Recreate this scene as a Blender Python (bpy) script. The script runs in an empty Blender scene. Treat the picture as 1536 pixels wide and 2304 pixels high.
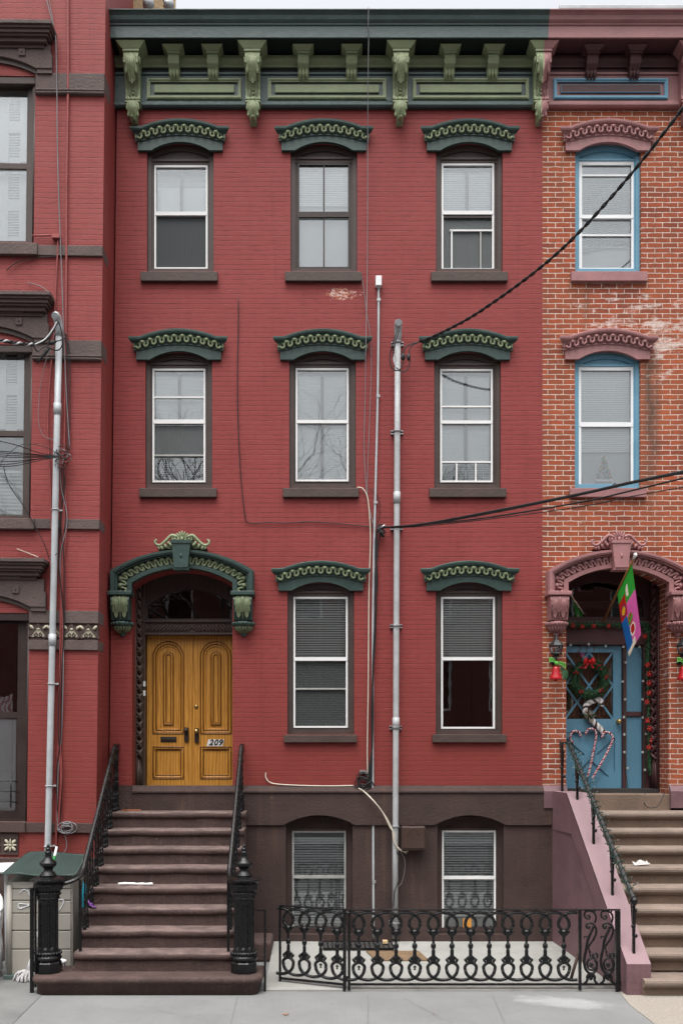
import bpy, bmesh, math, random
from mathutils import Vector, Matrix
from mathutils.geometry import tessellate_polygon
random.seed(7)
PI = math.pi
scene = bpy.context.scene
COL = scene.collection

# ------------------------------------------------------------------ camera, sky, sun, exposure
D, CH, S, VX, HY = 14.0, 2.8, 160.0, 715.0, 1690.0   # camera distance, height; photo pixels per metre on the facade; vanishing point
cam = bpy.data.cameras.new('camera'); camo = bpy.data.objects.new('camera', cam); COL.objects.link(camo)
camo.location = (0, -D, CH); camo.rotation_euler = (PI/2, 0, 0)
cam.sensor_fit = 'HORIZONTAL'; cam.sensor_width = 36
cam.lens = 36*S*D/1536
cam.shift_x = (768-VX)/1536; cam.shift_y = (HY-1152)/1536
cam.clip_end = 1000; cam.clip_start = .1
scene.camera = camo

world = bpy.data.worlds.new("World"); scene.world = world; world.use_nodes = True
wt = world.node_tree; bg = wt.nodes['Background']
sky = wt.nodes.new('ShaderNodeTexSky'); sky.sky_type = 'NISHITA'; sky.sun_disc = False
sky.sun_elevation = math.radians(70); sky.sun_rotation = math.radians(195)
sky.air_density = 1.5; sky.dust_density = 6; sky.ozone_density = 1
hs = wt.nodes.new('ShaderNodeHueSaturation'); hs.inputs['Saturation'].default_value = .16
wt.links.new(sky.outputs[0], hs.inputs['Color'])
# an overcast dome: brightest overhead, dimmer toward the horizon
tcw = wt.nodes.new('ShaderNodeTexCoord'); sxy = wt.nodes.new('ShaderNodeSeparateXYZ'); wt.links.new(tcw.outputs['Generated'], sxy.inputs[0])
mrw = wt.nodes.new('ShaderNodeMapRange'); mrw.inputs['From Min'].default_value = 0; mrw.inputs['From Max'].default_value = 1
mrw.inputs['To Min'].default_value = .66; mrw.inputs['To Max'].default_value = 1.38; wt.links.new(sxy.outputs[2], mrw.inputs['Value'])
vmw = wt.nodes.new('ShaderNodeVectorMath'); vmw.operation = 'SCALE'; wt.links.new(hs.outputs[0], vmw.inputs[0]); wt.links.new(mrw.outputs[0], vmw.inputs['Scale'])
wt.links.new(vmw.outputs[0], bg.inputs['Color'])
bg.inputs['Strength'].default_value = .15

sun = bpy.data.lights.new('sun', 'SUN'); suno = bpy.data.objects.new('sun', sun); COL.objects.link(suno)
sun.energy = .6; sun.angle = math.radians(50); sun.color = (1, .96, .9)
az, el = math.radians(195), math.radians(70)
sv = Vector((math.sin(az)*math.cos(el), math.cos(az)*math.cos(el), math.sin(el)))
suno.rotation_euler = sv.to_track_quat('Z', 'Y').to_euler(); suno.location = (0, -10, 20)

scene.view_settings.view_transform = 'Standard'; scene.view_settings.look = 'None'
scene.view_settings.gamma = 1; scene.view_settings.use_curve_mapping = False
scene.view_settings.exposure = 0.82
scene.cycles.max_bounces = 8; scene.cycles.transparent_max_bounces = 16

# ------------------------------------------------------------------ measuring: photo measures to metres on a plane at depth y
def dd(y): return (D+y)/D
def X(px, y=0): return (px-VX)/S*dd(y)
def Z(py, y=0): return CH+(HY-py)/S*dd(y)
def P(px, py, y=0): return Vector((X(px, y), y, Z(py, y)))
def G(px, py, z=0):
    d = (CH-z)*S/(py-HY); return Vector(((px-VX)/S*d, D*(d-1), z))

# ------------------------------------------------------------------ materials
MATS = {}
def nodes(name, rough=.6, spec=.4):
    m = bpy.data.materials.new(name); m.use_nodes = True; MATS[name] = m
    t = m.node_tree; b = t.nodes['Principled BSDF']
    b.inputs['Roughness'].default_value = rough
    b.inputs['Specular IOR Level'].default_value = spec
    return m, t, b
def N(t, kind, **kw):
    n = t.nodes.new('ShaderNode'+kind)
    for k, v in kw.items():
        if k in n.inputs: n.inputs[k].default_value = v
        else: setattr(n, k, v)
    return n
def ramp(t, a, b, c0=(0, 0, 0, 1), c1=(1, 1, 1, 1)):
    r = t.nodes.new('ShaderNodeValToRGB'); e = r.color_ramp.elements
    e[0].position, e[1].position = a, b; e[0].color, e[1].color = c0, c1
    return r
def c4(c): return (c[0], c[1], c[2], 1)
def mix(t, fac, a, b, mode='MIX'):
    n = t.nodes.new('ShaderNodeMix'); n.data_type = 'RGBA'; n.blend_type = mode
    for sock, v in ((n.inputs[0], fac), (n.inputs[6], a), (n.inputs[7], b)):
        if isinstance(v, bpy.types.NodeSocket): t.links.new(v, sock)
        elif isinstance(v, (int, float)): sock.default_value = v
        else: sock.default_value = c4(v)
    return n.outputs[2]
def math_(t, op, a, b=None, clamp=False):
    n = t.nodes.new('ShaderNodeMath'); n.operation = op; n.use_clamp = clamp
    for i, v in enumerate((a, b)):
        if v is None: continue
        if isinstance(v, bpy.types.NodeSocket): t.links.new(v, n.inputs[i])
        else: n.inputs[i].default_value = v
    return n.outputs[0]
def noise(t, vec, scale, detail=4, rough=.6, dist=0):
    n = N(t, 'TexNoise'); n.inputs['Scale'].default_value = scale
    n.inputs['Detail'].default_value = detail; n.inputs['Roughness'].default_value = rough
    n.inputs['Distortion'].default_value = dist
    t.links.new(vec, n.inputs['Vector']); return n.outputs[0]
def coords(t, scale=None):
    o = N(t, 'TexCoord').outputs['Object']
    if scale:
        mp = N(t, 'Mapping'); mp.inputs['Scale'].default_value = scale
        t.links.new(o, mp.inputs['Vector']); o = mp.outputs[0]
    return o
def bump(t, b, h, strength, dist=.01):
    n = N(t, 'Bump'); n.inputs['Strength'].default_value = strength; n.inputs['Distance'].default_value = dist
    t.links.new(h, n.inputs['Height']); t.links.new(n.outputs[0], b.inputs['Normal'])

def paint(name, c, rough=.5, var=.12, scale=3, bmp=.15, bscale=25, chip=None, chipamt=.66, grain=.06, spec=.4, metal=0, drip=None, dripscale=(9, 9, .7)):
    """a painted or plain surface: slow tonal drift, fine grain, uneven surface, optional chips"""
    m, t, b = nodes(name, rough, spec)
    o = coords(t)
    lo = tuple(max(0, x*(1-var)) for x in c); hi = tuple(min(1, x*(1+var)) for x in c)
    n1 = noise(t, o, scale, 5)
    col = mix(t, ramp_out(t, n1, .32, .68), lo, hi)
    g = noise(t, o, 90, 3, .7)
    col = mix(t, math_(t, 'MULTIPLY', ramp_out(t, g, .35, .7), grain*3), col, tuple(x*.55 for x in c))
    if drip:
        dn = noise(t, coords(t, dripscale), 1.0, 6, .7)
        col = mix(t, math_(t, 'MULTIPLY', ramp_out(t, dn, .54, .72), .6), col, drip)
        pn = noise(t, coords(t, (1, 1, 1.6)), 2.3, 8, .7)
        col = mix(t, math_(t, 'MULTIPLY', ramp_out(t, pn, .50, .66), .5), col, tuple(x*.62 for x in c))
    if chip:
        k = noise(t, o, 9, 8, .68)
        col = mix(t, ramp_out(t, k, chipamt, chipamt+.02), col, chip)
    t.links.new(col, b.inputs['Base Color'])
    b.inputs['Metallic'].default_value = metal
    rg = N(t, 'MapRange'); rg.inputs['To Min'].default_value = max(.05, rough-.12); rg.inputs['To Max'].default_value = min(1, rough+.12)
    t.links.new(n1, rg.inputs['Value']); t.links.new(rg.outputs[0], b.inputs['Roughness'])
    bump(t, b, noise(t, o, bscale, 5, .65), bmp, .02)
    return m
def ramp_out(t, v, a, b):
    r = ramp(t, a, b); t.links.new(v, r.inputs[0]); return r.outputs[0]

def brick(name, c1, c2, mortar, painted, rough=.62, flake=None):
    m, t, b = nodes(name, rough, .3)
    o = coords(t)
    sp = N(t, 'SeparateXYZ'); t.links.new(o, sp.inputs[0])
    wob = noise(t, o, 5, 3)
    wob2 = noise(t, o, 23, 2)
    u = math_(t, 'ADD', sp.outputs[0], sp.outputs[1])
    u = math_(t, 'ADD', u, math_(t, 'MULTIPLY', wob2, .012))
    v = math_(t, 'ADD', sp.outputs[2], math_(t, 'MULTIPLY', wob, .022))
    v = math_(t, 'ADD', v, math_(t, 'MULTIPLY', wob2, .010))
    cb = N(t, 'CombineXYZ'); t.links.new(u, cb.inputs[0]); t.links.new(v, cb.inputs[1])
    bt = N(t, 'TexBrick'); t.links.new(cb.outputs[0], bt.inputs['Vector'])
    bt.inputs['Scale'].default_value = 1; bt.inputs['Brick Width'].default_value = .215
    bt.inputs['Row Height'].default_value = .0685 if painted else .0712
    bt.inputs['Mortar Size'].default_value = .0035 if painted else 0.0068
    bt.inputs['Mortar Smooth'].default_value = .35
    bt.inputs['Bias'].default_value = 0
    bt.inputs['Color1'].default_value = c4(c1); bt.inputs['Color2'].default_value = c4(c2)
    bt.inputs['Mortar'].default_value = c4(mortar)
    fac = bt.outputs['Fac']
    big = noise(t, o, .55, 4, .55)
    if painted:
        base = mix(t, ramp_out(t, big, .3, .7), c1, c2)
        mot = noise(t, coords(t, (1, 1, 1.9)), 6, 7, .72)
        base = mix(t, math_(t, 'MULTIPLY', ramp_out(t, mot, .38, .72), .30), base, tuple(x*.62 for x in c1))
        gr = noise(t, o, 55, 4, .8)
        base = mix(t, math_(t, 'MULTIPLY', ramp_out(t, gr, .52, .80), .35), base, tuple(min(1, x*1.5) for x in c2))
        rs = noise(t, coords(t, (7, 7, .45)), 1.0, 5, .65)
        base = mix(t, math_(t, 'MULTIPLY', ramp_out(t, rs, .52, .74), .30), base, tuple(x*.55 for x in c1))
        pk = noise(t, coords(t, (1, 1, 1.4)), 1.1, 6, .62)
        base = mix(t, math_(t, 'MULTIPLY', ramp_out(t, pk, .50, .72), .35), base, (c2[0]*1.12, c2[1]*1.35, c2[2]*1.3))
        per = mix(t, .07, base, bt.outputs['Color'])
        rt = N(t, 'TexBrick'); t.links.new(cb.outputs[0], rt.inputs['Vector'])
        rt.inputs['Scale'].default_value = 1; rt.inputs['Brick Width'].default_value = 90; rt.inputs['Row Height'].default_value = .0685
        rt.inputs['Mortar Size'].default_value = .0042; rt.inputs['Mortar Smooth'].default_value = .3
        # joints open as dark hairlines only here and there
        open_ = ramp_out(t, noise(t, coords(t, (1.4, 1.4, 11)), 2.6, 6, .78), .45, .62)
        open2 = ramp_out(t, noise(t, o, 3.3, 5, .7), .50, .66)
        crack = math_(t, 'ADD', math_(t, 'MULTIPLY', rt.outputs['Fac'], math_(t, 'ADD', math_(t, 'MULTIPLY', open_, 1.0), .05)), math_(t, 'MULTIPLY', math_(t, 'MULTIPLY', fac, open2), .22), True)
        up = N(t, 'VectorMath'); up.operation = 'ADD'; up.inputs[1].default_value = (0, .0105, 0); t.links.new(cb.outputs[0], up.inputs[0])
        r2 = N(t, 'TexBrick'); t.links.new(up.outputs[0], r2.inputs['Vector'])
        r2.inputs['Scale'].default_value = 1; r2.inputs['Brick Width'].default_value = 90; r2.inputs['Row Height'].default_value = .0685
        r2.inputs['Mortar Size'].default_value = .0035; r2.inputs['Mortar Smooth'].default_value = .4
        edge_light = ramp_out(t, noise(t, coords(t, (1, 1, 6)), 2.1, 5, .7), .42, .62)
        per = mix(t, math_(t, 'MULTIPLY', math_(t, 'MULTIPLY', r2.outputs['Fac'], edge_light), .5), per, (c2[0]*1.5, c2[1]*2.6, c2[2]*2.5))  # light caught on brick edges beside the joints, painted as pale lines
        col = mix(t, crack, per, mortar)
        # browner low on the wall in uneven patches, partly shade put into the colour
        low = N(t, 'MapRange'); low.inputs['From Min'].default_value = 7.0; low.inputs['From Max'].default_value = 2.2
        t.links.new(math_(t, 'ADD', sp.outputs[2], math_(t, 'MULTIPLY', noise(t, o, 1.3, 4), 3.0)), low.inputs['Value'])
        col = mix(t, math_(t, 'MULTIPLY', low.outputs[0], .7), col, mix(t, crack, (.172, .029, .020), (.235, .050, .038)))
        # chips down to old coats
        k = noise(t, coords(t, (1, 1, 2.2)), 5.5, 8, .66)
        col = mix(t, ramp_out(t, k, .735, .745), col, (.16, .03, .025))
        k2 = noise(t, coords(t, (1, 1, 2)), 7.3, 7, .62)
        col = mix(t, ramp_out(t, k2, .765, .775), col, (.55, .36, .32))
        if flake:
            ex = math_(t, 'MULTIPLY', math_(t, 'SUBTRACT', sp.outputs[0], flake[0]), 1/.27); ez = math_(t, 'MULTIPLY', math_(t, 'SUBTRACT', sp.outputs[2], flake[1]), 1/.10)
            rr = math_(t, 'ADD', math_(t, 'ADD', math_(t, 'MULTIPLY', ex, ex), math_(t, 'MULTIPLY', ez, ez)), math_(t, 'MULTIPLY', math_(t, 'SUBTRACT', noise(t, coords(t, (1, 1, 2.2)), 12, 6, .7), .5), 5.5))
            col = mix(t, ramp_out(t, rr, .42, .50), mix(t, ramp_out(t, noise(t, coords(t, (1, 1, 2)), 17, 4, .7), .48, .52), (.62, .43, .38), (.38, .10, .04)), col)
    else:
        tone = noise(t, o, 14, 5, .7)
        col = mix(t, math_(t, 'MULTIPLY', ramp_out(t, tone, .35, .72), .6), bt.outputs['Color'], (.15, .05, .028))
        col = mix(t, math_(t, 'MULTIPLY', ramp_out(t, big, .4, .7), .3), col, (.52, .17, .06))
        # soot in soft upright streaks
        st = noise(t, coords(t, (2.4, 2.4, .22)), 1.6, 5, .6)
        col = mix(t, math_(t, 'MULTIPLY', ramp_out(t, st, .56, .74), .55), col, (.10, .055, .035))
        sx = math_(t, 'SUBTRACT', 1.0, math_(t, 'MULTIPLY', math_(t, 'ABSOLUTE', math_(t, 'ADD', math_(t, 'SUBTRACT', sp.outputs[0], -2.33), math_(t, 'MULTIPLY', math_(t, 'SUBTRACT', noise(t, o, 2.2, 4), .5), .3))), 6.5), True)
        sz = N(t, 'MapRange'); sz.inputs['From Min'].default_value = 5.9; sz.inputs['From Max'].default_value = 7.4; t.links.new(sp.outputs[2], sz.inputs['Value'])
        sz2 = N(t, 'MapRange'); sz2.inputs['From Min'].default_value = 8.5; sz2.inputs['From Max'].default_value = 8.2; t.links.new(sp.outputs[2], sz2.inputs['Value'])
        col = mix(t, math_(t, 'MULTIPLY', math_(t, 'MULTIPLY', sx, math_(t, 'MULTIPLY', sz.outputs[0], sz2.outputs[0])), .85), col, (.075, .055, .042))
        # remains of white paint, smeared along the courses; more of it between the upper storeys on the right
        w = noise(t, coords(t, (1, 1, 2.6)), 2.6, 9, .72)
        zz = math_(t, 'SUBTRACT', 1.0, math_(t, 'MULTIPLY', math_(t, 'ABSOLUTE', math_(t, 'SUBTRACT', sp.outputs[2], 8.75)), 1.1), True)
        xx = N(t, 'MapRange'); xx.inputs['From Min'].default_value = -3.7; xx.inputs['From Max'].default_value = -2.5
        t.links.new(sp.outputs[0], xx.inputs['Value'])
        near = math_(t, 'MULTIPLY', zz, xx.outputs[0])
        w = math_(t, 'ADD', w, math_(t, 'MULTIPLY', near, .165))
        col = mix(t, math_(t, 'MULTIPLY', ramp_out(t, w, .62, .71), math_(t, 'ADD', .45, math_(t, 'MULTIPLY', ramp_out(t, noise(t, o, 30, 4, .8), .35, .6), .5))), col, (.66, .55, .50))
        w2 = noise(t, coords(t, (1, 1, 1.6)), 11, 6, .7)
        col = mix(t, ramp_out(t, w2, .68, .72), col, (.60, .50, .44))
    t.links.new(col, b.inputs['Base Color'])
    h = math_(t, 'SUBTRACT', math_(t, 'MULTIPLY', noise(t, o, 38 if painted else 60, 5, .75), .8 if painted else .5), math_(t, 'MULTIPLY', rt.outputs['Fac'], math_(t, 'ADD', math_(t, 'MULTIPLY', noise(t, o, 4, 4), 1.6), -.3)) if painted else fac)
    bump(t, b, h, .9 if painted else .8, .008)
    return m

# red painted brick, bare orange brick
brick('red_brick', (.230, .0345, .0315), (.264, .044, .0415), (.060, .012, .012), True, flake=(X(768), Z(661)))
brick('side_red_brick', (.250, .045, .041), (.288, .057, .054), (.10, .019, .018), True)
brick('orange_brick', (.37, .078, .034), (.20, .045, .026), (.72, .61, .54), False, .85)
paint('dark_green', (0.03162, 0.05933, 0.05189), .42, .18, 2, .25, 18, (.10, .13, .12), .70)
paint('cornice_sheen_green', (.048, .082, .079), .38, .2, 2.5, .3, 16, (.15, .17, .165), .71, spec=.5)  # lighter than dark_green: sky sheen on the fascia put into the colour
paint('soffit_shade_green', (0.0044, 0.00968, 0.00924), .6, .3, 3, .4, 9, (.07, .035, .025), .66)  # near-black green: shade under the cornice put into the paint colour
paint('olive_green', (.238, .280, .160), .5, .14, 4, .3, 22, (.36, .39, .24), .69)
paint('casing_brown', (0.0651, 0.04464, 0.03844), .5, .15, 4, .2, 24)
paint('sill_brown', (0.06608, 0.04368, 0.03696), .6, .16, 5, .3, 20, (.36, .27, .21), .745)
paint('dark_sash', (0.0385, 0.0252, 0.0224), .4, .12, 4, .15)
paint('brownstone', (0.0735, 0.045, 0.03975), .78, .16, 1.6, .5, 30, (.20, .14, .12), .735)
paint('stoop_stone', (0.07392, 0.04488, 0.0396), .8, .28, 3.2, .7, 26, (.22, .17, .15), .68, drip=(.125, .088, .078), dripscale=(34, 34, 1.4))
paint('basement_stone', (0.05328, 0.03182, 0.02812), .8, .22, 1.1, .6, 40, (.13, .08, .068), .70, drip=(.105, .058, .040))
paint('trim_stone', (0.1116, 0.08064, 0.07488), .8, .2, 2.5, .7, 30, (.25, .2, .18), .70)
paint('hood_olive', (.165, .200, .112), .55, .16, 5, .3, 22, (.26, .29, .18), .69)
paint('mauve', (0.3172, 0.1484, 0.1484), .5, .15, 3, .25, 22, (.34, .22, .22), .70)
paint('mauve_dark', (0.077, 0.0301, 0.0315), .5, .15, 3, .25, 22)
paint('mauve_wall', (0.168, 0.091, 0.1026), .62, .14, 1.5, .3, 40, (.42, .29, .28), .72, drip=(.20, .12, .125))
paint('tan_tread', (0.2208, 0.1702, 0.138), .85, .2, 2.2, .5, 34)
paint('tread_stone', (0.1403, 0.09775, 0.08925), .85, .42, 5, .8, 26, (.28, .22, .20), .69)
paint('mauve_wall_lit', (.27, .175, .19), .62, .08, 1.5, .2, 40)  # lighter mauve for upward faces: light from above put into the colour
paint('tan_stone', (0.1848, 0.1287, 0.0957), .85, .22, 2.2, .6, 34, (.17, .10, .07), .66)
paint('white_paint', (.78, .78, .77), .4, .05, 3, .1)
paint('white_vinyl', (.80, .81, .82), .35, .04, 3, .05)
paint('old_aluminium', (.36, .36, .34), .45, .15, 6, .15)
paint('blind_white', (.86, .88, .87), .6, .03, 2, .03)
paint('blind_grey', (.40, .42, .42), .6, .05, 2, .03)
paint('shade_grey', (.55, .57, .57), .8, .05, 2, .05)
paint('mullion_grey', (.055, .052, .055), .5, .1, 3, .1)
paint('blue_paint', (0.1375, 0.3135, 0.429), .45, .10, 3, .15, 30)
paint('door_blue', (0.1103, 0.2572, 0.3622), .42, .10, 2, .2, 30)
paint('iron', (.0062, .0064, .0070), .27, .25, 8, .25, 60, (.12, .11, .10), .785, spec=.42)
paint('rusty_iron', (.05, .027, .02), .7, .3, 9, .4, 50)
paint('conduit_grey', (0.41, 0.4182, 0.4264), .42, .18, 3, .12, 20, (.30, .27, .24), .72)
paint('conduit_white', (0.432, 0.4536, 0.468), .4, .16, 3, .12, 20, (.33, .30, .27), .72)
paint('galvanised', (.42, .43, .44), .38, .15, 14, .1, metal=.55)
paint('cable_black', (.013, .013, .014), .5, .2)
paint('cable_cream', (.62, .56, .46), .5, .12)
paint('cable_red', (.27, .06, .055), .55, .2, 5, .2, 25, (.6, .5, .48), .74)
paint('cable_grey', (.20, .19, .20), .5, .15)
paint('box_brown', (0.0595, 0.035, 0.028), .42, .06, 3, .1)
paint('interior_dark', (.035, .033, .032), .9, .2)
paint('interior_lit', (.16, .17, .18), .9, .15)
paint('roof_tar', (.10, .10, .10), .9, .2)
paint('reed', (.42, .30, .17), .8, .3, 30, .4)
paint('shed_body', (.36, .335, .295), .5, .05, 1.5, .06)
paint('shed_lid', (0.075, 0.1125, 0.104), .45, .14, 4, .15, 20, (.30, .36, .34), .735)
paint('plastic_white', (.78, .79, .80), .38, .05, 3, .05)
paint('plastic_green', (.01, .22, .045), .4, .1)
paint('mop_yarn', (.52, .50, .50), .95, .3, 40, .6, 80)
paint('brass', (.50, .37, .15), .3, .12, 8, .1, metal=.85)
paint('dark_bronze', (.045, .032, .026), .4, .2, 8, .15, metal=.3)
paint('doormat', (.23, .15, .085), .95, .25, 25, .9, 140)
paint('pale_wood', (.55, .40, .22), .7, .12, 10)
paint('orange_stick', (.45, .14, .05), .6, .1)
paint('paper_white', (.80, .79, .78), .7, .05)
paint('orange_card', (.62, .28, .05), .7, .06)
paint('teal_plastic', (.01, .20, .28), .35, .15)
paint('purple_plastic', (.17, .05, .26), .35, .15)
paint('leaf_litter', (.30, .13, .05), .8, .2)
paint('holly_red', (0.375, 0.009, 0.0135), .3, .12)
paint('ribbon_red', (.55, .012, .012), .45, .12)
paint('ribbon_green', (.10, .36, .045), .4, .12)
paint('needle_green', (0.034, 0.102, 0.0442), .6, .45, 30)
paint('needle_light', (0.09, 0.1875, 0.09), .6, .3, 30)
paint('light_wire', (.010, .045, .030), .5, .2)
paint('clear_bulb', (.40, .42, .41), .25, .05)
paint('lantern_black', (.02, .022, .024), .4, .15)
paint('staff_wood', (.26, .11, .035), .5, .15)
paint('flag_green', (0.06075, 0.513, 0.07425), .75, .06)
paint('flag_red', (0.621, 0.03375, 0.027), .75, .06)
paint('flag_pink', (0.81, 0.216, 0.567), .75, .06)
paint('flag_blue', (0.027, 0.2295, 0.567), .75, .06)
paint('flag_white', (0.891, 0.8505, 0.7425), .75, .06)
paint('flag_yellow', (0.9, 0.567, 0.027), .75, .06)
paint('flag_purple', (.20, .05, .26), .75, .06)
paint('flag_black', (.02, .02, .02), .75, .06)
paint('candy_white', (.72, .70, .70), .3, .05)
paint('candy_red', (.33, .018, .04), .3, .08)
paint('plaid_grey', (.42, .40, .36), .8, .1)
paint('curtain_tan', (.19, .11, .05), .9, .4, 18, .3)
paint('curtain_pink', (.42, .22, .25), .9, .5, 14, .3)
paint('tile_cream', (.46, .42, .32), .6, .12, 8)
paint('opposite_brick', (.13, .04, .03), .8, .2)
paint('opposite_stone', (.25, .22, .2), .8, .2)
paint('bark', (.05, .04, .034), .9, .3, 12, .6)
paint('asphalt', (.05, .05, .052), .9, .2, 3, .5, 90)
paint('kerb_stone', (.30, .29, .27), .85, .15, 4, .4)
paint('old_slab', (.165, .168, .163), .85, .18, 1.6, .4, 60)
paint('joint_dark', (.16, .16, .155), .9, .1)
paint('ornament_green', (.03, .34, .12), .3, .1)
paint('ornament_gold', (.60, .36, .05), .3, .1)
paint('ornament_pink', (.55, .12, .16), .3, .1)
paint('scrawl_white', (.66, .67, .68), .7, .1)
paint('ochre_line', (.16, .07, .012), .4, .15)

def glass(name, refl, tint, rough=.0):
    m = bpy.data.materials.new(name); m.use_nodes = True; MATS[name] = m
    t = m.node_tree; t.nodes.remove(t.nodes['Principled BSDF'])
    tr = N(t, 'BsdfTransparent'); tr.inputs[0].default_value = c4(tint)
    gl = N(t, 'BsdfGlossy'); gl.inputs['Roughness'].default_value = rough; gl.inputs['Color'].default_value = (.95, .98, 1, 1)
    lw = N(t, 'Fresnel'); lw.inputs['IOR'].default_value = 1.5
    o = coords(t); bp = N(t, 'Bump'); bp.inputs['Strength'].default_value = .05; bp.inputs['Distance'].default_value = .01
    t.links.new(noise(t, o, 2.2, 2), bp.inputs['Height']); t.links.new(bp.outputs[0], gl.inputs['Normal'])
    ms = N(t, 'MixShader'); t.links.new(math_(t, 'ADD', lw.outputs[0], refl, True), ms.inputs[0])
    t.links.new(tr.outputs[0], ms.inputs[1]); t.links.new(gl.outputs[0], ms.inputs[2])
    t.links.new(ms.outputs[0], t.nodes['Material Output'].inputs['Surface'])
    return m
glass('window_glass', .082, (.98, .99, .99))
glass('dark_glass', .03, (.45, .47, .47))
glass('transom_glass', .045, (.80, .80, .78))
def screen(name, c, opacity):
    m = bpy.data.materials.new(name); m.use_nodes = True; MATS[name] = m
    t = m.node_tree; b = t.nodes['Principled BSDF']
    o = coords(t); w = N(t, 'TexWave'); w.inputs['Scale'].default_value = 9; w.inputs['Distortion'].default_value = 14
    w.inputs['Detail'].default_value = 1.5; w.inputs['Detail Scale'].default_value = .35
    t.links.new(o, w.inputs['Vector'])
    t.links.new(mix(t, math_(t, 'MULTIPLY', w.outputs['Fac'], .4), c, tuple(x*1.9 for x in c)), b.inputs['Base Color'])
    b.inputs['Roughness'].default_value = .7; b.inputs['Alpha'].default_value = opacity
screen('insect_screen', (.030, .036, .038), .86)
screen('fine_screen', (.045, .05, .05), .45)
screen('light_screen', (.10, .11, .11), .5)

def wood(name, lo, hi, rough=.38):
    m, t, b = nodes(name, rough, .45)
    o = coords(t, (1, 1, .07))
    n = noise(t, o, 42, 5, .7, .6)
    o2 = coords(t, (1, 1, .16)); w = N(t, 'TexWave'); w.inputs['Scale'].default_value = 7; w.inputs['Distortion'].default_value = 7
    w.inputs['Detail'].default_value = 2; t.links.new(o2, w.inputs['Vector'])
    col = mix(t, ramp_out(t, n, .3, .72), lo, hi)
    col = mix(t, math_(t, 'MULTIPLY', ramp_out(t, w.outputs['Fac'], .40, .95), .45), col, tuple(x*.50 for x in lo))
    t.links.new(col, b.inputs['Base Color']); bump(t, b, n, .12, .004)
wood('oak_door', (.43, .180, .026), (.70, .34, .065))
wood('oak_dark', (.19, .075, .013), (.27, .11, .02))
wood('jamb_wood', (.066, .042, .034), (.10, .066, .054), .5)

def concrete(name, c, broom=True):
    m, t, b = nodes(name, .85, .25)
    o = coords(t)
    n1 = noise(t, o, 1.1, 6, .6); n2 = noise(t, o, 70, 4, .75)
    col = mix(t, ramp_out(t, n1, .3, .7), tuple(x*.86 for x in c), tuple(min(1, x*1.1) for x in c))
    col = mix(t, math_(t, 'MULTIPLY', ramp_out(t, n2, .5, .75), .3), col, tuple(x*.6 for x in c))
    st = noise(t, o, 2.7, 7, .7)
    col = mix(t, math_(t, 'MULTIPLY', ramp_out(t, st, .52, .70), .45), col, (.17, .165, .155))
    h = n2
    if broom:
        br = noise(t, coords(t, (75, 1.2, 1)), 1, 3, .6)
        col = mix(t, math_(t, 'MULTIPLY', br, .34), col, tuple(x*.62 for x in c))
        h = math_(t, 'ADD', n2, br)
        vg = N(t, 'TexVoronoi'); vg.inputs['Scale'].default_value = 3.2; t.links.new(o, vg.inputs['Vector'])
        col = mix(t, math_(t, 'MULTIPLY', math_(t, 'SUBTRACT', 1.0, ramp_out(t, vg.outputs['Distance'], .045, .06)), .6), col, (.12, .115, .11))
        # spilled de-icing salt, a patch with its own ragged outline
        sp = N(t, 'SeparateXYZ'); t.links.new(o, sp.inputs[0])
        ex = math_(t, 'MULTIPLY', math_(t, 'ADD', math_(t, 'SUBTRACT', sp.outputs[0], SALT[0]), math_(t, 'MULTIPLY', math_(t, 'SUBTRACT', sp.outputs[1], SALT[1]), .9)), 1/.45)
        ey = math_(t, 'MULTIPLY', math_(t, 'SUBTRACT', sp.outputs[1], SALT[1]), 1/.30)
        r2 = math_(t, 'ADD', math_(t, 'MULTIPLY', ex, ex), math_(t, 'MULTIPLY', ey, ey))
        r2 = math_(t, 'ADD', r2, math_(t, 'MULTIPLY', math_(t, 'SUBTRACT', noise(t, o, 5, 8, .75), .5), 3.4))
        col = mix(t, math_(t, 'MULTIPLY', ramp_out(t, math_(t, 'SUBTRACT', 1.2, r2), .0, 1.5), .26), col, (.60, .61, .60))
    t.links.new(col, b.inputs['Base Color']); bump(t, b, h, .35, .006)
SALT = G(1265, 2256)
concrete('walk_concrete', (0.2108, 0.2139, 0.2139))
concrete('area_concrete', (.300, .298, .280), False)
def aggregate():
    m, t, b = nodes('aggregate', .9, .2)
    o = coords(t); v = N(t, 'TexVoronoi'); v.inputs['Scale'].default_value = 55; t.links.new(o, v.inputs['Vector'])
    r = ramp_out(t, v.outputs['Distance'], .1, .55)
    col = mix(t, r, (.46, .42, .36), (.30, .27, .23)); col = mix(t, math_(t, 'MULTIPLY', noise(t, o, 120, 3), .4), col, (.15, .14, .13))
    t.links.new(col, b.inputs['Base Color']); bump(t, b, r, .5, .01)
aggregate()

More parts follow.
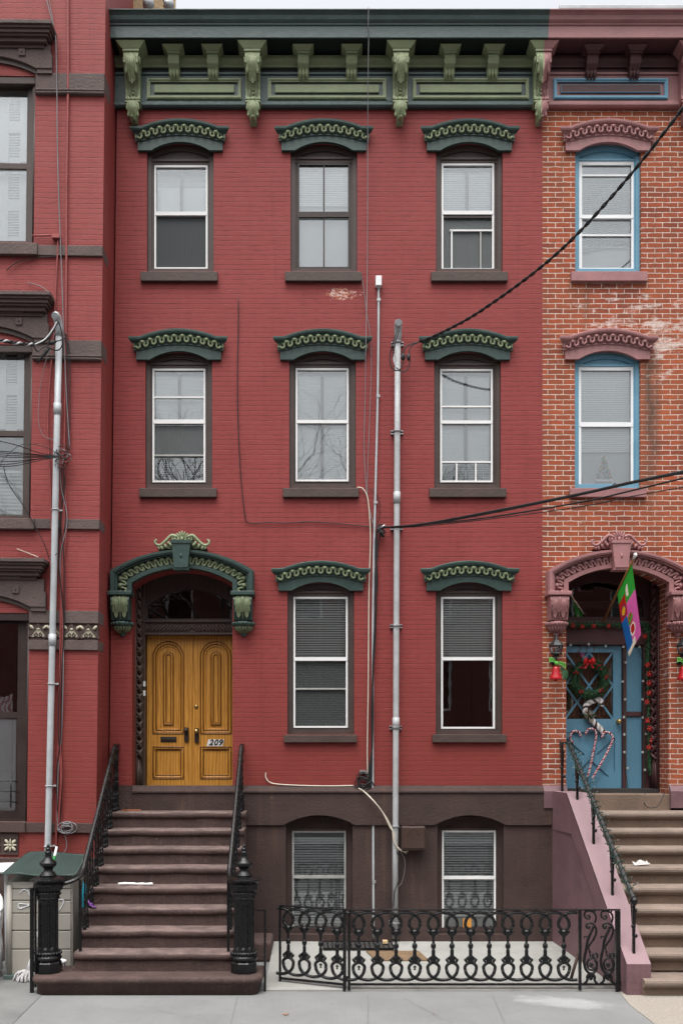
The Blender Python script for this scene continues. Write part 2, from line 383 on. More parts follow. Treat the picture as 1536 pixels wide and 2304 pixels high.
# ------------------------------------------------------------------ mesh tools
class MB:
    def __init__(s): s.bm = bmesh.new(); s.mats = []
    def mi(s, m):
        if m not in s.mats: s.mats.append(m)
        return s.mats.index(m)
    def f(s, vs, m, smooth=False):
        try: fc = s.bm.faces.new(vs)
        except ValueError: return None
        fc.material_index = s.mi(m); fc.smooth = smooth; return fc
    def v(s, *p): return s.bm.verts.new(p if len(p) == 3 else p[0])
    def box(s, x0, x1, y0, y1, z0, z1, m, bev=0):
        if x0 > x1: x0, x1 = x1, x0
        if y0 > y1: y0, y1 = y1, y0
        if z0 > z1: z0, z1 = z1, z0
        c = [s.v(x, y, z) for z in (z0, z1) for y in (y0, y1) for x in (x0, x1)]
        fs = [s.f([c[i] for i in q], m) for q in ((0, 2, 3, 1), (4, 5, 7, 6), (0, 1, 5, 4), (2, 6, 7, 3), (0, 4, 6, 2), (1, 3, 7, 5))]
        if bev:
            ed = list({e for q in fs for e in q.edges})
            r = bmesh.ops.bevel(s.bm, geom=ed, offset=bev, segments=2, affect='EDGES', profile=.5)
        return s
    def boxpx(s, px0, px1, py0, py1, y0, y1, m, bev=0):     # outline measured on its front plane y0
        return s.box(X(px0, y0), X(px1, y0), y0, y1, Z(py1, y0), Z(py0, y0), m, bev)
    def plate(s, outer, holes, y0, y1, m, back=True):
        """outline and holes in x,z; real thickness from y0 (front) to y1"""
        loops = [list(outer)]+[list(h) for h in holes]
        flat = [p for l in loops for p in l]
        tris = tessellate_polygon([[Vector((p[0], p[1], 0)) for p in l] for l in loops])
        F = [s.v(p[0], y0, p[1]) for p in flat]; B = [s.v(p[0], y1, p[1]) for p in flat]
        for t in tris:
            a, b, c = [Vector(flat[i]) for i in t]
            if abs((b-a).cross(c-a)) < 1e-12: continue
            s.f([F[i] for i in t], m)
            if back: s.f([B[i] for i in reversed(t)], m)
        k = 0
        for l in loops:
            n = len(l)
            for i in range(n):
                a, b = k+i, k+(i+1) % n
                s.f([F[a], F[b], B[b], B[a]], m)
            k += n
        return s
    def tube(s, pts, r, m, seg=8, caps=True, flat=1.0, closed=False):
        pts = [Vector(p) for p in pts]; n = len(pts)
        rr = r if isinstance(r, (list, tuple)) else [r]*n
        T = []
        for i in range(n):
            a = pts[(i-1) % n] if closed else pts[max(0, i-1)]; b = pts[(i+1) % n] if closed else pts[min(n-1, i+1)]
            d = b-a
            T.append(d.normalized() if d.length > 1e-9 else Vector((0, 0, 1)))
        u = T[0].orthogonal().normalized()
        if abs(T[0].y) < .9:
            u = (Vector((0, 1, 0))-T[0]*T[0].y).normalized()
        rings = []
        for i in range(n):
            u = (u-T[i]*u.dot(T[i]))
            u = u.normalized() if u.length > 1e-6 else T[i].orthogonal().normalized()
            w = T[i].cross(u)
            rings.append([s.v(pts[i]+(u*math.cos(2*PI*k/seg)*flat+w*math.sin(2*PI*k/seg))*rr[i]) for k in range(seg)])
        for i in range(n if closed else n-1):
            A, B = rings[i], rings[(i+1) % n]
            for k in range(seg): s.f([A[k], A[(k+1) % seg], B[(k+1) % seg], B[k]], m, True)
        if caps and not closed: s.f(rings[0][::-1], m); s.f(rings[-1], m)
        return s
    def lathe(s, prof, c, m, seg=16, smooth=True, axis='Z', sx=1, sy=1, rot=0):
        rings = []
        for r, h in prof:
            ring = []
            for k in range(seg):
                a = 2*PI*k/seg+rot; p = (r*math.cos(a)*sx, r*math.sin(a)*sy, h)
                if axis == 'Y': p = (p[0], -h, p[1])
                if axis == 'X': p = (h, p[0], p[1])
                ring.append(s.v(c[0]+p[0], c[1]+p[1], c[2]+p[2]))
            rings.append(ring)
        for A, B in zip(rings, rings[1:]):
            for k in range(seg): s.f([A[k], A[(k+1) % seg], B[(k+1) % seg], B[k]], m, smooth)
        s.f(rings[0][::-1], m); s.f(rings[-1], m)
        return s
    def ball(s, c, rx, ry, rz, m, u=10, w=6, mat=None):
        rows = []
        for i in range(w+1):
            th = PI*i/w
            row = []
            for k in range(u):
                p = Vector((rx*math.sin(th)*math.cos(2*PI*k/u), ry*math.sin(th)*math.sin(2*PI*k/u), rz*math.cos(th)))
                if mat: p = mat @ p
                row.append(Vector(c)+p)
                if i in (0, w): break
            rows.append([s.v(p) for p in row])
        for i in range(w):
            A, B = rows[i], rows[i+1]
            for k in range(u):
                a0, a1 = A[k % len(A)], A[(k+1) % len(A)]; b0, b1 = B[k % len(B)], B[(k+1) % len(B)]
                vs = []
                for q in (a0, b0, b1, a1):
                    if q not in vs: vs.append(q)
                if len(vs) > 2: s.f(vs, m, True)
        return s
    def prism(s, prof, x0, x1, m, x0b=None, x1b=None, smooth=False):
        """profile in (y,z) run along x"""
        A = [s.v(x0, p[0], p[1]) for p in prof]; B = [s.v(x1, p[0], p[1]) for p in prof]
        n = len(prof)
        for i in range(n): s.f([A[i], A[(i+1) % n], B[(i+1) % n], B[i]], m, smooth)
        for side, rev in ((A, True), (B, False)):
            tr = tessellate_polygon([[Vector((p[0], p[1], 0)) for p in prof]])
            for t in tr: s.f([side[i] for i in (reversed(t) if rev else t)], m)
        return s
    def sweep(s, cx, zfun, half, k, prof, m, n=44, y=0, smooth=False):
        """moulding profile (out, up) carried along a shallow arch; ends return outwards by k per unit of projection"""
        rings = []
        for j in range(n+1):
            t = -1+2*j/n
            rings.append([s.v(cx+t*(half+k*o), y-o, zfun(t*(half+k*o))+u) for o, u in prof])
        q = len(prof)
        for A, B in zip(rings, rings[1:]):
            for i in range(q): s.f([A[i], A[(i+1) % q], B[(i+1) % q], B[i]], m, smooth)
        s.f(rings[0][::-1], m); s.f(rings[-1], m)
        return s
    def grid(s, nu, nv, fn, m, smooth=True, thick=0, mfun=None, keep=None):
        V = [[fn(i/nu, j/nv) for j in range(nv+1)] for i in range(nu+1)]
        W = [[s.v(p) for p in r] for r in V]
        for i in range(nu):
            for j in range(nv):
                if keep and not keep((i+.5)/nu, (j+.5)/nv): continue
                s.f([W[i][j], W[i+1][j], W[i+1][j+1], W[i][j+1]], mfun((i+.5)/nu, (j+.5)/nv) if mfun else m, smooth)
        loose = [v for r in W for v in r if not v.link_faces]
        for v in loose: s.bm.verts.remove(v)
        return s
    def build(s, name, parent=None, kind=None, thing=None):
        me = bpy.data.meshes.new(name)
        L = Vector((0, 0, 0)); r = parent
        while r is not None:
            if r.parent is None: L = r.location.copy()
            r = r.parent
        if thing is not None: L = Vector(thing)
        bmesh.ops.recalc_face_normals(s.bm, faces=s.bm.faces)
        bmesh.ops.translate(s.bm, verts=s.bm.verts, vec=-L)
        s.bm.to_mesh(me); s.bm.free()
        for m in s.mats: me.materials.append(MATS[m])
        o = bpy.data.objects.new(name, me); COL.objects.link(o)
        if parent is not None: o.parent = parent
        if thing is not None: o.location = L
        if kind: o['kind'] = kind
        return o
def tag(o, label, cat, group=None, kind=None):
    o['label'] = label; o['category'] = cat
    if group: o['group'] = group
    if kind: o['kind'] = kind
    return o
def thing(name, loc, label, cat, group=None):
    o = bpy.data.objects.new(name, None); COL.objects.link(o); o.location = loc; o.empty_display_size = .2
    return tag(o, label, cat, group)
def dup(o, delta, parent=None):
    c = o.copy(); COL.objects.link(c); c.location = o.location+Vector(delta)
    c.parent = parent or o.parent
    for ch in o.children:
        k = ch.copy(); COL.objects.link(k); k.parent = c
    return c
def relabel(o, label, group=None):
    o['label'] = label
    return o
def smooth_path(pts, n=8):
    pts = [Vector(p) for p in pts]; out = []
    for i in range(len(pts)-1):
        p0 = pts[max(0, i-1)]; p1 = pts[i]; p2 = pts[i+1]; p3 = pts[min(len(pts)-1, i+2)]
        for k in range(n):
            t = k/n
            out.append(.5*((2*p1)+(p2-p0)*t+(2*p0-5*p1+4*p2-p3)*t*t+(3*p1-p0-3*p2+p3)*t**3))
    out.append(pts[-1]); return out
def arc(x0, x1, zs, rise, n=20):
    """points left to right on a circular segment"""
    h = (x1-x0)/2; c = (x0+x1)/2; R = (h*h+rise*rise)/(2*rise); zc = zs+rise-R; a = math.asin(min(1, h/R))
    if rise > h: a = PI-a
    return [(c+R*math.sin(-a+2*a*i/n), zc+R*math.cos(-a+2*a*i/n)) for i in range(n+1)]
def arcz(x, half, rise):
    if abs(x) >= half: return 0
    R = (half*half+rise*rise)/(2*rise); return rise-R+math.sqrt(R*R-x*x)
def arch_loop(x0, x1, zb, zs, rise, n=20):
    return [(x0, zb)]+[p for p in arc(x0, x1, zs, rise, n)]+[(x1, zb)]
def rect(x0, x1, z0, z1): return [(x0, z0), (x0, z1), (x1, z1), (x1, z0)]
def grow(loop, e):
    cx = sum(p[0] for p in loop)/len(loop); cz = sum(p[1] for p in loop)/len(loop)
    xs = [p[0] for p in loop]; zs = [p[1] for p in loop]; hx = (max(xs)-min(xs))/2; hz = (max(zs)-min(zs))/2
    mx = (max(xs)+min(xs))/2; mz = (max(zs)+min(zs))/2
    return [(mx+(p[0]-mx)*(hx+e)/hx, mz+(p[1]-mz)*(hz+e)/hz) for p in loop]
def spiral(c, r0, r1, a0, turns, y, n=28):
    return [Vector((c[0]+(r0+(r1-r0)*i/n)*math.cos(a0+2*PI*turns*i/n), y, c[1]+(r0+(r1-r0)*i/n)*math.sin(a0+2*PI*turns*i/n))) for i in range(n+1)]
# ------------------------------------------------------------------ building pieces shared by the houses
def shell(mb, x0, x1, y0, y1, z0, z1, m='interior_dark', floors=()):
    t = .15
    mb.box(x0, x1, y1-t, y1, z0, z1, m); mb.box(x0, x0+t, y0, y1-t, z0, z1, m); mb.box(x1-t, x1, y0, y1-t, z0, z1, m)
    mb.box(x0+t, x1-t, y0, y1-t, z1-t, z1, m); mb.box(x0+t, x1-t, y0, y1-t, z0, z0+t, m)
    for z in floors: mb.box(x0+t, x1-t, y0, y1-t, z-.1, z+.1, m)

def blind(parent, x0, x1, z0, z1, y, m='blind_white', tilt=66, pitch=.0262, sag=0):
    mb = MB(); n = int((z1-z0)/pitch); a = math.radians(tilt); w = .0148
    for i in range(n):
        z = z1-.03-(i+.5)*pitch; j = random.uniform(-1, 1)*.0012; s = sag*i/n
        dy, dz = w*math.cos(a), w*math.sin(a)
        za, zb = z+j-s, z-j+s
        q = [(x0, y-dy, za-dz), (x1, y-dy, zb-dz), (x1, y+dy, zb+dz), (x0, y+dy, za+dz)]
        A = [mb.v(p) for p in q]; B = [mb.v(p[0], p[1]+.0009, p[2]+.0009) for p in q]
        mb.f(A, m); mb.f(B[::-1], m)
        for k in range(4): mb.f([A[k], A[(k+1) % 4], B[(k+1) % 4], B[k]], m)
    mb.box(x0, x1, y-.018, y+.02, z1-.03, z1, m)
    mb.box(x0, x1, y-.012, y+.012, z0-.012, z0+.008, m)
    for fx in (.17, .5, .83):
        xx = x0+(x1-x0)*fx; mb.box(xx-.0015, xx+.0015, y-.019, y-.017, z0, z1, m)
    return mb.build('blind', parent)

def window(parent, hole, fr, meet, sill, cas='casing_brown', frm='white_paint', fw=.026, bars=(), low_open=None,
           mull='mullion_grey', covers=(), screens=(), sillm='sill_brown', yb=.0, glassm='window_glass', sash_gap=None, sill_rise=.13,
           headroom=True, meetm=None, mull_lower=True, frame_parts='storm_frame'):
    """hole = arched loop in the wall (x,z); fr = photo rectangle of the light frame; meet = photo band of the meeting rail"""
    yf = yb+.085
    fx0, fx1, fz1, fz0 = X(fr[0], yf), X(fr[2], yf), Z(fr[1], yf), Z(fr[3], yf)
    out = grow(hole, .012)
    mb = MB()
    mb.plate(out, [rect(fx0-.002, fx1+.002, fz0-.002, fz1+.002)], yb+.10, yb+.17, cas)
    inner = grow(hole, -.055)
    mb.plate(out, [inner], yb+.055, yb+.10, cas)
    in2 = grow(hole, -.075)
    mb.plate(grow(hole, -.052), [in2], yb+.075, yb+.10, cas)
    if headroom:       # head board under the arched panel
        mb.box(in2[0][0]-.02, in2[-1][0]+.02, yb+.068, yb+.10, fz1+.045, fz1+.085, cas, .006)
        mb.box(in2[0][0]-.02, in2[-1][0]+.02, yb+.086, yb+.10, fz1+.004, fz1+.043, cas)
    else:
        mb.box(in2[0][0]-.02, in2[-1][0]+.02, yb+.07, yb+.10, fz1+.002, fz1+.03, cas)
    w = mb.build('window', parent)
    f = MB()
    mz1, mz0 = Z(meet[0], yf), Z(meet[1], yf)
    f.plate(rect(fx0, fx1, fz0, fz1), [rect(fx0+fw, fx1-fw, mz1-.001, fz1-fw), rect(fx0+fw, fx1-fw, fz0+fw, mz0+.001)], yb+.085, yb+.115, frm)
    f.box(fx0+fw*.4, fx1-fw*.4, yb+.079, yb+.0845, mz0, mz1, meetm or frm)
    for b in bars:
        if b[0] == 'h': f.box(X(b[2], yf) if len(b) > 4 else fx0+fw, X(b[3], yf) if len(b) > 4 else fx1-fw, yb+.09, yb+.112, Z(b[1], yf)-.011, Z(b[1], yf)+.011, b[-1] if isinstance(b[-1], str) else frm)
        else: f.box(X(b[1], yf)-.010, X(b[1], yf)+.010, yb+.09, yb+.112, Z(b[3], yf), Z(b[2], yf), b[-1] if isinstance(b[-1], str) else frm)
    f.build(frame_parts, w)
    g = MB(); g.box(fx0+fw-.004, fx1-fw+.004, yb+.1165, yb+.1205, mz0-.02, fz1-fw+.004, glassm)
    g.build('pane', w)
    gy = yb+(.1325 if screens else .1215)
    g = MB(); g.box(fx0+fw-.004, fx1-fw+.004, gy, gy+.004, fz0+fw-.004, mz0-.0205, glassm)
    g.build('pane', w)
    if mull:
        mb = MB(); c = (fx0+fx1)/2
        mb.box(c-.019, c+.019, yb+.140, yb+.165, fz0-.02 if mull_lower else mz1, fz1+.02, mull)
        mb.box(fx0-.02, c-.0195, yb+.141, yb+.164, mz0-.012, mz1-.008, mull); mb.box(c+.0195, fx1+.02, yb+.141, yb+.164, mz0-.012, mz1-.008, mull)
        mb.box(fx0-.02, c-.0195, yb+.141, yb+.164, fz1-.06, fz1+.02, mull); mb.box(c+.0195, fx1+.02, yb+.141, yb+.164, fz1-.06, fz1+.02, mull)
        mb.box(fx0-.03, fx0+.036, yb+.1405, yb+.1635, fz0-.02, fz1+.02, mull); mb.box(fx1-.036, fx1+.03, yb+.1405, yb+.1635, fz0-.02, fz1+.02, mull)
        mb.build('sash', w)
    for s in screens:
        mb = MB(); mb.box(fx0+fw-.003, fx1-fw+.003, yb+.121, yb+.123, Z(s[1], yf), Z(s[0], yf), s[2]); mb.build('insect_screen', w)
    yc = yb+.187
    for c in covers:
        a0, a1 = Z(c[2], yc), Z(c[1], yc)
        if c[0] == 'blind': blind(w, fx0-.01, fx1+.01, a0, a1, yc, *c[3:])
        else:
            mb = MB(); cx0, cx1 = (X(c[4], yc), X(c[5], yc)) if len(c) > 4 else (fx0-.03, fx1+.03)
            mb.box(cx0, cx1, yc+.03, yc+.034, a0, a1, c[3]); mb.build('shade', w)
    if sill:
        sy = yb-.06; mb = MB(); mb.boxpx(sill[0], sill[1], sill[2], sill[3], sy, yb+.2, sillm, .006)
        mb.build('sill', w)
    return w

def serpentine(mb, pts, nrm, amp, period, r, m, y):
    """a tube weaving between two edges of a band: the strap of an egg-and-tongue moulding"""
    L = [0]
    for a, b in zip(pts, pts[1:]): L.append(L[-1]+math.hypot(b[0]-a[0], b[1]-a[1]))
    tot = L[-1]; k = max(1, round(tot/period)); per = tot/k
    def at(s):
        s = max(0, min(tot, s))
        for i in range(len(pts)-1):
            if s <= L[i+1]+1e-9:
                f = (s-L[i])/max(1e-9, L[i+1]-L[i])
                p = [pts[i][q]+(pts[i+1][q]-pts[i][q])*f for q in (0, 1)]
                n = [nrm[i][q]+(nrm[i+1][q]-nrm[i][q])*f for q in (0, 1)]
                return p, n
        return pts[-1], nrm[-1]
    out = []
    rad = per/4; sl = max(.002, amp-rad)      # straight uprights joined by half-round turns
    def put(sv, h):
        p, n = at(sv); out.append((p[0]+n[0]*h, y, p[1]+n[1]*h))
    for i in range(k):
        c = (i+.5)*per
        for q in range(7): a = PI+PI*q/6; put(c+rad*math.cos(a), -sl+rad*math.sin(a))
        if i < k-1:
            c2 = (i+1)*per
            for q in range(7): a = PI-PI*q/6; put(c2+rad*math.cos(a), sl+rad*math.sin(a))
    mb.tube(out, r, m, 6)
    for i in range(k):
        p, n = at((i+.5)*per)
        mb.ball((p[0]+n[0]*amp*.55, y+.014, p[1]+n[1]*amp*.55), per*.13, .012, amp*.5, m, 8, 4)
        if i: 
            p, n = at(i*per); mb.ball((p[0]+n[0]*amp*.62, y-.010, p[1]+n[1]*amp*.62), per*.29, .024, amp*.55, m, 8, 4)

def window_hood(parent, cx, leg, dark, light, w=1.0):
    """segmental hood: flat band with short legs, egg-and-tongue band, heavy crown moulding with eared ends"""
    x = X(cx, -.04); z = Z(leg, -.04); u = 1/160
    a, R_low, R_mid, R_top = 85*u, 13*u, 17*u, 19*u
    mb = MB()
    top = [(x-95*u, z+20*u)]+[(x+t*a, z+20*u+arcz(t*a, a, R_low)) for t in [i/20-1 for i in range(41)]]+[(x+95*u, z+20*u)]
    inn = [(x+65*u, z)]+[(p[0], p[1]) for p in arc(x-65*u, x+65*u, z, 19*u, 24)][::-1][1:-1]+[(x-65*u, z)]
    mb.plate([(x-95*u, z)]+top+[(x+95*u, z)]+inn, [], -.05, .0, dark)
    mb.sweep(x, lambda t: z+19*u+arcz(t, a, R_low), 96*u, .5, [(0, 0), (.058, 0), (.066, .008), (.066, .018), (.058, .026), (0, .026)], dark)
    # back of the ornament band, then the crown
    mb.sweep(x, lambda t: z+20*u+arcz(t, a, R_low)+.022, 96*u, .5, [(0, 0), (.052, 0), (.075, .075), (.075, .09), (0, .09)], dark)
    mb.sweep(x, lambda t: z+20*u+arcz(t, a, R_mid)+.098, 96*u, .72, [(0, 0), (.085, 0), (.09, .010), (.098, .014), (.115, .022), (.125, .042), (.127, .066), (.115, .078), (.10, .082), (0, .10)], dark)
    h = mb.build('window_hood', parent)
    mb = MB(); pts, nr = [], []
    for i in range(61):
        t = -1+i/30; xx = t*99*u
        pts.append((x+xx, z+20*u+arcz(xx, a, (R_low+R_mid)/2)+.064)); nr.append((0, 1))
    serpentine(mb, pts, nr, .047, .112, .0165, light, -.086)
    # short light returns at each end
    for sgn in (-1, 1):
        mb.box(x+sgn*99*u-.012, x+sgn*99*u+.012, -.072, -.01, z+20*u+.03, z+20*u+.10, light, .005)
    mb.build('egg_moulding', h)
    return h

def leaf(mb, x, w, z1, z0, surf, m, lobes=3, relief=.03, taper=.75):
    """an acanthus leaf on a curved front: five feathered lobes fanning from the top centre, deep eyes between them, the tip curling out"""
    H = z1-z0
    def rib(pts, r):
        P_ = []
        for (a, v, lift) in pts:
            z = z1-H*v; P_.append((x+a*w/2, -(surf(z)+lift), z))
        q = smooth_path(P_, 5); n = len(q)-1
        mb.tube(q, [r*(.55+.9*math.sin(PI*min(1, .15+.8*k/n))) for k in range(n+1)], m, 6, flat=.8)
    lf = relief
    rib([(0, 0, .012), (0, .4, lf*1.1), (0, .8, lf*1.2), (0, .97, lf*2.0), (0, 1.0, lf*2.6)], w*.105)
    for s in (-1, 1):
        rib([(s*.10, 0, .010), (s*.26, .35, lf*.9), (s*.34, .72, lf), (s*.30, .90, lf*1.7), (s*.24, .93, lf*2.3)], w*.095)
        rib([(s*.22, 0, .008), (s*.52, .28, lf*.7), (s*.66, .55, lf*.8), (s*.74, .70, lf*1.5), (s*.66, .75, lf*1.9)], w*.090)
        rib([(s*.40, 0, .006), (s*.78, .16, lf*.5), (s*.90, .34, lf*.6), (s*.95, .44, lf*1.2)], w*.080)
        for v0, a0 in ((.22, .16), (.45, .22)): mb.ball((x+s*a0*w/2*2.0, -(surf(z1-H*v0)+lf*.4), z1-H*v0), w*.05, .008, w*.09, m, 6, 4)

def big_bracket(parent, x, ztop, m, name='bracket', half=0):
    """scroll bracket: flaring cap, S-profile body with two side scrolls, upper and lower acanthus leaf, beaded panel"""
    w = .100
    prof = [(.00, .0), (.285, .0), (.315, -.05), (.32, -.11), (.30, -.19), (.25, -.27), (.19, -.335), (.155, -.415), (.145, -.50), (.165, -.56),
            (.18, -.61), (.165, -.69), (.12, -.775), (.06, -.825), (0, -.84)]
    def surf(z):
        h = z-(ztop-.13)
        for (o0, h0), (o1, h1) in zip(prof[1:], prof[2:]):
            if h1 <= h <= h0: return o0+(o1-o0)*(h-h0)/(h1-h0)
        return .2
    mb = MB()
    zc = ztop-.13
    lo = -1 if half >= 0 else 0; x0, x1 = x-w, x+w
    mb.prism([(-o, zc+h) for o, h in prof if h > -.60]+[(0, zc-.60)], x0+.016, x1-.016, m)
    mb.prism([(-o*.75, zc+h) for o, h in prof if h < -.60]+[(0, zc-.605)], x-.045, x+.045, m)
    # raised side rims and scroll eyes
    pr2 = [(-max(0, o+.014), zc+h) for o, h in prof if h > -.585]
    for xs in (x0, x1-.022):
        mb.prism([(0, zc)]+pr2[1:]+[(0, zc-.585)], xs, xs+.022, m)
    for sgn in (-1, 1):
        mb.lathe([(.055, 0), (.06, .012), (.05, .022), (.02, .028)], (x+sgn*(w-.004) if sgn > 0 else x-w+.004-.0, -.245, zc-.085), m, 14, axis='X') if sgn > 0 else \
        mb.lathe([(.02, -.028), (.05, -.022), (.06, -.012), (.055, 0)], (x-w+.004, -.245, zc-.085), m, 14, axis='X')
    leaf(mb, x, .19, zc-.012, zc-.375, surf, m, 3, .03)
    # sunk panel with two beads
    for h in (-.425, -.475): mb.ball((x, -surf(zc+h)-.006, zc+h), .02, .018, .02, m, 8, 6)
    mb.tube([(x-.045, -surf(zc-.392)-.004, zc-.392), (x-.045, -surf(zc-.53)-.004, zc-.53)], .008, m, 6)
    mb.tube([(x+.045, -surf(zc-.392)-.004, zc-.392), (x+.045, -surf(zc-.53)-.004, zc-.53)], .008, m, 6)
    mb.box(x-w-.004, x+w+.004, -surf(zc-.56)-.03, 0, zc-.615, zc-.588, m, .006)
    for q in (-.055, 0, .055): mb.ball((x+q, -surf(zc-.552)-.01, zc-.56), .03, .022, .028, m, 8, 5)
    leaf(mb, x, .175, zc-.60, zc-.85, surf, m, 2, .022, .55)
    # cap: stepped block flaring to the soffit
    for k, (h0, h1, e, o) in enumerate(((-.035, .0, .115, .33), (-.075, -.037, .105, .315))):
        mb.box(x-e, x+e, -o, 0, zc+h0+.035, zc+h1+.035, m, .005)
    c0 = [(x-.125, -.335), (x+.125, -.335), (x+.125, 0), (x-.125, 0)]; c1 = [(x-.20, -.375), (x+.20, -.375), (x+.20, 0), (x-.20, 0)]
    A = [mb.v(p[0], p[1], zc+.036) for p in c0]; B = [mb.v(p[0], p[1], ztop-.012) for p in c1]
    for k in range(4): mb.f([A[k], A[(k+1) % 4], B[(k+1) % 4], B[k]], m)
    mb.f(A[::-1], m); mb.f(B, m)
    if half:
        g = mb.bm.verts[:]+mb.bm.edges[:]+mb.bm.faces[:]
        bmesh.ops.bisect_plane(mb.bm, geom=g, plane_co=(x, 0, 0), plane_no=(half, 0, 0), clear_inner=True, clear_outer=False)
    return mb.build(name, parent)

def small_bracket(parent, x, ztop, m):
    mb = MB(); zc = ztop-.085
    prof = [(0, 0), (.20, 0), (.215, -.05), (.19, -.12), (.13, -.17), (.12, -.22), (.09, -.285), (.04, -.30), (0, -.30)]
    mb.prism([(-o, zc+h) for o, h in prof], x-.075, x+.075, m, smooth=False)
    mb.lathe([(.03, -.083), (.03, .083)], (x, -.165, zc-.075), m, 12, axis='X')
    for q in (-.045, 0, .045): mb.tube([(x+q, -.12, zc-.16), (x+q, -.132, zc-.22), (x+q, -.10, zc-.29)], [.024, .026, .012], m, 7)
    mb.box(x-.085, x+.085, -.225, 0, zc+.002, zc+.028, m, .004)
    c0 = [(x-.085, -.23), (x+.085, -.23), (x+.085, 0), (x-.085, 0)]; c1 = [(x-.145, -.30), (x+.145, -.30), (x+.145, 0), (x-.145, 0)]
    A = [mb.v(p[0], p[1], zc+.029) for p in c0]; B = [mb.v(p[0], p[1], ztop-.012) for p in c1]
    for k in range(4): mb.f([A[k], A[(k+1) % 4], B[(k+1) % 4], B[k]], m)
    mb.f(A[::-1], m); mb.f(B, m)
    return mb.build('small_bracket', parent)

CZ_TOP, CZ_FAS, CZ_SOF = 12.86, 12.714, 12.557
def cornice(parent, x0, x1, dark, light, soff, panels, plight):
    mb = MB()
    # crown, fillet and fascia in one profile
    mb.prism([(0, CZ_SOF), (-.40, CZ_SOF), (-.40, CZ_FAS), (-.418, CZ_FAS+.006), (-.418, CZ_FAS+.024), (-.43, CZ_FAS+.03), (-.455, CZ_FAS+.05), (-.462, CZ_FAS+.075),
              (-.468, CZ_FAS+.10), (-.495, CZ_FAS+.125), (-.52, CZ_FAS+.135), (-.52, CZ_TOP), (0, CZ_TOP+.03)], x0, x1, dark)
    c = mb.build('cornice', parent)
    mb = MB(); mb.box(x0+.002, x1-.002, -.37, -.004, CZ_SOF-.003, CZ_SOF-.0005, soff); mb.build('soffit', c)  # thin sheet carrying the underside's shade as a dark colour
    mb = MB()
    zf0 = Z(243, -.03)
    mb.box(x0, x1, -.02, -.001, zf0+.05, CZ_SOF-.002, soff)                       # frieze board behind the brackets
    mb.box(x0, x1, -.055, -.021, Z(229, -.03), Z(171, -.03), dark)                # panel field
    mb.prism([(-.001, zf0), (-.06, zf0), (-.085, zf0+.02), (-.085, zf0+.05), (-.07, zf0+.085), (-.056, zf0+.10), (-.001, zf0+.10)], x0, x1, dark)
    mb.prism([(-.021, Z(171, -.03)+.001), (-.075, Z(171, -.03)+.001), (-.08, Z(168, -.03)+.01), (-.021, Z(166, -.03)+.01)], x0, x1, dark)
    mb.build('frieze', c)
    mb = MB()
    zb0, zb1 = Z(146, -.09), Z(124, -.09)
    mb.prism([(-.021, zb0), (-.05, zb0), (-.06, zb0+.03), (-.09, zb0+.06), (-.10, zb0+.09), (-.10, zb1), (-.021, zb1)], x0, x1, light)
    mb.build('bed_moulding', c)
    for (a, b) in panels:
        mb = MB(); y = -.09
        xa, xb, za, zb = X(a, y), X(b, y), Z(221, y), Z(174, y)
        mb.plate(rect(xa, xb, za, zb), [rect(xa+.05, xb-.05, za+.05, zb-.05)], -.085, -.056, plight)
        mb.plate(rect(xa+.012, xb-.012, za+.012, zb-.012), [rect(xa+.03, xb-.03, za+.03, zb-.03)], -.098, -.0855, plight)
        mb.box(xa+.10, xb-.10, -.082, -.056, za+.093, zb-.085, plight if plight != 'blue_paint' else 'mauve_dark', .008)
        mb.build('cornice_panel', c)
    return c

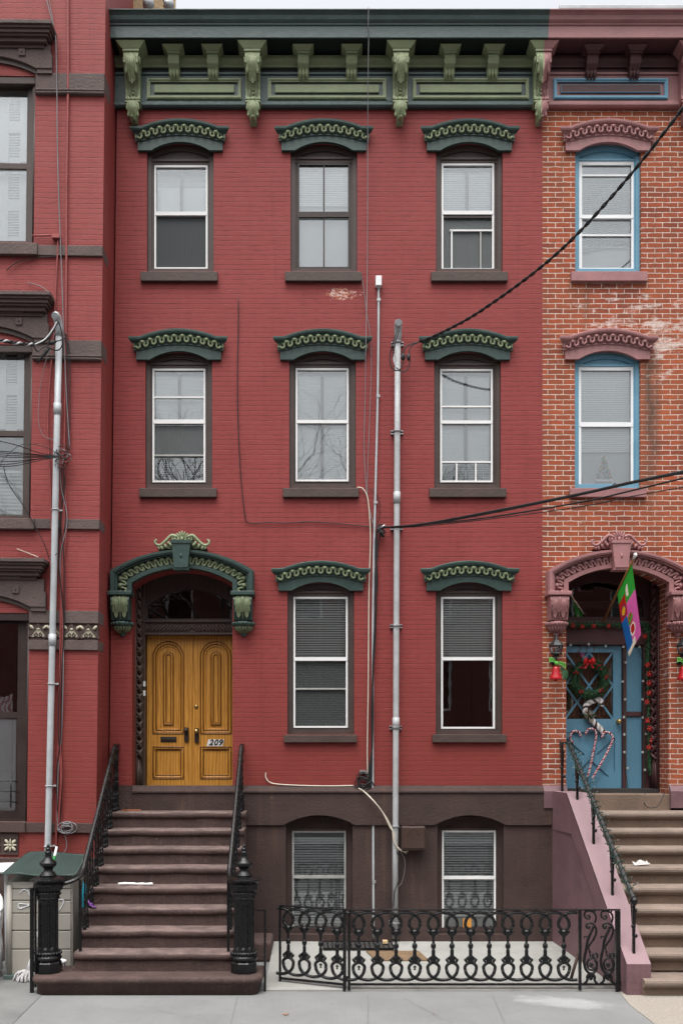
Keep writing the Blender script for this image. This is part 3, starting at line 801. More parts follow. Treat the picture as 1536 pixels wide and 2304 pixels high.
def poly_between(A, B, s): return [(a[0]+(b[0]-a[0])*s, a[1]+(b[1]-a[1])*s) for a, b in zip(A, B)]
def door_hood(parent, cxpx, dark, light, leafm, leafback, crestm):
    """arched door hood on two corbels, with a keystone and a scrolled crest"""
    y = -.1; u = dd(y)/160; x = X(cxpx, y)
    zt = lambda p: Z(p, y)
    n = 40
    out = [(x-161*u, zt(1334)), (x-161*u, zt(1312)), (x-161*u, zt(1290))]+[p for p in arc(x-161*u, x+161*u, zt(1285), 47*u, n)]+[(x+161*u, zt(1290)), (x+161*u, zt(1312)), (x+161*u, zt(1334))]
    inn = [(x-113*u, zt(1334)), (x-113*u, zt(1322)), (x-113*u, zt(1314))]+[p for p in arc(x-113*u, x+113*u, zt(1311), 33*u, n)]+[(x+113*u, zt(1314)), (x+113*u, zt(1322)), (x+113*u, zt(1334))]
    mb = MB()
    def band(s0, s1, y0, m):
        a, b = poly_between(out, inn, s0), poly_between(out, inn, s1)
        mb.plate(a+b[::-1], [], y0, 0, m)
    band(.02, .98, -.085, dark); band(0, .34, -.15, dark); band(.04, .24, -.19, dark); band(.06, .17, -.20, dark); band(.78, 1, -.12, dark)
    h = mb.build('door_hood', parent)
    mid = poly_between(out, inn, .56); nr = [((a[0]-b[0]), (a[1]-b[1])) for a, b in zip(out, inn)]
    nr = [(p/math.hypot(p, q), q/math.hypot(p, q)) for p, q in nr]
    mb = MB(); serpentine(mb, mid, nr, .05, .092, .0175, light, -.108); mb.build('egg_moulding', h)
    # keystone
    mb = MB(); k0, k1 = zt(1281), zt(1222)
    q = [(x-15*u, k0), (x-21*u, k1), (x+21*u, k1), (x+15*u, k0)]
    mb.plate(q, [], -.25, -.05, dark)
    mb.plate([(x-17*u, k0-.03), (x-17.5*u, k0+.0), (x+17.5*u, k0), (x+17*u, k0-.03)], [], -.235, -.05, dark)
    mb.plate(grow(q, .012)[1:3]+[(x+22*u, k1-.03), (x-22*u, k1-.03)], [], -.262, -.05, dark)
    mb.ball((x, -.25, (k0+k1)/2-.02), .02, .012, .035, dark, 8, 5)
    mb.build('keystone', h)
    # crest: two scrolls, a small palmette, and leafy tails
    mb = MB(); zc = zt(1222); yy = -.12
    for s in (-1, 1):
        sp = [Vector((x+s*(p.x-x), p.y, p.z)) for p in spiral((x+16*u, zc+8*u), .06, .008, -.5*PI, -1.6, yy, 26)]
        mb.tube(sp, [.022-.012*i/len(sp) for i in range(len(sp))], crestm, 7)
        tail = smooth_path([(x+s*12*u, yy, zc+13*u), (x+s*24*u, yy, zc+16*u), (x+s*36*u, yy, zc+5*u), (x+s*48*u, yy, zc-5*u), (x+s*58*u, yy, zc-4*u), (x+s*61*u, yy, zc+4*u), (x+s*56*u, yy, zc+6*u)], 5)
        mb.tube(tail, [.026-.012*i/len(tail) for i in range(len(tail))], crestm, 7)
        for a, b, r in ((30, 1, .03), (38, -5, .034), (46, -9, .03), (26, -3, .03), (52, -10, .022)):
            mb.ball((x+s*a*u, yy+.01, zc+b*u-.01), r*.75, .03, r*1.35, crestm, 8, 5, Matrix.Rotation(s*.5, 3, 'Y'))
        mb.ball((x+s*16*u, yy-.012, zc+8*u), .02, .02, .02, crestm, 8, 6)
    for a in (-2, -1, 0, 1, 2):
        mb.ball((x+a*4.2*u, yy, zc+(20-abs(a)*2.0)*u), .016, .022, .05, crestm, 8, 5, Matrix.Rotation(a*.35, 3, 'Y'))
    mb.ball((x, yy-.02, zc+8*u), .026, .024, .034, crestm, 8, 6)
    mb.plate([(x-56*u, zc-12*u), (x-30*u, zc-1*u), (x-24*u, zc+14*u), (x+24*u, zc+14*u), (x+30*u, zc-1*u), (x+56*u, zc-12*u)], [], -.09, -.0, crestm)
    mb.build('crest', h)
    # corbels
    for s in (-1, 1):
        cx = x+s*137*u; mb = MB()
        mb.box(cx-.165, cx+.165, -.25, 0, zt(1342), zt(1333), dark, .008)
        zc = zt(1342); prof = [(0, 0), (.20, 0), (.225, -.06), (.21, -.16), (.17, -.25), (.145, -.34), (0, -.34)]
        mb.prism([(-o, zc+h_) for o, h_ in prof], cx-.120, cx+.120, leafback)
        for q in (-.128, .108): mb.prism([(-o-.012 if o else 0, zc+h_) for o, h_ in prof], cx+q, cx+q+.02, leafback)
        def surf(z, zc=zc):
            hh = z-zc
            for (o0, h0), (o1, h1) in zip(prof[1:], prof[2:]):
                if h1 <= hh <= h0: return o0+(o1-o0)*(hh-h0)/(h1-h0)
            return .15
        for q in (-.056, .056): leaf(mb, cx+q, .105, zc-.005, zc-.31, surf, leafm, 4, .016, .5)
        mb.tube([(cx, -.215, zc), (cx, -.24, zc-.06), (cx, -.225, zc-.16), (cx, -.18, zc-.26), (cx, -.16, zc-.33)], .012, leafm, 6)
        mb.lathe([(.11, -.345), (.14, -.355), (.155, -.385), (.15, -.405), (.125, -.42)], (cx, -.02, zc), leafback, 20, sy=1.1)
        for k in range(9):
            a = PI+PI*(k+.5)/9
            mb.ball((cx+.15*math.cos(a), -.02+.165*math.sin(a), zc-.38), .022, .022, .026, leafback, 6, 4)
            mb.tube([(cx+.125*math.cos(a), -.02+.135*math.sin(a), zc-.415), (cx+.10*math.cos(a), -.02+.11*math.sin(a), zc-.46), (cx+.045*math.cos(a), -.02+.05*math.sin(a), zc-.505)], [.018, .016, .006], leafm, 6)
        mb.lathe([(.115, -.42), (.085, -.47), (.04, -.51), (.045, -.525), (.02, -.55), (.006, -.565)], (cx, -.02, zc), leafback, 18)
        mb.build('corbel', h)
    return h

def carved_jamb(parent, xa, ya, xb, yb, z0, z1, m, step=.135):
    """rope of leaves climbing a slanted jamb face"""
    mb = MB(); t = Vector((xb-xa, yb-ya, 0)); L = t.length; t.normalize(); nrm = Vector((t.y, -t.x, 0))
    if nrm.y > 0: nrm = -nrm
    th = .03
    q = [Vector((xa, ya, 0)), Vector((xb, yb, 0)), Vector((xb, yb, 0))-nrm*.12, Vector((xa, ya, 0))-nrm*.12]
    A = [mb.v(p.x, p.y, z0) for p in q]; B = [mb.v(p.x, p.y, z1) for p in q]
    for k in range(4): mb.f([A[k], A[(k+1) % 4], B[(k+1) % 4], B[k]], m)
    mb.f(A[::-1], m); mb.f(B, m)
    c = Vector(((xa+xb)/2, (ya+yb)/2, 0)); z = z0+.55
    for s in (0, L): 
        p = Vector((xa, ya, 0))+t*s; mb.tube([p+Vector((0, 0, z0)), p+Vector((0, 0, z1))], .012, m, 6)
    for k in range(4): mb.tube([c+t*(k-1.5)*L*.2+Vector((0, 0, z0+.02)), c+t*(k-1.5)*L*.2+nrm*.02+Vector((0, 0, z0+.3)), c+Vector((0, 0, z0+.5))], .014, m, 6)
    while z < z1-.05:
        for s, dz in ((-1, 0), (1, step*.45)):
            a = c+t*(-s*L*.30)+Vector((0, 0, z+dz-.06)); b = c+t*(s*L*.05)+nrm*.03+Vector((0, 0, z+dz)); e = c+t*(s*L*.36)+nrm*.018+Vector((0, 0, z+dz+.075))
            mb.tube(smooth_path([a, b, e], 4), [.012, .017, .022, .026, .028, .026, .022, .016, .008], m, 6)
        mb.ball(c+t*L*.28+nrm*.02+Vector((0, 0, z+.02)), .017, .017, .017, m, 6, 5)
        z += step
    return mb.build('carved_jamb', parent)
# ------------------------------------------------------------------ the red house in the middle
RED = thing('brick_rowhouse', (0, 0, 0), 'dark red painted brick rowhouse with green cornice and wooden double door', 'house', None)
XL, XR = -3.12, X(1220)
def hole_px(cx, leg, sill, hw=75, rise=17, y=0):
    x = X(cx, y); return arch_loop(x-hw/160, x+hw/160, Z(sill, y), Z(leg, y)+.01, rise/160, 18)
RW = [  # cx, hood leg, sill top
    dict(cx=405.5, leg=338, st=610, sill=(316, 489, 610, 631), fr=(347, 371, 467, 605), meet=(476, 484), covers=[('shade', 360, 408, 'blind_grey'), ('shade', 408, 420, 'shade_grey'), ('shade', 420, 484, 'blind_white')], screens=[(486, 604, 'insect_screen')]),
    dict(cx=728.5, leg=338, st=610, sill=(641, 813, 610, 631), fr=(669, 366, 787, 604), meet=(476, 488), frm='dark_sash', covers=[('blind', 376, 462, 'blind_white', 70), ('shade', 462, 604, 'shade_grey')], mull=None, bars=(('v', 728.5, 369, 477), ('v', 728.5, 487, 601))),
    dict(cx=1055.5, leg=338, st=610, sill=(970, 1142, 610, 631), fr=(993, 367, 1111, 607), meet=(474, 482), covers=[('blind', 370, 486, 'blind_white', 70), ('shade', 520, 606, 'interior_lit', 1015, 1096)], screens=[(488, 604, 'light_screen')],
         bars=(('h', 517, 1012, 1110, 'white_paint'), ('v', 1016, 517, 604), ('v', 1081, 520, 604, 'old_aluminium'), ('h', 487, 'dark_sash'))),
    dict(cx=402, leg=809, st=1098, sill=(313, 487, 1098, 1118), fr=(343, 829, 462, 1085), meet=(944, 953), covers=[('blind', 836, 955, 'blind_white', 72), ('blind', 955, 1030, 'blind_grey', 70), ('blind', 1030, 1084, 'blind_grey', 48)], bars=(('h', 893), ('h', 1024, 'old_aluminium')), screens=[(956, 1023, 'light_screen')]),
    dict(cx=725.5, leg=809, st=1098, sill=(636, 807, 1098, 1118), fr=(665, 828, 784, 1083), meet=(945, 952), covers=[('blind', 832, 1082, 'blind_white', 72)]),
    dict(cx=1051.5, leg=809, st=1098, sill=(966, 1139, 1098, 1118), fr=(990, 830, 1108, 1085), meet=(946, 953), covers=[('blind', 834, 1040, 'blind_white', 72), ('blind', 1043, 1083, 'blind_grey', 25)], bars=(('h', 914), ('h', 1039), ('v', 1027, 1042, 1082), ('v', 1070, 1042, 1082))),
    dict(cx=721.5, leg=1329, st=1653, sill=(638, 803, 1654, 1671), fr=(660, 1343, 782, 1638), meet=(1479, 1487), covers=[('blind', 1348, 1482, 'blind_white', 54, .0335), ('blind', 1488, 1636, 'blind_white', 50, .0335)], bars=(('h', 1550, 'old_aluminium'),), mull=None, screens=[(1488, 1634, 'fine_screen')]),
    dict(cx=1055, leg=1329, st=1653, sill=(973, 1139, 1653, 1671), fr=(992, 1343, 1113, 1640), meet=(1479, 1486), covers=[('blind', 1348, 1482, 'blind_white', 60, .0335)], mull=None),
]
BW = [dict(cx=718, fr=(657, 1870, 778, 2095), meet=(1970, 1977), frm='old_aluminium', covers=[('blind', 1885, 2075, 'blind_white', 46, .036)]),
      dict(cx=1057.5, fr=(994, 1869, 1115, 2097), meet=(1972, 1979), covers=[('blind', 1872, 2060, 'blind_white', 46, .036)])]
DX0, DX1 = X(297), X(523)
door_loop = arch_loop(DX0, DX1, 2.0, Z(1318), 36/160, 24)
mb = MB(); holes = [hole_px(w['cx'], w['leg'], w['st']) for w in RW]
bholes = [arch_loop(X(643), X(793), Z(2103), Z(1857), 20/160, 18), arch_loop(X(983), X(1132), Z(2103), Z(1857), 20/160, 18)]
zb = Z(1783)
xside = lambda z: -2.901+(z-6.9)*.0115+.020     # an open joint against the leaning neighbour
mb.plate([(xside(zb-.1), zb-.1), (xside(12.55), 12.55), (XR, 12.55), (XR, zb-.1)], [h for h in holes]+[[(p[0], max(p[1], zb-.06)) for p in door_loop]], 0, .30, 'red_brick')
mb.build('wall', RED)
mb = MB(); shell(mb, XL, XR, .30, 9, 0, 12.62, 'interior_dark', (2.15, 5.65, 9.1)); mb.build('interior_wall', RED)
mb = MB(); mb.box(XL, XR, .0, 9, 12.625, 12.64, 'roof_tar'); mb.build('roof', RED)
# basement: lower wall, arched band, water table
mb = MB()
xb0, xb1 = X(300), X(1243)
mb.plate(rect(xb0, XR+.2, -.05, Z(1857)+.12), [grow(b, .0) for b in bholes], -.03, .29, 'basement_stone')
# band: straight lower edge broken by the two window arches
low = [(xb0, Z(1857, -.06))]
for b in ((643, 793), (983, 1132)):
    low += [(X(b[0]-6, -.06), Z(1857, -.06))]+arc(X(b[0], -.06), X(b[1], -.06), Z(1854, -.06), 19/160, 18)+[(X(b[1]+6, -.06), Z(1857, -.06))]
low += [(XR+.19, Z(1857, -.06))]
mb.plate(low+[(XR+.19, Z(1784, -.06)), (xb0, Z(1784, -.06))], [], -.065, -.0305, 'basement_stone')
mb.prism([(-.0305, Z(1784, -.06)+.001), (-.085, Z(1784, -.06)+.001), (-.085, Z(1784, -.06)+.02), (-.02, Z(1768, -.02)), (0.01, Z(1768, -.02)), (.01, Z(1784, -.06))], xb0, XR, 'basement_stone')
mb.box(XL+.02, xb0, -.035, .1, -.05, Z(1768), 'basement_stone')
mb.build('basement_wall', RED)
for w in RW:
    k = {q: w[q] for q in ('covers', 'screens', 'bars', 'frm', 'mull') if q in w}
    window(RED, hole_px(w['cx'], w['leg'], w['st']), w['fr'], w['meet'], w['sill'], **k)
    window_hood(RED, w['cx'], w['leg'], 'dark_green', 'hood_olive')
for w, hl in zip(BW, bholes):
    k = {q: w[q] for q in ('covers', 'frm') if q in w}
    window(RED, hl, w['fr'], w['meet'], None, cas='basement_stone', mull=None, yb=.03, headroom=False, **k)
# cornice
CX1 = X(1233, -.4)
cor = cornice(RED, -2.985, CX1, 'cornice_sheen_green', 'olive_green', 'soffit_shade_green', [(330, 543), (602, 869), (928, 1190)], 'olive_green')
zs = CZ_SOF-.004
b0 = big_bracket(cor, X(299, -.16), zs, 'olive_green')
for px in (569, 900): dup(b0, (X(px, -.16)-X(299, -.16), 0, 0))
BXR = X(1217, -.16)
big_bracket(cor, BXR, zs, 'olive_green', half=-1)
s0 = small_bracket(cor, X(390, -.2), zs, 'olive_green')
for px in (478, 682, 791, 1012, 1110): dup(s0, (X(px, -.2)-X(390, -.2), 0, 0))
# door
door_hood(RED, 410, 'dark_green', 'hood_olive', 'hood_olive', 'dark_green', 'olive_green')
yd = .62; zt = 2.185
dx0, dx1, dz1 = X(330, yd), X(534, yd), Z(1429, yd)
mb = MB()   # brick reveal, vestibule walls and ceiling, frame posts
mb.box(DX0-.12, DX0-.0, .28, .5, 2.0, 5.4, 'red_brick'); 
mb.box(DX0-.12, DX0+.02, .5, .9, 2.0, 5.5, 'jamb_wood'); mb.box(DX1-.02, DX1+.2, .30, .9, 2.0, 5.5, 'jamb_wood')
mb.build('door_reveal', RED)
carved_jamb(RED, X(304.5, .27), .27, X(319, .46), .46, zt, 5.25, 'jamb_wood')
carved_jamb(RED, DX1+.12, .305, DX1-.025, .46, zt, 5.25, 'jamb_wood')
mb = MB()
mb.box(X(318, .5), dx0-.004, .47, yd+.08, zt, 5.25, 'jamb_wood', .006); mb.box(dx1+.004, dx1+.16, .47, yd+.08, zt, 5.25, 'jamb_wood', .006)
zta, ztb = Z(1430, .55), Z(1402, .55)
mb.box(dx0-.003, dx1+.003, .50, yd+.08, zta, ztb, 'jamb_wood')
mb.box(dx0-.05, dx1+.05, .455, .52, ztb, ztb+.03, 'jamb_wood', .008); mb.box(dx0-.003, dx1+.003, .47, .50, zta-.0, zta+.03, 'jamb_wood', .006)
k = 0; xx = dx0+.03
while xx < dx1-.02:
    sgn = 1 if xx < (dx0+dx1)/2 else -1
    mb.ball((xx, .495, (zta+ztb)/2+.01), .022, .02, .085, 'jamb_wood', 7, 5, Matrix.Rotation(sgn*.8, 3, 'Y')); xx += .052
tr0, tr1 = ztb+.031, Z(1318, .55)
hl = arch_loop(dx0+.03, dx1-.03, tr0+.03, tr0+.22, .24, 20)
mb.plate(rect(dx0-.003, dx1+.003, tr0, 5.5), [hl], .53, .60, 'jamb_wood')
fr = mb.build('door_frame', RED)
mb = MB(); mb.plate(grow(hl, .01), [], .565, .57, 'transom_glass'); mb.build('transom_pane', fr)
mb = MB(); mb.box(dx0-.3, dx1+.3, 1.1, 1.12, 4.4, 5.6, 'sill_brown'); mb.build('hall_wall', fr)
for py in (1539, 1560):
    mb = MB(); mb.boxpx(321.5, 327, py-6, py+6, .455, .47, 'white_vinyl', .003); mb.build('doorbell', fr)
def arch_ring(mb, x0, x1, z0, z1, inset, r, y, m, arched=True):
    a, b = x0+inset, x1-inset; R = (b-a)/2
    if arched: pts = [(a, y, z0+inset)]+[(p[0], y, p[1]) for p in arc(a, b, z1-inset-R, R*.999, 18)]+[(b, y, z0+inset)]
    else: pts = [(a, y, z0+inset), (a, y, z1-inset), (b, y, z1-inset), (b, y, z0+inset)]
    pts2 = []
    for i in range(len(pts)):
        p, q = Vector(pts[i]), Vector(pts[(i+1) % len(pts)])
        seg = max(1, int((q-p).length/.08)) if (q-p).length > .1 else 1
        for t in range(seg): pts2.append(p.lerp(q, t/seg))
    mb.tube(pts2, r, m, 6, closed=True)
def leaf_door(xa, xb, px, mail=False):
    mb = MB(); ax0, ax1 = X(px[0], yd), X(px[1], yd); az1, az0 = Z(1444, yd), Z(1651, yd); R = (ax1-ax0)/2
    A = arch_loop(ax0, ax1, az0, az1-R, R*.999, 24); lz1, lz0 = Z(1681, yd), Z(1752, yd)
    mb.plate(rect(xa, xb, zt+.012, dz1-.006), [A, rect(ax0, ax1, lz0, lz1)], yd, yd+.05, 'oak_door')
    mb.box(ax0-.01, ax1+.01, yd+.024, yd+.045, az0-.01, az1+.01, 'oak_door'); mb.box(ax0-.01, ax1+.01, yd+.024, yd+.045, lz0-.01, lz1+.01, 'oak_door')
    d = MB()
    arch_ring(d, ax0, ax1, az0, az1, .0, .012, yd, 'oak_dark'); arch_ring(mb, ax0, ax1, az0, az1, .020, .015, yd+.010, 'oak_door'); arch_ring(d, ax0, ax1, az0, az1, .042, .008, yd+.022, 'oak_dark')
    arch_ring(mb, ax0, ax1, az0, az1, .06, .014, yd+.022, 'oak_door')
    arch_ring(d, ax0+.155, ax1-.155, az0+.125, az1-.155, .0, .011, yd+.018, 'oak_dark'); arch_ring(mb, ax0+.155, ax1-.155, az0+.125, az1-.155, .018, .012, yd+.016, 'oak_door'); arch_ring(d, ax0+.155, ax1-.155, az0+.125, az1-.155, .036, .007, yd+.022, 'oak_dark')
    arch_ring(d, ax0, ax1, lz0, lz1, .0, .012, yd, 'oak_dark', False); arch_ring(mb, ax0, ax1, lz0, lz1, .020, .015, yd+.010, 'oak_door', False); arch_ring(d, ax0, ax1, lz0, lz1, .045, .009, yd+.020, 'oak_dark', False)
    o = mb.build('door', RED); d.build('panel_moulding', o); return o
xm = X(431.5, yd)
d1 = leaf_door(dx0+.004, xm-.004, (344, 413)); d2 = leaf_door(xm+.004, dx1-.004, (451, 520))
mb = MB(); mb.box(xm-.028, xm+.010, yd-.018, yd-.002, zt+.012, dz1-.006, 'oak_door', .005); mb.build('meeting_stile', d1)
mb = MB(); mb.boxpx(361, 397, 1658, 1670, yd-.012, yd, 'dark_bronze', .004); mb.boxpx(364, 394, 1661, 1667, yd-.02, yd-.0125, 'dark_bronze', .004); mb.build('mail_slot', d1)
def knob_plate(par, px, pym, knobm):
    mb = MB(); mb.boxpx(px-5, px+5, pym-7, pym+25, yd-.03, yd-.019, 'dark_bronze', .003)
    mb.lathe([(.012, 0), (.012, .025), (.03, .035), (.033, .05), (.025, .065), (.005, .07)], (X(px, yd), yd-.03, Z(pym, yd)), knobm, 14, axis='Y'); mb.build('door_handle', par)
knob_plate(d1, 419.5, 1644, 'dark_bronze'); knob_plate(d2, 442.5, 1646, 'brass')
mb = MB(); mb.lathe([(.03, 0), (.03, .012), (.018, .02), (.006, .022)], (X(441.5, yd), yd, Z(1590, yd)), 'brass', 16, axis='Y'); mb.build('lock', d2)
def text_mesh(body, size, x, y, z, m, parent, name, shear=0, depth=.003, extra=.0):
    cu = bpy.data.curves.new(name, 'FONT'); cu.body = body; cu.size = size; cu.align_x = 'CENTER'; cu.align_y = 'CENTER'; cu.shear = shear; cu.extrude = depth; cu.offset = extra
    cu.space_character = 1.15
    o = bpy.data.objects.new(name, cu); COL.objects.link(o)
    me = bpy.data.meshes.new_from_object(o); bpy.data.objects.remove(o)
    me.transform(Matrix.Translation(Vector((x, y, z))) @ Matrix.Rotation(PI/2, 4, 'X'))
    r = parent
    while r is not None:
        if r.parent is None: me.transform(Matrix.Translation(-r.location))
        r = r.parent
    me.materials.clear(); me.materials.append(MATS[m])
    k = bpy.data.objects.new(name, me); COL.objects.link(k); k.parent = parent
    return k
mb = MB(); a, b = Z(1679, yd), Z(1664, yd)
mb.plate([(X(465, yd), a), (X(469, yd), b), (X(504.5, yd), b), (X(500.5, yd), a)], [], yd-.006, yd-.001, 'white_paint'); npl = mb.build('number_plate', d2)
text_mesh('209', .118, X(485, yd), yd-.0085, (a+b)/2, 'cable_black', npl, 'door_number', .3, .002, .0035)
# ------------------------------------------------------------------ the orange brick house on the right
ORG = thing('brick_rowhouse', (7.0, 0, 0), 'orange bare brick rowhouse with mauve cornice, blue window frames and decorated blue door', 'house', None)
XR2 = 10.9
ox0, ox1 = X(1273), X(1504)
odoor = arch_loop(ox0, ox1, 2.0, Z(1312), 40/160, 24)
OW = [dict(cx=1367.5, leg=338, st=610, sill=(1285, 1457, 610, 631), fr=(1301, 362, 1428, 610), meet=(483, 491), bars=(('h', 393), ('h', 528)), covers=[('shade', 362, 400, 'blind_grey'), ('blind', 400, 556, 'blind_grey', 60, .0262, .10), ('shade', 556, 612, 'shade_grey')]),
      dict(cx=1366.5, leg=808, st=1098, sill=(1282, 1455, 1098, 1118), fr=(1299, 825, 1427, 1097), meet=(950, 960), covers=[('blind', 826, 1016, 'blind_white', 66), ('shade', 1012, 1098, 'shade_grey')])]
holes = [hole_px(w['cx'], w['leg'], w['st'], 74) for w in OW]
extra = [[(p[0]+X(2020)-X(1367.5), p[1]) for p in h] for h in holes]
mb = MB(); mb.plate(rect(XR, XR2, zb-.1, 12.55), holes+[[(p[0], max(p[1], zb-.06)) for p in odoor]], 0, .38, 'orange_brick'); mb.build('wall', ORG)
mb = MB(); shell(mb, XR+.01, XR2, .38, 9, 0, 12.62, 'interior_dark', (2.15, 5.65, 9.1)); mb.build('interior_wall', ORG)
mb = MB(); mb.box(XR+.005, XR2, .0, 9, 12.625, 12.64, 'roof_tar'); mb.build('roof', ORG)
mb = MB(); mb.prism([(.0, 2.0), (-.085, 2.0), (-.085, Z(1784, -.06)+.02), (-.022, Z(1768, -.02)), (.0, Z(1768, -.02))], XR+.003, ox0, 'mauve_wall'); mb.build('water_table', ORG)
mb = MB(); mb.prism([(.0, 2.0), (-.085, 2.0), (-.085, Z(1784, -.06)+.02), (-.022, Z(1768, -.02)), (.0, Z(1768, -.02))], ox1, XR2, 'mauve_wall'); mb.build('water_table', ORG)
for w, hl in zip(OW, holes):
    window(ORG, hl, w['fr'], w['meet'], w['sill'], cas='blue_paint', frm='white_vinyl', fw=.05, mull=None, sillm='mauve', covers=w['covers'], bars=w.get('bars', ()), headroom=False, frame_parts='sash')
    window_hood(ORG, w['cx'], w['leg'], 'mauve', 'mauve')
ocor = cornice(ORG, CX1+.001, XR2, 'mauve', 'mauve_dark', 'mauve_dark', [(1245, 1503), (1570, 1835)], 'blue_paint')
b1 = big_bracket(ocor, BXR+.001, zs, 'mauve', half=1)
big_bracket(ocor, X(1548, -.16), zs, 'mauve')
s1 = small_bracket(ocor, X(1333, -.2), zs, 'mauve_dark')
for px in (1430,): dup(s1, (X(px, -.2)-X(1333, -.2), 0, 0))
door_hood(ORG, 1391, 'mauve', 'mauve', 'mauve', 'mauve', 'mauve')
yo = .70; T = 2.19
mb = MB(); mb.box(ox1, ox1+.12, .37, .52, 2.0, 5.5, 'orange_brick'); mb.box(ox0-.12, ox0, .37, .52, 2.0, 5.5, 'orange_brick')
mb.box(ox1-.01, ox1+.12, .52, .95, 2.0, 5.5, 'mauve_dark'); mb.box(ox0-.12, ox0+.01, .52, .95, 2.0, 5.5, 'mauve_dark')
mb.build('door_reveal', ORG)
carved_jamb(ORG, X(1463, .62), .62, X(1481, .39), .39, T, 5.25, 'mauve_dark')
px0, px1, px2, px3, px4 = X(1258, yo), X(1398, yo), X(1407, yo), X(1443, yo), X(1462, yo)
z_dt, z_tb, z_tt = Z(1453, yo), Z(1408, yo), Z(1398, yo)
mb = MB()
mb.box(px1+.003, px2-.003, yo-.05, yo+.07, T, z_dt, 'mauve_dark', .006); mb.box(px3+.003, px4, yo-.05, yo+.07, T, z_dt, 'mauve_dark', .006); mb.box(px0-.12, px0-.003, yo-.05, yo+.07, T, z_dt, 'mauve_dark', .006)
mb.box(px0-.12, px4, yo-.07, yo+.07, z_dt+.002, z_tb, 'mauve_dark', .01); mb.box(px0-.12, px4, yo-.12, yo+.07, z_tb+.001, z_tt, 'mauve_dark', .012)
mb.boxpx(1407.5, 1442.5, 1602, 1612, yo-.03, yo+.05, 'mauve_dark', .005)
ot = arch_loop(px0-.02, px4-.10, z_tt+.06, z_tt+.32, .26, 20)
mb.plate(rect(px0-.12, px4, z_tt+.002, 5.6), [ot], yo-.03, yo+.05, 'mauve_dark')
ofr = mb.build('door_frame', ORG)
mb = MB(); mb.plate(grow(ot, .01), [], yo+.015, yo+.02, 'transom_glass'); mb.build('transom_pane', ofr)
mb = MB(); mb.box(px0-.5, px4+.3, 1.4, 1.42, 4.4, 5.6, 'sill_brown'); mb.box(px0+.15, px4-.35, 1.0, 1.03, 4.95, 5.06, 'opposite_stone'); mb.build('hall_wall', ofr)
mb = MB(); mb.boxpx(1407.5, 1442.5, 1456, 1601.5, yo, yo+.03, 'door_blue'); mb.build('sidelight', ofr)
mb = MB(); mb.boxpx(1407.5, 1442.5, 1612.5, 1783, yo, yo+.03, 'door_blue'); mb.build('sidelight', ofr)
# the blue door: lattice light over a crossbuck panel
lx0, lx1, lz1, lz0 = X(1272, yo), X(1379, yo), Z(1468, yo), Z(1618, yo)
qx0, qx1, qz1, qz0 = X(1272, yo), X(1383, yo), Z(1648, yo), Z(1748, yo)
mb = MB(); mb.plate(rect(px0+.003, px1-.003, T+.02, z_dt-.006), [rect(lx0, lx1, lz0, lz1), rect(qx0, qx1, qz0, qz1)], yo, yo+.05, 'door_blue')
mb.box(qx0-.01, qx1+.01, yo+.03, yo+.045, qz0-.01, qz1+.01, 'door_blue')
odr = mb.build('door', ORG)
def bar(mb, a, b, w, y0, y1, m):
    a, b = Vector(a), Vector(b); t = (b-a).normalized(); n = Vector((-t.y, t.x))*w/2
    mb.plate([tuple(a+n), tuple(b+n), tuple(b-n), tuple(a-n)], [], y0, y1, m)
mb = MB(); H = (lz1-lz0); W = (lx1-lx0); cx = (lx0+lx1)/2-.0; 
ym = (lz0+lz1)/2
for k, (a, b) in enumerate((((cx, lz1), (lx1, ym)), ((lx1, ym), (cx, lz0)), ((cx, lz0), (lx0, ym)), ((lx0, ym), (cx, lz1)), ((lx0, lz1), (lx1, lz0)), ((lx0, lz0), (lx1, lz1)))):
    bar(mb, a, b, .028, yo+.010+.0012*k, yo+.030+.0008*k, 'door_blue')
mb.build('lattice', odr)
mb = MB(); mb.box(lx0-.01, lx1+.01, yo+.036, yo+.040, lz0-.01, lz1+.01, 'window_glass'); mb.build('pane', odr)
mb = MB()
def cur(a, v): return (lx0-.05+(lx1-lx0+.1)*a, yo+.10+.025*math.sin(a*70)+.01*math.sin(a*23+1), lz0-.05+(lz1-lz0+.1)*v)
mb.grid(90, 4, cur, 'curtain_tan'); mb.build('curtain', odr)
mb = MB()
for a, b in (((qx0, qz0), (qx1, qz1)), ((qx0, qz1), (qx1, qz0))):
    bar(mb, a, b, .11, yo+.006, yo+.029, 'door_blue') if a[1] == qz0 else bar(mb, a, b, .11, yo+.0075, yo+.028, 'door_blue')
mb.build('crossbuck', odr)
mb = MB(); mb.lathe([(.035, 0), (.035, .012), (.014, .02), (.014, .045), (.034, .055), (.038, .075), (.028, .095), (.005, .10)], (X(1390, yo), yo, Z(1624, yo)), 'brass', 16, axis='Y'); mb.build('door_handle', odr)
text_mesh('2 1 1', .12, X(1318, yo), yo-.002, Z(1461, yo), 'ochre_line', odr, 'door_number', .25, .002)

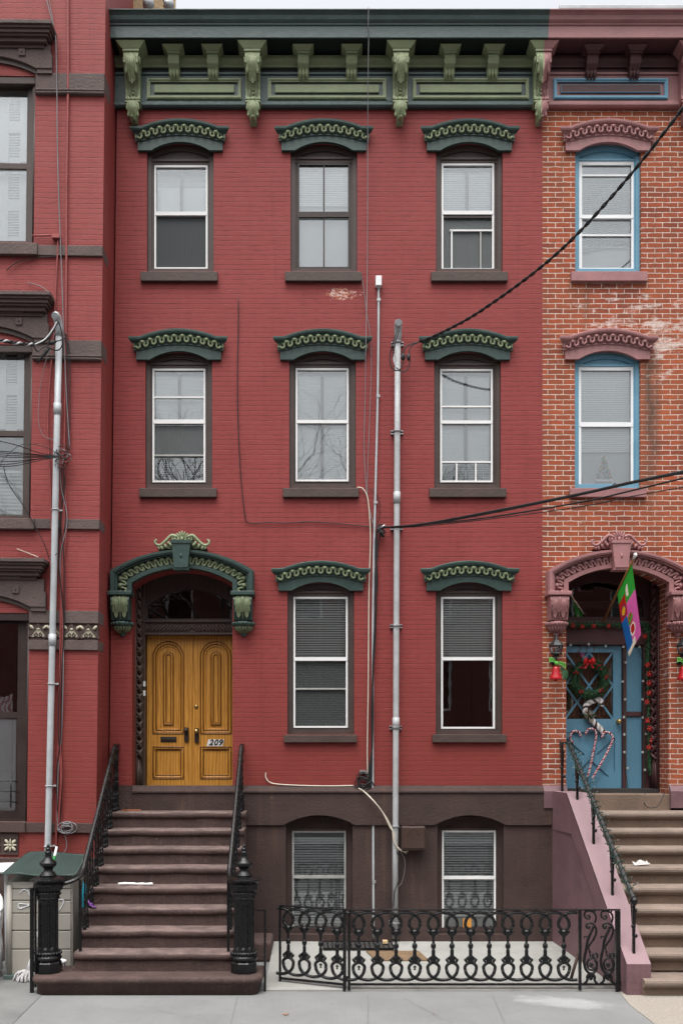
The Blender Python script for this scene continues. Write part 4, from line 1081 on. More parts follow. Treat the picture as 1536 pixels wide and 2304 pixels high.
# ------------------------------------------------------------------ the taller red house on the left, which stands forward and leans a little
YL = -.71
LEAN = .0115
LEFT = thing('brick_rowhouse', (-3.85, YL, 0), 'projecting red brick rowhouse with brown stone bands and white shuttered windows', 'house', None)
lx = X(226, YL); lw = -8.5
def lh(a, b, top, bot, rise): return arch_loop(X(a, YL), X(b, YL), Z(bot, YL), Z(top, YL), rise/160, 14)
LWIN = [  # hole top/bottom, glass bottom/top, meeting, sill
    dict(top=170, bot=545, g=(206, 543), meet=(368, 380), sill=(545, 571, 78)), dict(top=775, bot=1166, g=(787, 1160), meet=(970, 982), sill=(1166, 1190, 79)), dict(top=1380, bot=1850, g=(1396, 1826), meet=(1603, 1616), sill=(1850, 1874, 66))]
holes = [rect(X(-150, YL), X(70.5, YL), Z(w['bot'], YL), Z(w['top'], YL)) for w in LWIN]
mb = MB(); mb.plate(rect(lw, lx, -.3, 15.6), holes, YL, YL+.3, 'side_red_brick'); mb.build('wall', LEFT)
mb = MB(); mb.box(lx-.31, lx-.0, YL+.3005, 3.0, -.3, 15.6, 'red_brick'); mb.build('side_wall', LEFT)
mb = MB(); shell(mb, lw, lx-.312, YL+.302, 9, 0, 15.6, 'interior_lit', (2.15, 5.9, 9.6, 12.8)); mb.build('interior_wall', LEFT)
def course(p0, p1, x0, x1=None, y=.035, m='trim_stone', mould=False):
    mb = MB(); xa, xb = X(x0, YL), (lx+.004 if x1 is None else X(x1, YL))
    yy = YL-y
    mb.box(xa, xb, yy, YL+.31 if x1 is None else YL+.01, Z(p1, YL), Z(p0, YL), m, .006)
    if mould:
        for k in (0, 1): mb.prism([(YL, Z(p1, YL)-.001-k*.035), (yy-.015, Z(p1, YL)-.001-k*.035), (yy-.02, Z(p1, YL)-.012-k*.035), (yy-.012, Z(p1, YL)-.026-k*.035), (YL, Z(p1, YL)-.03-k*.035)], xa, xb, m)
    return mb.build('stone_band', LEFT)
course(166, 203, 72, mould=True); course(553, 576, 72); course(766, 800, 72, mould=True); course(1168, 1190, 72); course(1374, 1402, 71); course(1440, 1462, 71); course(1851, 1873, 60, m='brownstone')
# ornamental tile band
mb = MB(); ta, tb = Z(1439, YL), Z(1403, YL); mb.box(X(71, YL), lx+.002, YL-.012, YL+.05, ta, tb, 'brownstone'); bnd = mb.build('tile_band', LEFT)
for k in range(4):
    mb = MB(); cx = X(92+k*37.5, YL); w = .112; y = YL-.012
    if k < 4:
        mb.plate([(cx-w, ta+.035), (cx, tb-.03), (cx+w, ta+.035)], [], y-.012, y, 'tile_cream')
        bar(mb, (cx-w-.03, ta+.02), (cx+.005, tb-.012), .028, y-.026, y-.0, 'brownstone'); bar(mb, (cx+w+.03, ta+.02), (cx-.005, tb-.012), .028, y-.0265, y-.0, 'brownstone')
        for s in (-1, 1):
            mb.tube(spiral((cx+s*.035, ta+.06), .03, .008, PI/2, s*1.1, y-.014, 14), .008, 'brownstone', 6)
            mb.ball((cx+s*w*.78, y-.01, tb-.05), .02, .016, .04, 'tile_cream', 8, 5, Matrix.Rotation(s*.8, 3, 'Y'))
        mb.ball((cx, y-.014, tb-.075), .03, .016, .016, 'tile_cream', 8, 5)
    mb.build('tile', bnd)
# lower panel of square flower tiles below the parlour window
mb = MB(); mb.box(X(-120, YL), X(52, YL), YL-.02, YL+.05, Z(1924, YL), Z(1876, YL), 'brownstone'); pn = mb.build('tile_panel', LEFT)
for k in range(4):
    mb = MB(); cx, cz = X(35-k*37, YL), Z(1902, YL); y = YL-.02
    mb.box(cx-.09, cx+.09, y-.006, y, cz-.085, cz+.085, 'dark_sash')
    for a in range(8):
        an = a*PI/4; L = .05 if a % 2 == 0 else .065
        mb.ball((cx+math.cos(an)*L, y-.012, cz+math.sin(an)*L), .013 if a % 2 == 0 else .022, .014, .040, 'tile_cream', 8, 5, Matrix.Rotation(PI/2-an, 3, 'Y'))
    mb.ball((cx, y-.018, cz), .018, .016, .018, 'tile_cream', 8, 5)
    mb.build('tile', pn)
mb = MB(); mb.box(lw, lx+.012, YL-.06, YL+.31, -.1, Z(1930, YL), 'brownstone', .01); mb.build('base_course', LEFT)
for i, w in enumerate(LWIN):
    y = YL; ga, gb = w['g']; mb = MB()
    hx0, hx1 = X(-150, y), X(70.5, y); hz0, hz1 = Z(w['bot'], y), Z(w['top'], y)
    gx0, gx1, gz0, gz1 = X(-140, y), X(53 if i < 2 else 46, y+.13), Z(gb, y+.13), Z(ga, y+.13)
    fm = 'casing_brown' if i < 2 else 'dark_sash'
    mb.plate(rect(hx0-.01, hx1+.01, hz0-.01, hz1+.01), [rect(gx0-.05, gx1+.028, gz0-.03, gz1+.028)], y+.10, y+.16, fm)
    mb.plate(rect(hx0-.01, hx1+.01, hz0-.01, hz1+.01), [rect(hx0+.03, hx1-.05, hz0+.03, hz1-.09)], y+.05, y+.10, fm)
    mb.tube([(hx1-.02, y+.05, hz0), (hx1-.02, y+.05, hz1)], .018, fm, 8)
    mb.box(hx0, hx1-.002, y+.01, y+.05, hz1-.10, hz1-.003, fm, .01)
    win = mb.build('window', LEFT)
    m0, m1 = Z(w['meet'][1], y+.13), Z(w['meet'][0], y+.13)
    mb = MB(); mb.plate(rect(gx0-.04, gx1+.026, gz0-.028, gz1+.026), [rect(gx0, gx1, m1, gz1), rect(gx0, gx1, gz0, m0)], y+.12, y+.15, fm); mb.build('sash', win)
    mb = MB(); mb.box(gx0-.005, gx1+.005, y+.151, y+.155, m1-.005, gz1+.005, 'window_glass'); mb.build('pane', win)
    mb = MB(); mb.box(gx0-.005, gx1+.005, y+.151, y+.155, gz0-.005, m0+.005, 'window_glass'); mb.build('pane', win)
    s = w['sill']; mb = MB(); mb.boxpx(-160, s[2], s[0], s[1], y-.07, y+.14, 'trim_stone' if i < 2 else 'brownstone', .008); mb.build('sill', win)
    yc = y+.28
    if i < 2:   # white plantation shutters in panels, each with its louvres
        mb = MB()
        zsplit = [(ga+2, w['meet'][0]-4), (w['meet'][1]+2, gb)] if i == 0 else [(ga+2, w['meet'][0]-4), (1094, gb)]
        for za, zc in zsplit:
            z1, z0 = Z(za, yc), Z(zc, yc); halves = ((z0, (z0+z1)/2-.02), ((z0+z1)/2+.02, z1)) if not (i == 1 and za == 1094) else ()
            x0, x1 = X(12, yc), X(37, yc)
            xe = X(52, yc)
            mb.box(x1, xe, yc, yc+.03, z0, z1, 'white_paint'); mb.box(X(-120, yc), x0, yc, yc+.03, z0, z1, 'white_paint')
            mb.box(X(51, yc), X(60, yc), yc+.05, yc+.08, z0, z1, 'white_paint')
            if not halves:
                mb.box(x0, x1, yc, yc+.03, z0, z1, 'white_paint')
                continue
            for h0, h1 in halves:
                mb.box(x0+.001, x1-.001, yc+.002, yc+.028, h0-.02, h0+.05, 'white_paint'); mb.box(x0+.001, x1-.001, yc+.002, yc+.028, h1-.05, h1+.02, 'white_paint')
                n = int((h1-h0-.1)/.036)
                for q in range(n):
                    zq = h0+.055+q*.036; mb.prism([(yc+.004, zq), (yc+.010, zq-.003), (yc+.030, zq+.028), (yc+.024, zq+.031)], x0+.002, x1-.002, 'white_paint')
        mb.build('shutter', win)
        if i == 1: blind(win, X(-120, yc), X(52, yc), Z(1155, yc-.05), Z(1060, yc-.05), yc-.05, 'blind_white', 40, .05)
    else:
        mb = MB(); a = y+.172; mb.boxpx(-60, 44, 1618, 1826, a, a+.04, 'white_vinyl')
        mb.boxpx(10, 34, 1628, 1720, a-.012, a, 'white_vinyl', .004); mb.boxpx(10, 34, 1734, 1800, a-.012, a, 'white_vinyl', .006); mb.lathe([(.01, 0), (.018, .02), (.005, .03)], (X(3, a), a, Z(1720, a)), 'dark_bronze', 10, axis='Y'); mb.build('inner_door', win)
        mb = MB()
        def cur2(u, v): 
            zc = Z(1606, yc)+v*(Z(1562, yc)-Z(1606, yc))-.05*v*math.sin(u*6)**2
            return (X(-60, yc)+u*(X(40, yc)-X(-60, yc)), y+.20+.025*math.sin(u*48+v*2)+.012*math.sin(u*19), zc)
        mb.grid(90, 8, cur2, 'curtain_pink', mfun=lambda u, v: 'curtain_pink' if math.sin(u*60+3*math.sin(v*5)) > -.1 else 'candy_white'); mb.build('curtain', win)
        mb = MB(); yg = y-.03
        for pz in (1761, 1784, 1808): mb.tube([(X(-100, yg), yg, Z(pz-3, yg)), (X(35, yg), yg, Z(pz-3, yg)), (X(45, yg), yg+.1, Z(pz, yg))], .008, 'iron', 6)
        mb.tube([(X(34, yg), yg-.008, Z(1748, yg)), (X(34, yg), yg-.008, Z(1818, yg))], .010, 'iron', 6); mb.build('window_guard', win)
# stepped stone heads over the three windows
for top, bot, ex in ((52, 163, 115), (660, 770, 119), (1258, 1375, 112)):
    mb = MB(); xe = X(ex-6, YL-.1); xl = X(-260, YL)
    zt_ = lambda p, o: Z(p, YL-o)
    steps = [(0, 8, .26), (8, 14, .235), (14, 22, .21), (22, 27, .185), (27, 36, .15), (36, 44, .10)]
    for k, (a, b, o) in enumerate(steps):
        mb.box(xl, xe-(.26-o)*.9+.02, YL-o, YL+.0, zt_(top+b, .18)+.0005, zt_(top+a, .18), 'brownstone' if k else 'trim_stone', .004)
    hd = mb.build('window_head', LEFT)
    mb = MB(); zf = zt_(top+44, .10); zb_ = Z(bot-10, YL-.06)
    xa = X(103, YL-.06); xs = X(107, YL-.06); zsld = Z(bot-40, YL-.06)
    under = arc(X(-150, YL-.06), X(72, YL-.06), zb_, 26/160, 20)
    mb.plate([(xl, zf), (xa, zf), (xa, zsld+.03), (xs, zsld), (xs, zb_)]+under[::-1]+[(xl, zb_)], [], YL-.075, YL, 'trim_stone')
    mb.box(X(73, YL-.06), xs, YL-.06, YL, Z(bot, YL-.06), zb_-.001, 'trim_stone', .004)
    un2 = arc(X(-155, YL-.06), X(73, YL-.06), zb_-.06, 26/160, 20)
    mb.plate([(p[0], p[1]+.055) for p in un2]+[(p[0], p[1]) for p in un2][::-1], [], YL-.035, YL+.06, 'casing_brown')
    mb.boxpx(31, 46, bot-56, bot-40, YL-.095, YL-.0755, 'trim_stone', .006); mb.ball((X(38.5, YL-.1), YL-.095, Z(bot-48, YL-.1)), .012, .01, .012, 'dark_sash', 8, 4)
    mb.box(xl, X(48, YL-.11), YL-.11, YL-.0755, zf-.002, zf+.05, 'trim_stone', .004)
    mb.plate(arch_loop(X(-150, YL), X(71, YL), Z(bot+8, YL), zb_-.03, 22/160, 16), [], YL+.02, YL+.05, 'casing_brown')
    mb.build('frieze', hd)
LEFT.rotation_euler = (0, LEAN, 0)
LEFT.location.x -= math.sin(LEAN)*6.9
# ------------------------------------------------------------------ ground
def struct(mb, name): return mb.build(name, None, 'structure')
mb = MB(); mb.box(-120, 120, -160, 60, -.6, -.16, 'asphalt'); struct(mb, 'street')
mb = MB(); mb.box(-40, 40, -5.3, .25, -.159, 0, 'walk_concrete'); side = struct(mb, 'sidewalk')
mb = MB(); mb.box(-40, 40, -5.48, -5.301, -.159, -.006, 'kerb_stone', .02); struct(mb, 'kerb')
mb = MB(); mb.box(-40, 40, -20, -15.5, -.159, 0, 'walk_concrete'); struct(mb, 'far_sidewalk')
mb = MB()
for (a, b) in (((828, 2240), (828, 2310)), ((535, 2242), (518, 2310)), ((1108, 2242), (1138, 2310))):
    p, q = G(*a), G(*b); q = p+(q-p)*2.6; n = Vector((1, 0, 0))*.005
    mb.f([mb.v(p-n+Vector((0, 0, .004))), mb.v(p+n+Vector((0, 0, .004))), mb.v(q+n+Vector((0, 0, .004))), mb.v(q-n+Vector((0, 0, .004)))], 'joint_dark')
o = mb.build('sidewalk_joint', side); o['kind'] = 'structure'
random.seed(31)
for (a, b) in (((300, 2262), (470, 2300)), ((905, 2246), (1010, 2302)), ((1190, 2270), (1330, 2262))):
    mb = MB(); p, q = G(*a), G(*b); pr = None
    for k in range(22):
        c = p.lerp(q, k/21)+Vector((random.gauss(0, .018), random.gauss(0, .018), .003)); w_ = Vector((.0016, .0016, 0))*random.uniform(.5, 1.6)
        cur_ = (mb.v(c-w_), mb.v(c+w_))
        if pr: mb.f([pr[0], pr[1], cur_[1], cur_[0]], 'joint_dark')
        pr = cur_
    o = mb.build('sidewalk_crack', side); o['kind'] = 'structure'
mb = MB()   # sloping forecourt slab with a small lip to the walk
prof = [(0.0, .125), (-2.40, .030), (-2.43, .022), (-2.43, -.02), (0.0, -.02)]
mb.prism(prof, -.62, 3.62, 'area_concrete'); struct(mb, 'forecourt')
mb = MB(); a, b = G(98, 2236), G(30, 2304)
b = a+(b-a)*1.6
pts = [(-9, -.75), (-2.95, -.75), (-2.95, -2.3), (a.x, a.y), (b.x, b.y), (-9, b.y)]
A = [mb.v(p[0], p[1], .006) for p in pts]; B = [mb.v(p[0], p[1], .001) for p in pts]
mb.f(A, 'old_slab'); mb.f(B[::-1], 'old_slab')
for i in range(len(A)): mb.f([A[i], A[(i+1) % len(A)], B[(i+1) % len(B)], B[i]], 'old_slab')
struct(mb, 'old_paving')
mb = MB(); a, b, c = G(1396, 2236), G(1415, 2262), G(1470, 2304); c = b+(c-b)*2.2
pts = [(a.x, a.y), (b.x, b.y), (c.x, c.y), (12, c.y), (12, -.4), (a.x, -.4)]
A = [mb.v(p[0], p[1], .006) for p in pts]; B = [mb.v(p[0], p[1], .001) for p in pts]
mb.f(A, 'aggregate'); mb.f(B[::-1], 'aggregate')
for i in range(len(A)): mb.f([A[i], A[(i+1) % len(A)], B[(i+1) % len(B)], B[i]], 'aggregate')
struct(mb, 'pebble_paving')

# ------------------------------------------------------------------ brown stoop
R_, T_ = .2185, .28
def nose(i): return -2.66+T_*(i-1)          # front of tread i
def tread_profile(i, back, r=.032):
    z = R_*i; y = nose(i); th = .085
    return [(y+.035, z-th), (y+.02, z-th), (y+.004, z-th+.02), (y, z-.04), (y+.006, z-.015), (y+.03, z), (back, z), (back, z-th)]
def wavy(mb, amp=.004):
    for v in mb.bm.verts:
        p = v.co; v.co.z += amp*math.sin(p.x*3.1+p.y*2)*math.cos(p.x*1.3+.7); v.co.y += amp*.8*math.sin(p.x*4.3+p.z*3)
def step_mesh(i, x0, x1, m):
    mb = MB(); back = nose(i+1)+.10 if i < 9 else -.001
    prof = tread_profile(i, back); n = 18
    for k in range(n):   # sections along the step so that its edge can be worn
        pass
    rings = []
    for k in range(n+1):
        x = x0+(x1-x0)*k/n
        w = .006*math.sin(x*5+i*1.7)+.004*math.sin(x*13+i)
        rings.append([mb.v(x, p[0]+(abs(w) if p[0] < nose(i)+.05 else 0), p[1]+(w*.5-.004 if p[0] < nose(i)+.05 else w*.2)) for p in prof])
    q = len(prof)
    for A, B in zip(rings, rings[1:]):
        for k in range(q): mb.f([A[k], A[(k+1) % q], B[(k+1) % q], B[k]], 'tread_stone' if k in (4, 5) else m, k in (1, 2, 3, 4))
    mb.f(rings[0], m); mb.f(rings[-1][::-1], m)
    mb.box(x0+.012, x1-.012, nose(i)+.04, back-.004, R_*(i-1)-.002, R_*i-.086, m)
    return mb
SX0, SX1 = -2.855, -.985
STO = thing('stoop', ((SX0+SX1)/2, -1.3, 0), 'brown stone stoop of ten steps rising to the wooden double door', 'stoop')
# first step: long slab with rounded ends
mb = MB(); bx0, bx1 = -3.29, -.632; rr = .16
def slab(e, z0, z1, yb=-2.02):
    y0 = nose(1)-0+e; pts = []
    for c, a0, a1 in (((bx0+rr, y0+rr-e), PI, 1.5*PI), ((bx1-rr, y0+rr-e), 1.5*PI, 2*PI)):
        for k in range(9):
            a = a0+(a1-a0)*k/8; pts.append((c[0]+(rr-e)*math.cos(a), c[1]+(rr-e)*math.sin(a)))
    pts += [(bx1-e, yb), (bx0+e, yb)]
    return pts
lv = [(.05, 0), (.05, .115), (.03, .128), (.008, .145), (0, .17), (.006, .198), (.03, R_)]
rings = [[mb.v(p[0], p[1]+.006*math.sin(p[0]*6), z+.004*math.sin(p[0]*4)*(z > .1)) for p in slab(e, 0, 0)] for e, z in lv]
for A, B in zip(rings, rings[1:]):
    for k in range(len(A)): mb.f([A[k], A[(k+1) % len(A)], B[(k+1) % len(A)], B[k]], 'stoop_stone', True)
mb.f(rings[0][::-1], 'stoop_stone'); mb.f(rings[-1], 'stoop_stone')
mb.build('step', STO)
for i in range(2, 10): step_mesh(i, SX0, SX1, 'stoop_stone').build('step', STO)
mb = MB(); mb.prism([(-.005, R_*9-.05), (-.005, 2.175), (.0, 2.185), (.66, 2.185), (.66, R_*9-.05)], DX0+.003, DX1-.003, 'stoop_stone')
mb.prism([(-.036, R_*9-.05), (-.036, 2.165), (-.030, 2.182), (-.0055, 2.182), (-.0055, R_*9-.05)], XL+.2, DX1+.2, 'stoop_stone'); mb.build('threshold', STO)
mb = MB()   # side walls carrying the steps
for xs in (SX1-.11,):
    pr = [(-.01, 0), (-.01, R_*9-.09)]
    for i in range(9, 1, -1): pr += [(nose(i)+.05, R_*i-.09), (nose(i)+.05, R_*(i-1)-.09)]
    pr += [(nose(2)+.05, 0)]
    mb.prism(pr, xs, xs+.09, 'stoop_stone')
mb.build('side_wall', STO)
mb = MB(); pr = [(-.01, 0), (-.01, R_*9-.09)]
for i in range(9, 1, -1): pr += [(nose(i)+.05, R_*i-.09), (nose(i)+.05, R_*(i-1)-.09)]
mb.prism(pr+[(nose(2)+.05, 0)], SX0+.02, SX0+.11, 'stoop_stone'); mb.build('side_wall', STO)
mb = MB(); mb.box(SX1-.015, -.62, -.82, -.08, .0, .26, 'stoop_stone', .03); mb.build('foot_block', STO)

def newel(x, y, label):
    L = (x, y, R_); t = thing('newel_post', L, label, 'newel post', 'cast iron newel posts at the foot of the brown stoop')
    m = 'iron'; c = (x, y, R_)
    mb = MB(); mb.lathe([(.158, 0), (.158, .115), (.150, .125), (.140, .135)], c, m, 8, False, rot=PI/8)
    mb.lathe([(.135, .135), (.150, .150), (.158, .172), (.150, .19), (.132, .20), (.128, .208), (.140, .222), (.140, .235), (.122, .245)], c, m, 24); mb.build('base', t)
    mb = MB()
    for k in range(22): 
        a = 2*PI*k/22; mb.ball((x+.146*math.cos(a), y+.146*math.sin(a), R_+.225), .017, .017, .02, m, 6, 4)
    mb.build('bead_ring', t)
    mb = MB(); rings = []
    nf = 10
    for h, sc, fl in ((.245, 1, 0), (.275, 1, .3), (.30, 1, 1), (.80, .985, 1), (.83, .985, .3), (.85, .985, 0)):
        ring = []
        for k in range(nf*8):
            a = 2*PI*k/(nf*8); ph = (k % 8)/8
            r = .121*sc*(1-.16*fl*(math.sin(PI*min(1, max(0, (ph-.12)/.76)))**.6))
            ring.append(mb.v(x+r*math.cos(a), y+r*math.sin(a), R_+h))
        rings.append(ring)
    for A, B in zip(rings, rings[1:]):
        for k in range(nf*8): mb.f([A[k], A[(k+1) % (nf*8)], B[(k+1) % (nf*8)], B[k]], m)
    mb.f(rings[0][::-1], m); mb.f(rings[-1], m); mb.build('shaft', t)
    mb = MB(); mb.lathe([(.120, .851), (.135, .858), (.135, .872), (.128, .88), (.142, .90), (.142, .93), (.138, .94)], c, m, 24)
    for k in range(24):
        a = 2*PI*k/24; mb.ball((x+.143*math.cos(a), y+.143*math.sin(a), R_+.915), .011, .011, .011, m, 5, 4)
    mb.lathe([(.145, .941), (.170, .965), (.172, 1.02), (.160, 1.035), (.178, 1.05), (.205, 1.068), (.208, 1.085), (.18, 1.098), (.10, 1.118)], c, m, 8, False, rot=PI/8); mb.build('capital', t)
    mb = MB(); mb.lathe([(.098, 1.119), (.098, 1.135), (.080, 1.145), (.080, 1.16), (.055, 1.175), (.050, 1.195), (.062, 1.215), (.092, 1.24), (.100, 1.262), (.095, 1.28), (.066, 1.305), (.042, 1.33), (.036, 1.37), (.040, 1.385), (.046, 1.395), (.036, 1.405), (.030, 1.42), (.036, 1.432), (.022, 1.445), (.016, 1.46), (.022, 1.470), (.012, 1.482), (.003, 1.50)], c, m, 18); mb.build('finial', t)
    return t
NL, NR = -3.149, -.862
nl = newel(NL, -2.375, 'black cast iron newel post on the stoop step, beside the beige storage shed')
nr_ = dup(nl, (NR-NL, 0, 0)); relabel(nr_, 'black cast iron newel post on the stoop step, next to the low iron gate')

# railings of the brown stoop
def baluster(mb, x, y, z0, z1, m='iron', r=.0095):
    h = z1-z0; prof = []
    def knob(zc, s=1): return [(r, zc-.03*s), (.016*s, zc-.022*s), (.011, zc-.014*s), (.021*s, zc), (.011, zc+.014*s), (.016*s, zc+.022*s), (r, zc+.03*s)]
    prof = [(.024, 0), (.024, .03), (.016, .04), (.022, .07), (.020, .10), (r, .13)]+knob(.20)+knob(h*.42)+knob(h*.42+.09, .8)+knob(h-.20)+knob(h-.12, .8)+[(.018, h-.08), (.022, h-.045), (.012, h-.015), (.010, h)]
    prof.sort(key=lambda p: p[1])
    mb.lathe(prof, (x, y, z0), m, 8)
    for dz in (h-.16, .165):
        for s in (-1, 1): mb.tube(smooth_path([(x, y+s*.012, z0+dz-.04), (x, y+s*.035, z0+dz), (x, y+s*.012, z0+dz+.04)], 3), .007, m, 5)
def rail_z(y): return 2.865+(y+.30)*.812
def stair_railing(x, bend, newel_x, label):
    t = thing('stair_railing', (x, -1.3, 0), label, 'railing', 'iron railings of the brown stoop')
    mb = MB()
    path = [Vector((x, -.02, rail_z(-.30)+.02)), Vector((x, -.24, rail_z(-.30)+.015)), Vector((x, -.32, rail_z(-.32)))]
    path += [Vector((x, -.32-1.80*k/12, rail_z(-.32-1.80*k/12))) for k in range(1, 13)]
    path += smooth_path([Vector((x, -2.12, rail_z(-2.12))), Vector((x+bend*.05, -2.22, rail_z(-2.20))), Vector((x+bend*.35, -2.32, rail_z(-2.27)+.005)), Vector((x+bend, -2.375, rail_z(-2.32)))], 5)[1:]
    # flat moulded handrail: box section swept along the path
    sec = [(-.027, -.012), (-.020, -.022), (.020, -.022), (.027, -.012), (.027, .004), (.012, .018), (-.012, .018), (-.027, .004)]
    rings = []
    for i, p in enumerate(path):
        a = path[max(0, i-1)]; b = path[min(len(path)-1, i+1)]; T = (b-a).normalized()
        sx = T.cross(Vector((0, 0, 1))); sx = sx.normalized() if sx.length > .01 else Vector((1, 0, 0)); up = sx.cross(T)
        rings.append([mb.v(p+sx*q[0]+up*q[1]) for q in sec])
    for A, B in zip(rings, rings[1:]):
        for k in range(8): mb.f([A[k], A[(k+1) % 8], B[(k+1) % 8], B[k]], 'iron')
    mb.f(rings[0], 'iron'); mb.f(rings[-1][::-1], 'iron'); mb.build('handrail', t)
    for i in range(2, 10):
        ys = (nose(i)+.06, nose(i)+.19) if i < 9 else (nose(9)+.06, nose(9)+.17, nose(9)+.26, nose(9)+.35)
        for y in ys:
            if y > -.05 or y < -2.16: continue
            zt_ = (rail_z(min(y, -.30)) if y < -.30 else rail_z(-.30)+.015)-.018
            mb = MB(); baluster(mb, x, y, R_*i, zt_); mb.build('baluster', t)
    mb = MB(); yp = -2.26; mb.box(x-.016, x+.016, yp-.016, yp+.016, R_-.002, rail_z(-2.24)-.012, 'iron'); mb.build('post', t)
    return t
stair_railing(-2.80, -.26, NL, 'black iron railing up the left side of the brown stoop')
stair_railing(-1.055, .10, NR, 'black iron railing up the right side of the brown stoop')

# ------------------------------------------------------------------ right-hand stoop: sand-coloured steps between mauve cheek walls
STR = thing('stoop', (4.6, -1.3, 0), 'tan stone stoop with mauve cheek wall leading to the decorated blue door', 'stoop')
def cheek_x(y): return 3.30+(3.525-3.30)*min(1, max(0, -y/2.6))
for i in range(1, 10):
    x0 = cheek_x(nose(i))+.18; x1 = 5.62+.12*(9-i) if i < 9 else 5.28
    mb = MB(); y = nose(i)-(.06 if i == 1 else 0); z = R_*i-(.02 if i == 1 else 0); back = nose(i+1)+.12 if i < 9 else -.002
    mb.prism([(y+.05, z-.10), (y+.045, z-.082), (y+.02, z-.078), (y+.004, z-.06), (y, z-.035), (y+.008, z-.012), (y+.035, z), (back, z), (back, z-.10)], x0, x1, 'tan_tread', smooth=False)
    mb.box(x0, x1, y+.075, back-.01, R_*(i-1)-.001, z-.101, 'tan_stone'); mb.build('step', STR)
mb = MB(); mb.prism([(-.03, R_*9-.05), (-.03, 2.18), (-.02, 2.19), (.9, 2.19), (.9, R_*9-.05)], ox0-.02, ox1+.02, 'tan_stone'); mb.build('threshold', STR)
mb = MB()
def vq(pts): return [mb.v(p) for p in pts]
def cheek(mb, xa0, xa1, xf0, xf1, m):
    # plan widens to the front; top: level landing, then slope, then a blunt end
    T1 = [(0, 2.235), (-.62, 2.235), (-2.62, .36), (-2.62, -.02)]
    def xx(y, side): f = -y/2.62; return (xa0+(xf0-xa0)*f) if side == 0 else (xa1+(xf1-xa1)*f)
    Lq = [mb.v(xx(y, 0), y, z) for y, z in T1]+[mb.v(xa0, 0, -.02)]
    Rq = [mb.v(xx(y, 1), y, z) for y, z in T1]+[mb.v(xa1, 0, -.02)]
    for k in range(3): mb.f([Lq[k], Rq[k], Rq[k+1], Lq[k+1]], ('mauve_wall_lit' if k < 2 else m) if m == 'mauve_wall' else m)
    mb.f(Lq, m); mb.f(Rq[::-1], m); mb.f([Lq[0], Lq[4], Rq[4], Rq[0]], m)
cheek(mb, 3.285, 3.575, 3.53, 3.805, 'mauve_wall')
# raised upper border on the outer face
mb.f(vq([(3.279, -.0, 2.225), (3.330, -.62, 2.225), (3.518, -2.55, .42), (3.518, -2.55, .05), (3.345, -.85, 1.70), (3.279, -.0, 1.70)]), 'mauve_wall')
bmesh.ops.bevel(mb.bm, geom=[e for e in mb.bm.edges if len(e.link_faces) == 2 and e.calc_face_angle() > .4], offset=.010, segments=2, affect='EDGES', profile=.5)
mb.build('cheek_wall', STR)
mb = MB(); cheek(mb, 5.29, 5.58, 6.45, 6.73, 'mauve_dark'); mb.build('cheek_wall', STR)

# handrail of the tan stoop
def top_z(y): return 2.235 if y > -.62 else 2.235+(y+.62)*(1.875/2.0)
def ornate_rail(x_at, label):
    t = thing('handrail', (x_at(-1.3), -1.3, 0), label, 'railing', None)
    zr = lambda y: 2.71+.863*(y+.63)
    mb = MB(); p0, p1 = Vector((x_at(-.40), -.40, zr(-.40))), Vector((x_at(-2.5), -2.5, zr(-2.5)))
    n = 10; sec = [(-.024, -.016), (.024, -.016), (.026, .006), (.014, .018), (-.014, .018), (-.026, .006)]
    rings = [[mb.v(p0.lerp(p1, k/n)+Vector((q[0], 0, q[1]))) for q in sec] for k in range(n+1)]
    for A, B in zip(rings, rings[1:]):
        for k in range(6): mb.f([A[k], A[(k+1) % 6], B[(k+1) % 6], B[k]], 'iron')
    mb.f(rings[0], 'iron'); mb.f(rings[-1][::-1], 'iron')
    mb.ball(p1+Vector((0, -.01, -.03)), .045, .06, .055, 'iron', 10, 6)
    mb.box(p0.x-.10, p0.x+.03, p0.y, p0.y+.05, p0.z-.02, p0.z+.015, 'iron', .006)
    mb.build('rail', t)
    for y in (-.12, -.70, -1.275, -1.88, -2.5):
        mb = MB(); x = x_at(y); z0 = top_z(y)-.02; z1 = zr(y)-.02 if y < -.4 else zr(-.40)-.02
        mb.box(x-.015, x+.015, y-.015, y+.015, z0, z1, 'iron'); h = z1-z0
        # two curved straps splaying up to the rail, held by bosses
        for s in (-1, 1):
            a = smooth_path([(x, y+s*.012, z0+h*.30), (x, y+s*.03, z0+h*.50), (x, y+s*.06, z0+h*.75), (x, y+s*.10, z0+h*.98+s*.075)], 5); mb.tube(a, .013, 'iron', 6)
        for q in (.34, .52): mb.ball((x-.012 if q > .5 else x+.018, y-.02, z0+h*q), .026, .02, .024, 'iron', 8, 5)
        mb.build('post', t)
    return t, zr
xr_at = lambda y: 3.4616+(-.7-y)*.102
ornR, zrR = ornate_rail(xr_at, 'black iron handrail wound with green string lights on the mauve cheek wall')
xs_at = lambda y: 5.435+(6.59-5.435)*(-y/2.62)
ornate_rail(xs_at, 'black iron handrail without lights at the right edge, on the far mauve cheek wall')
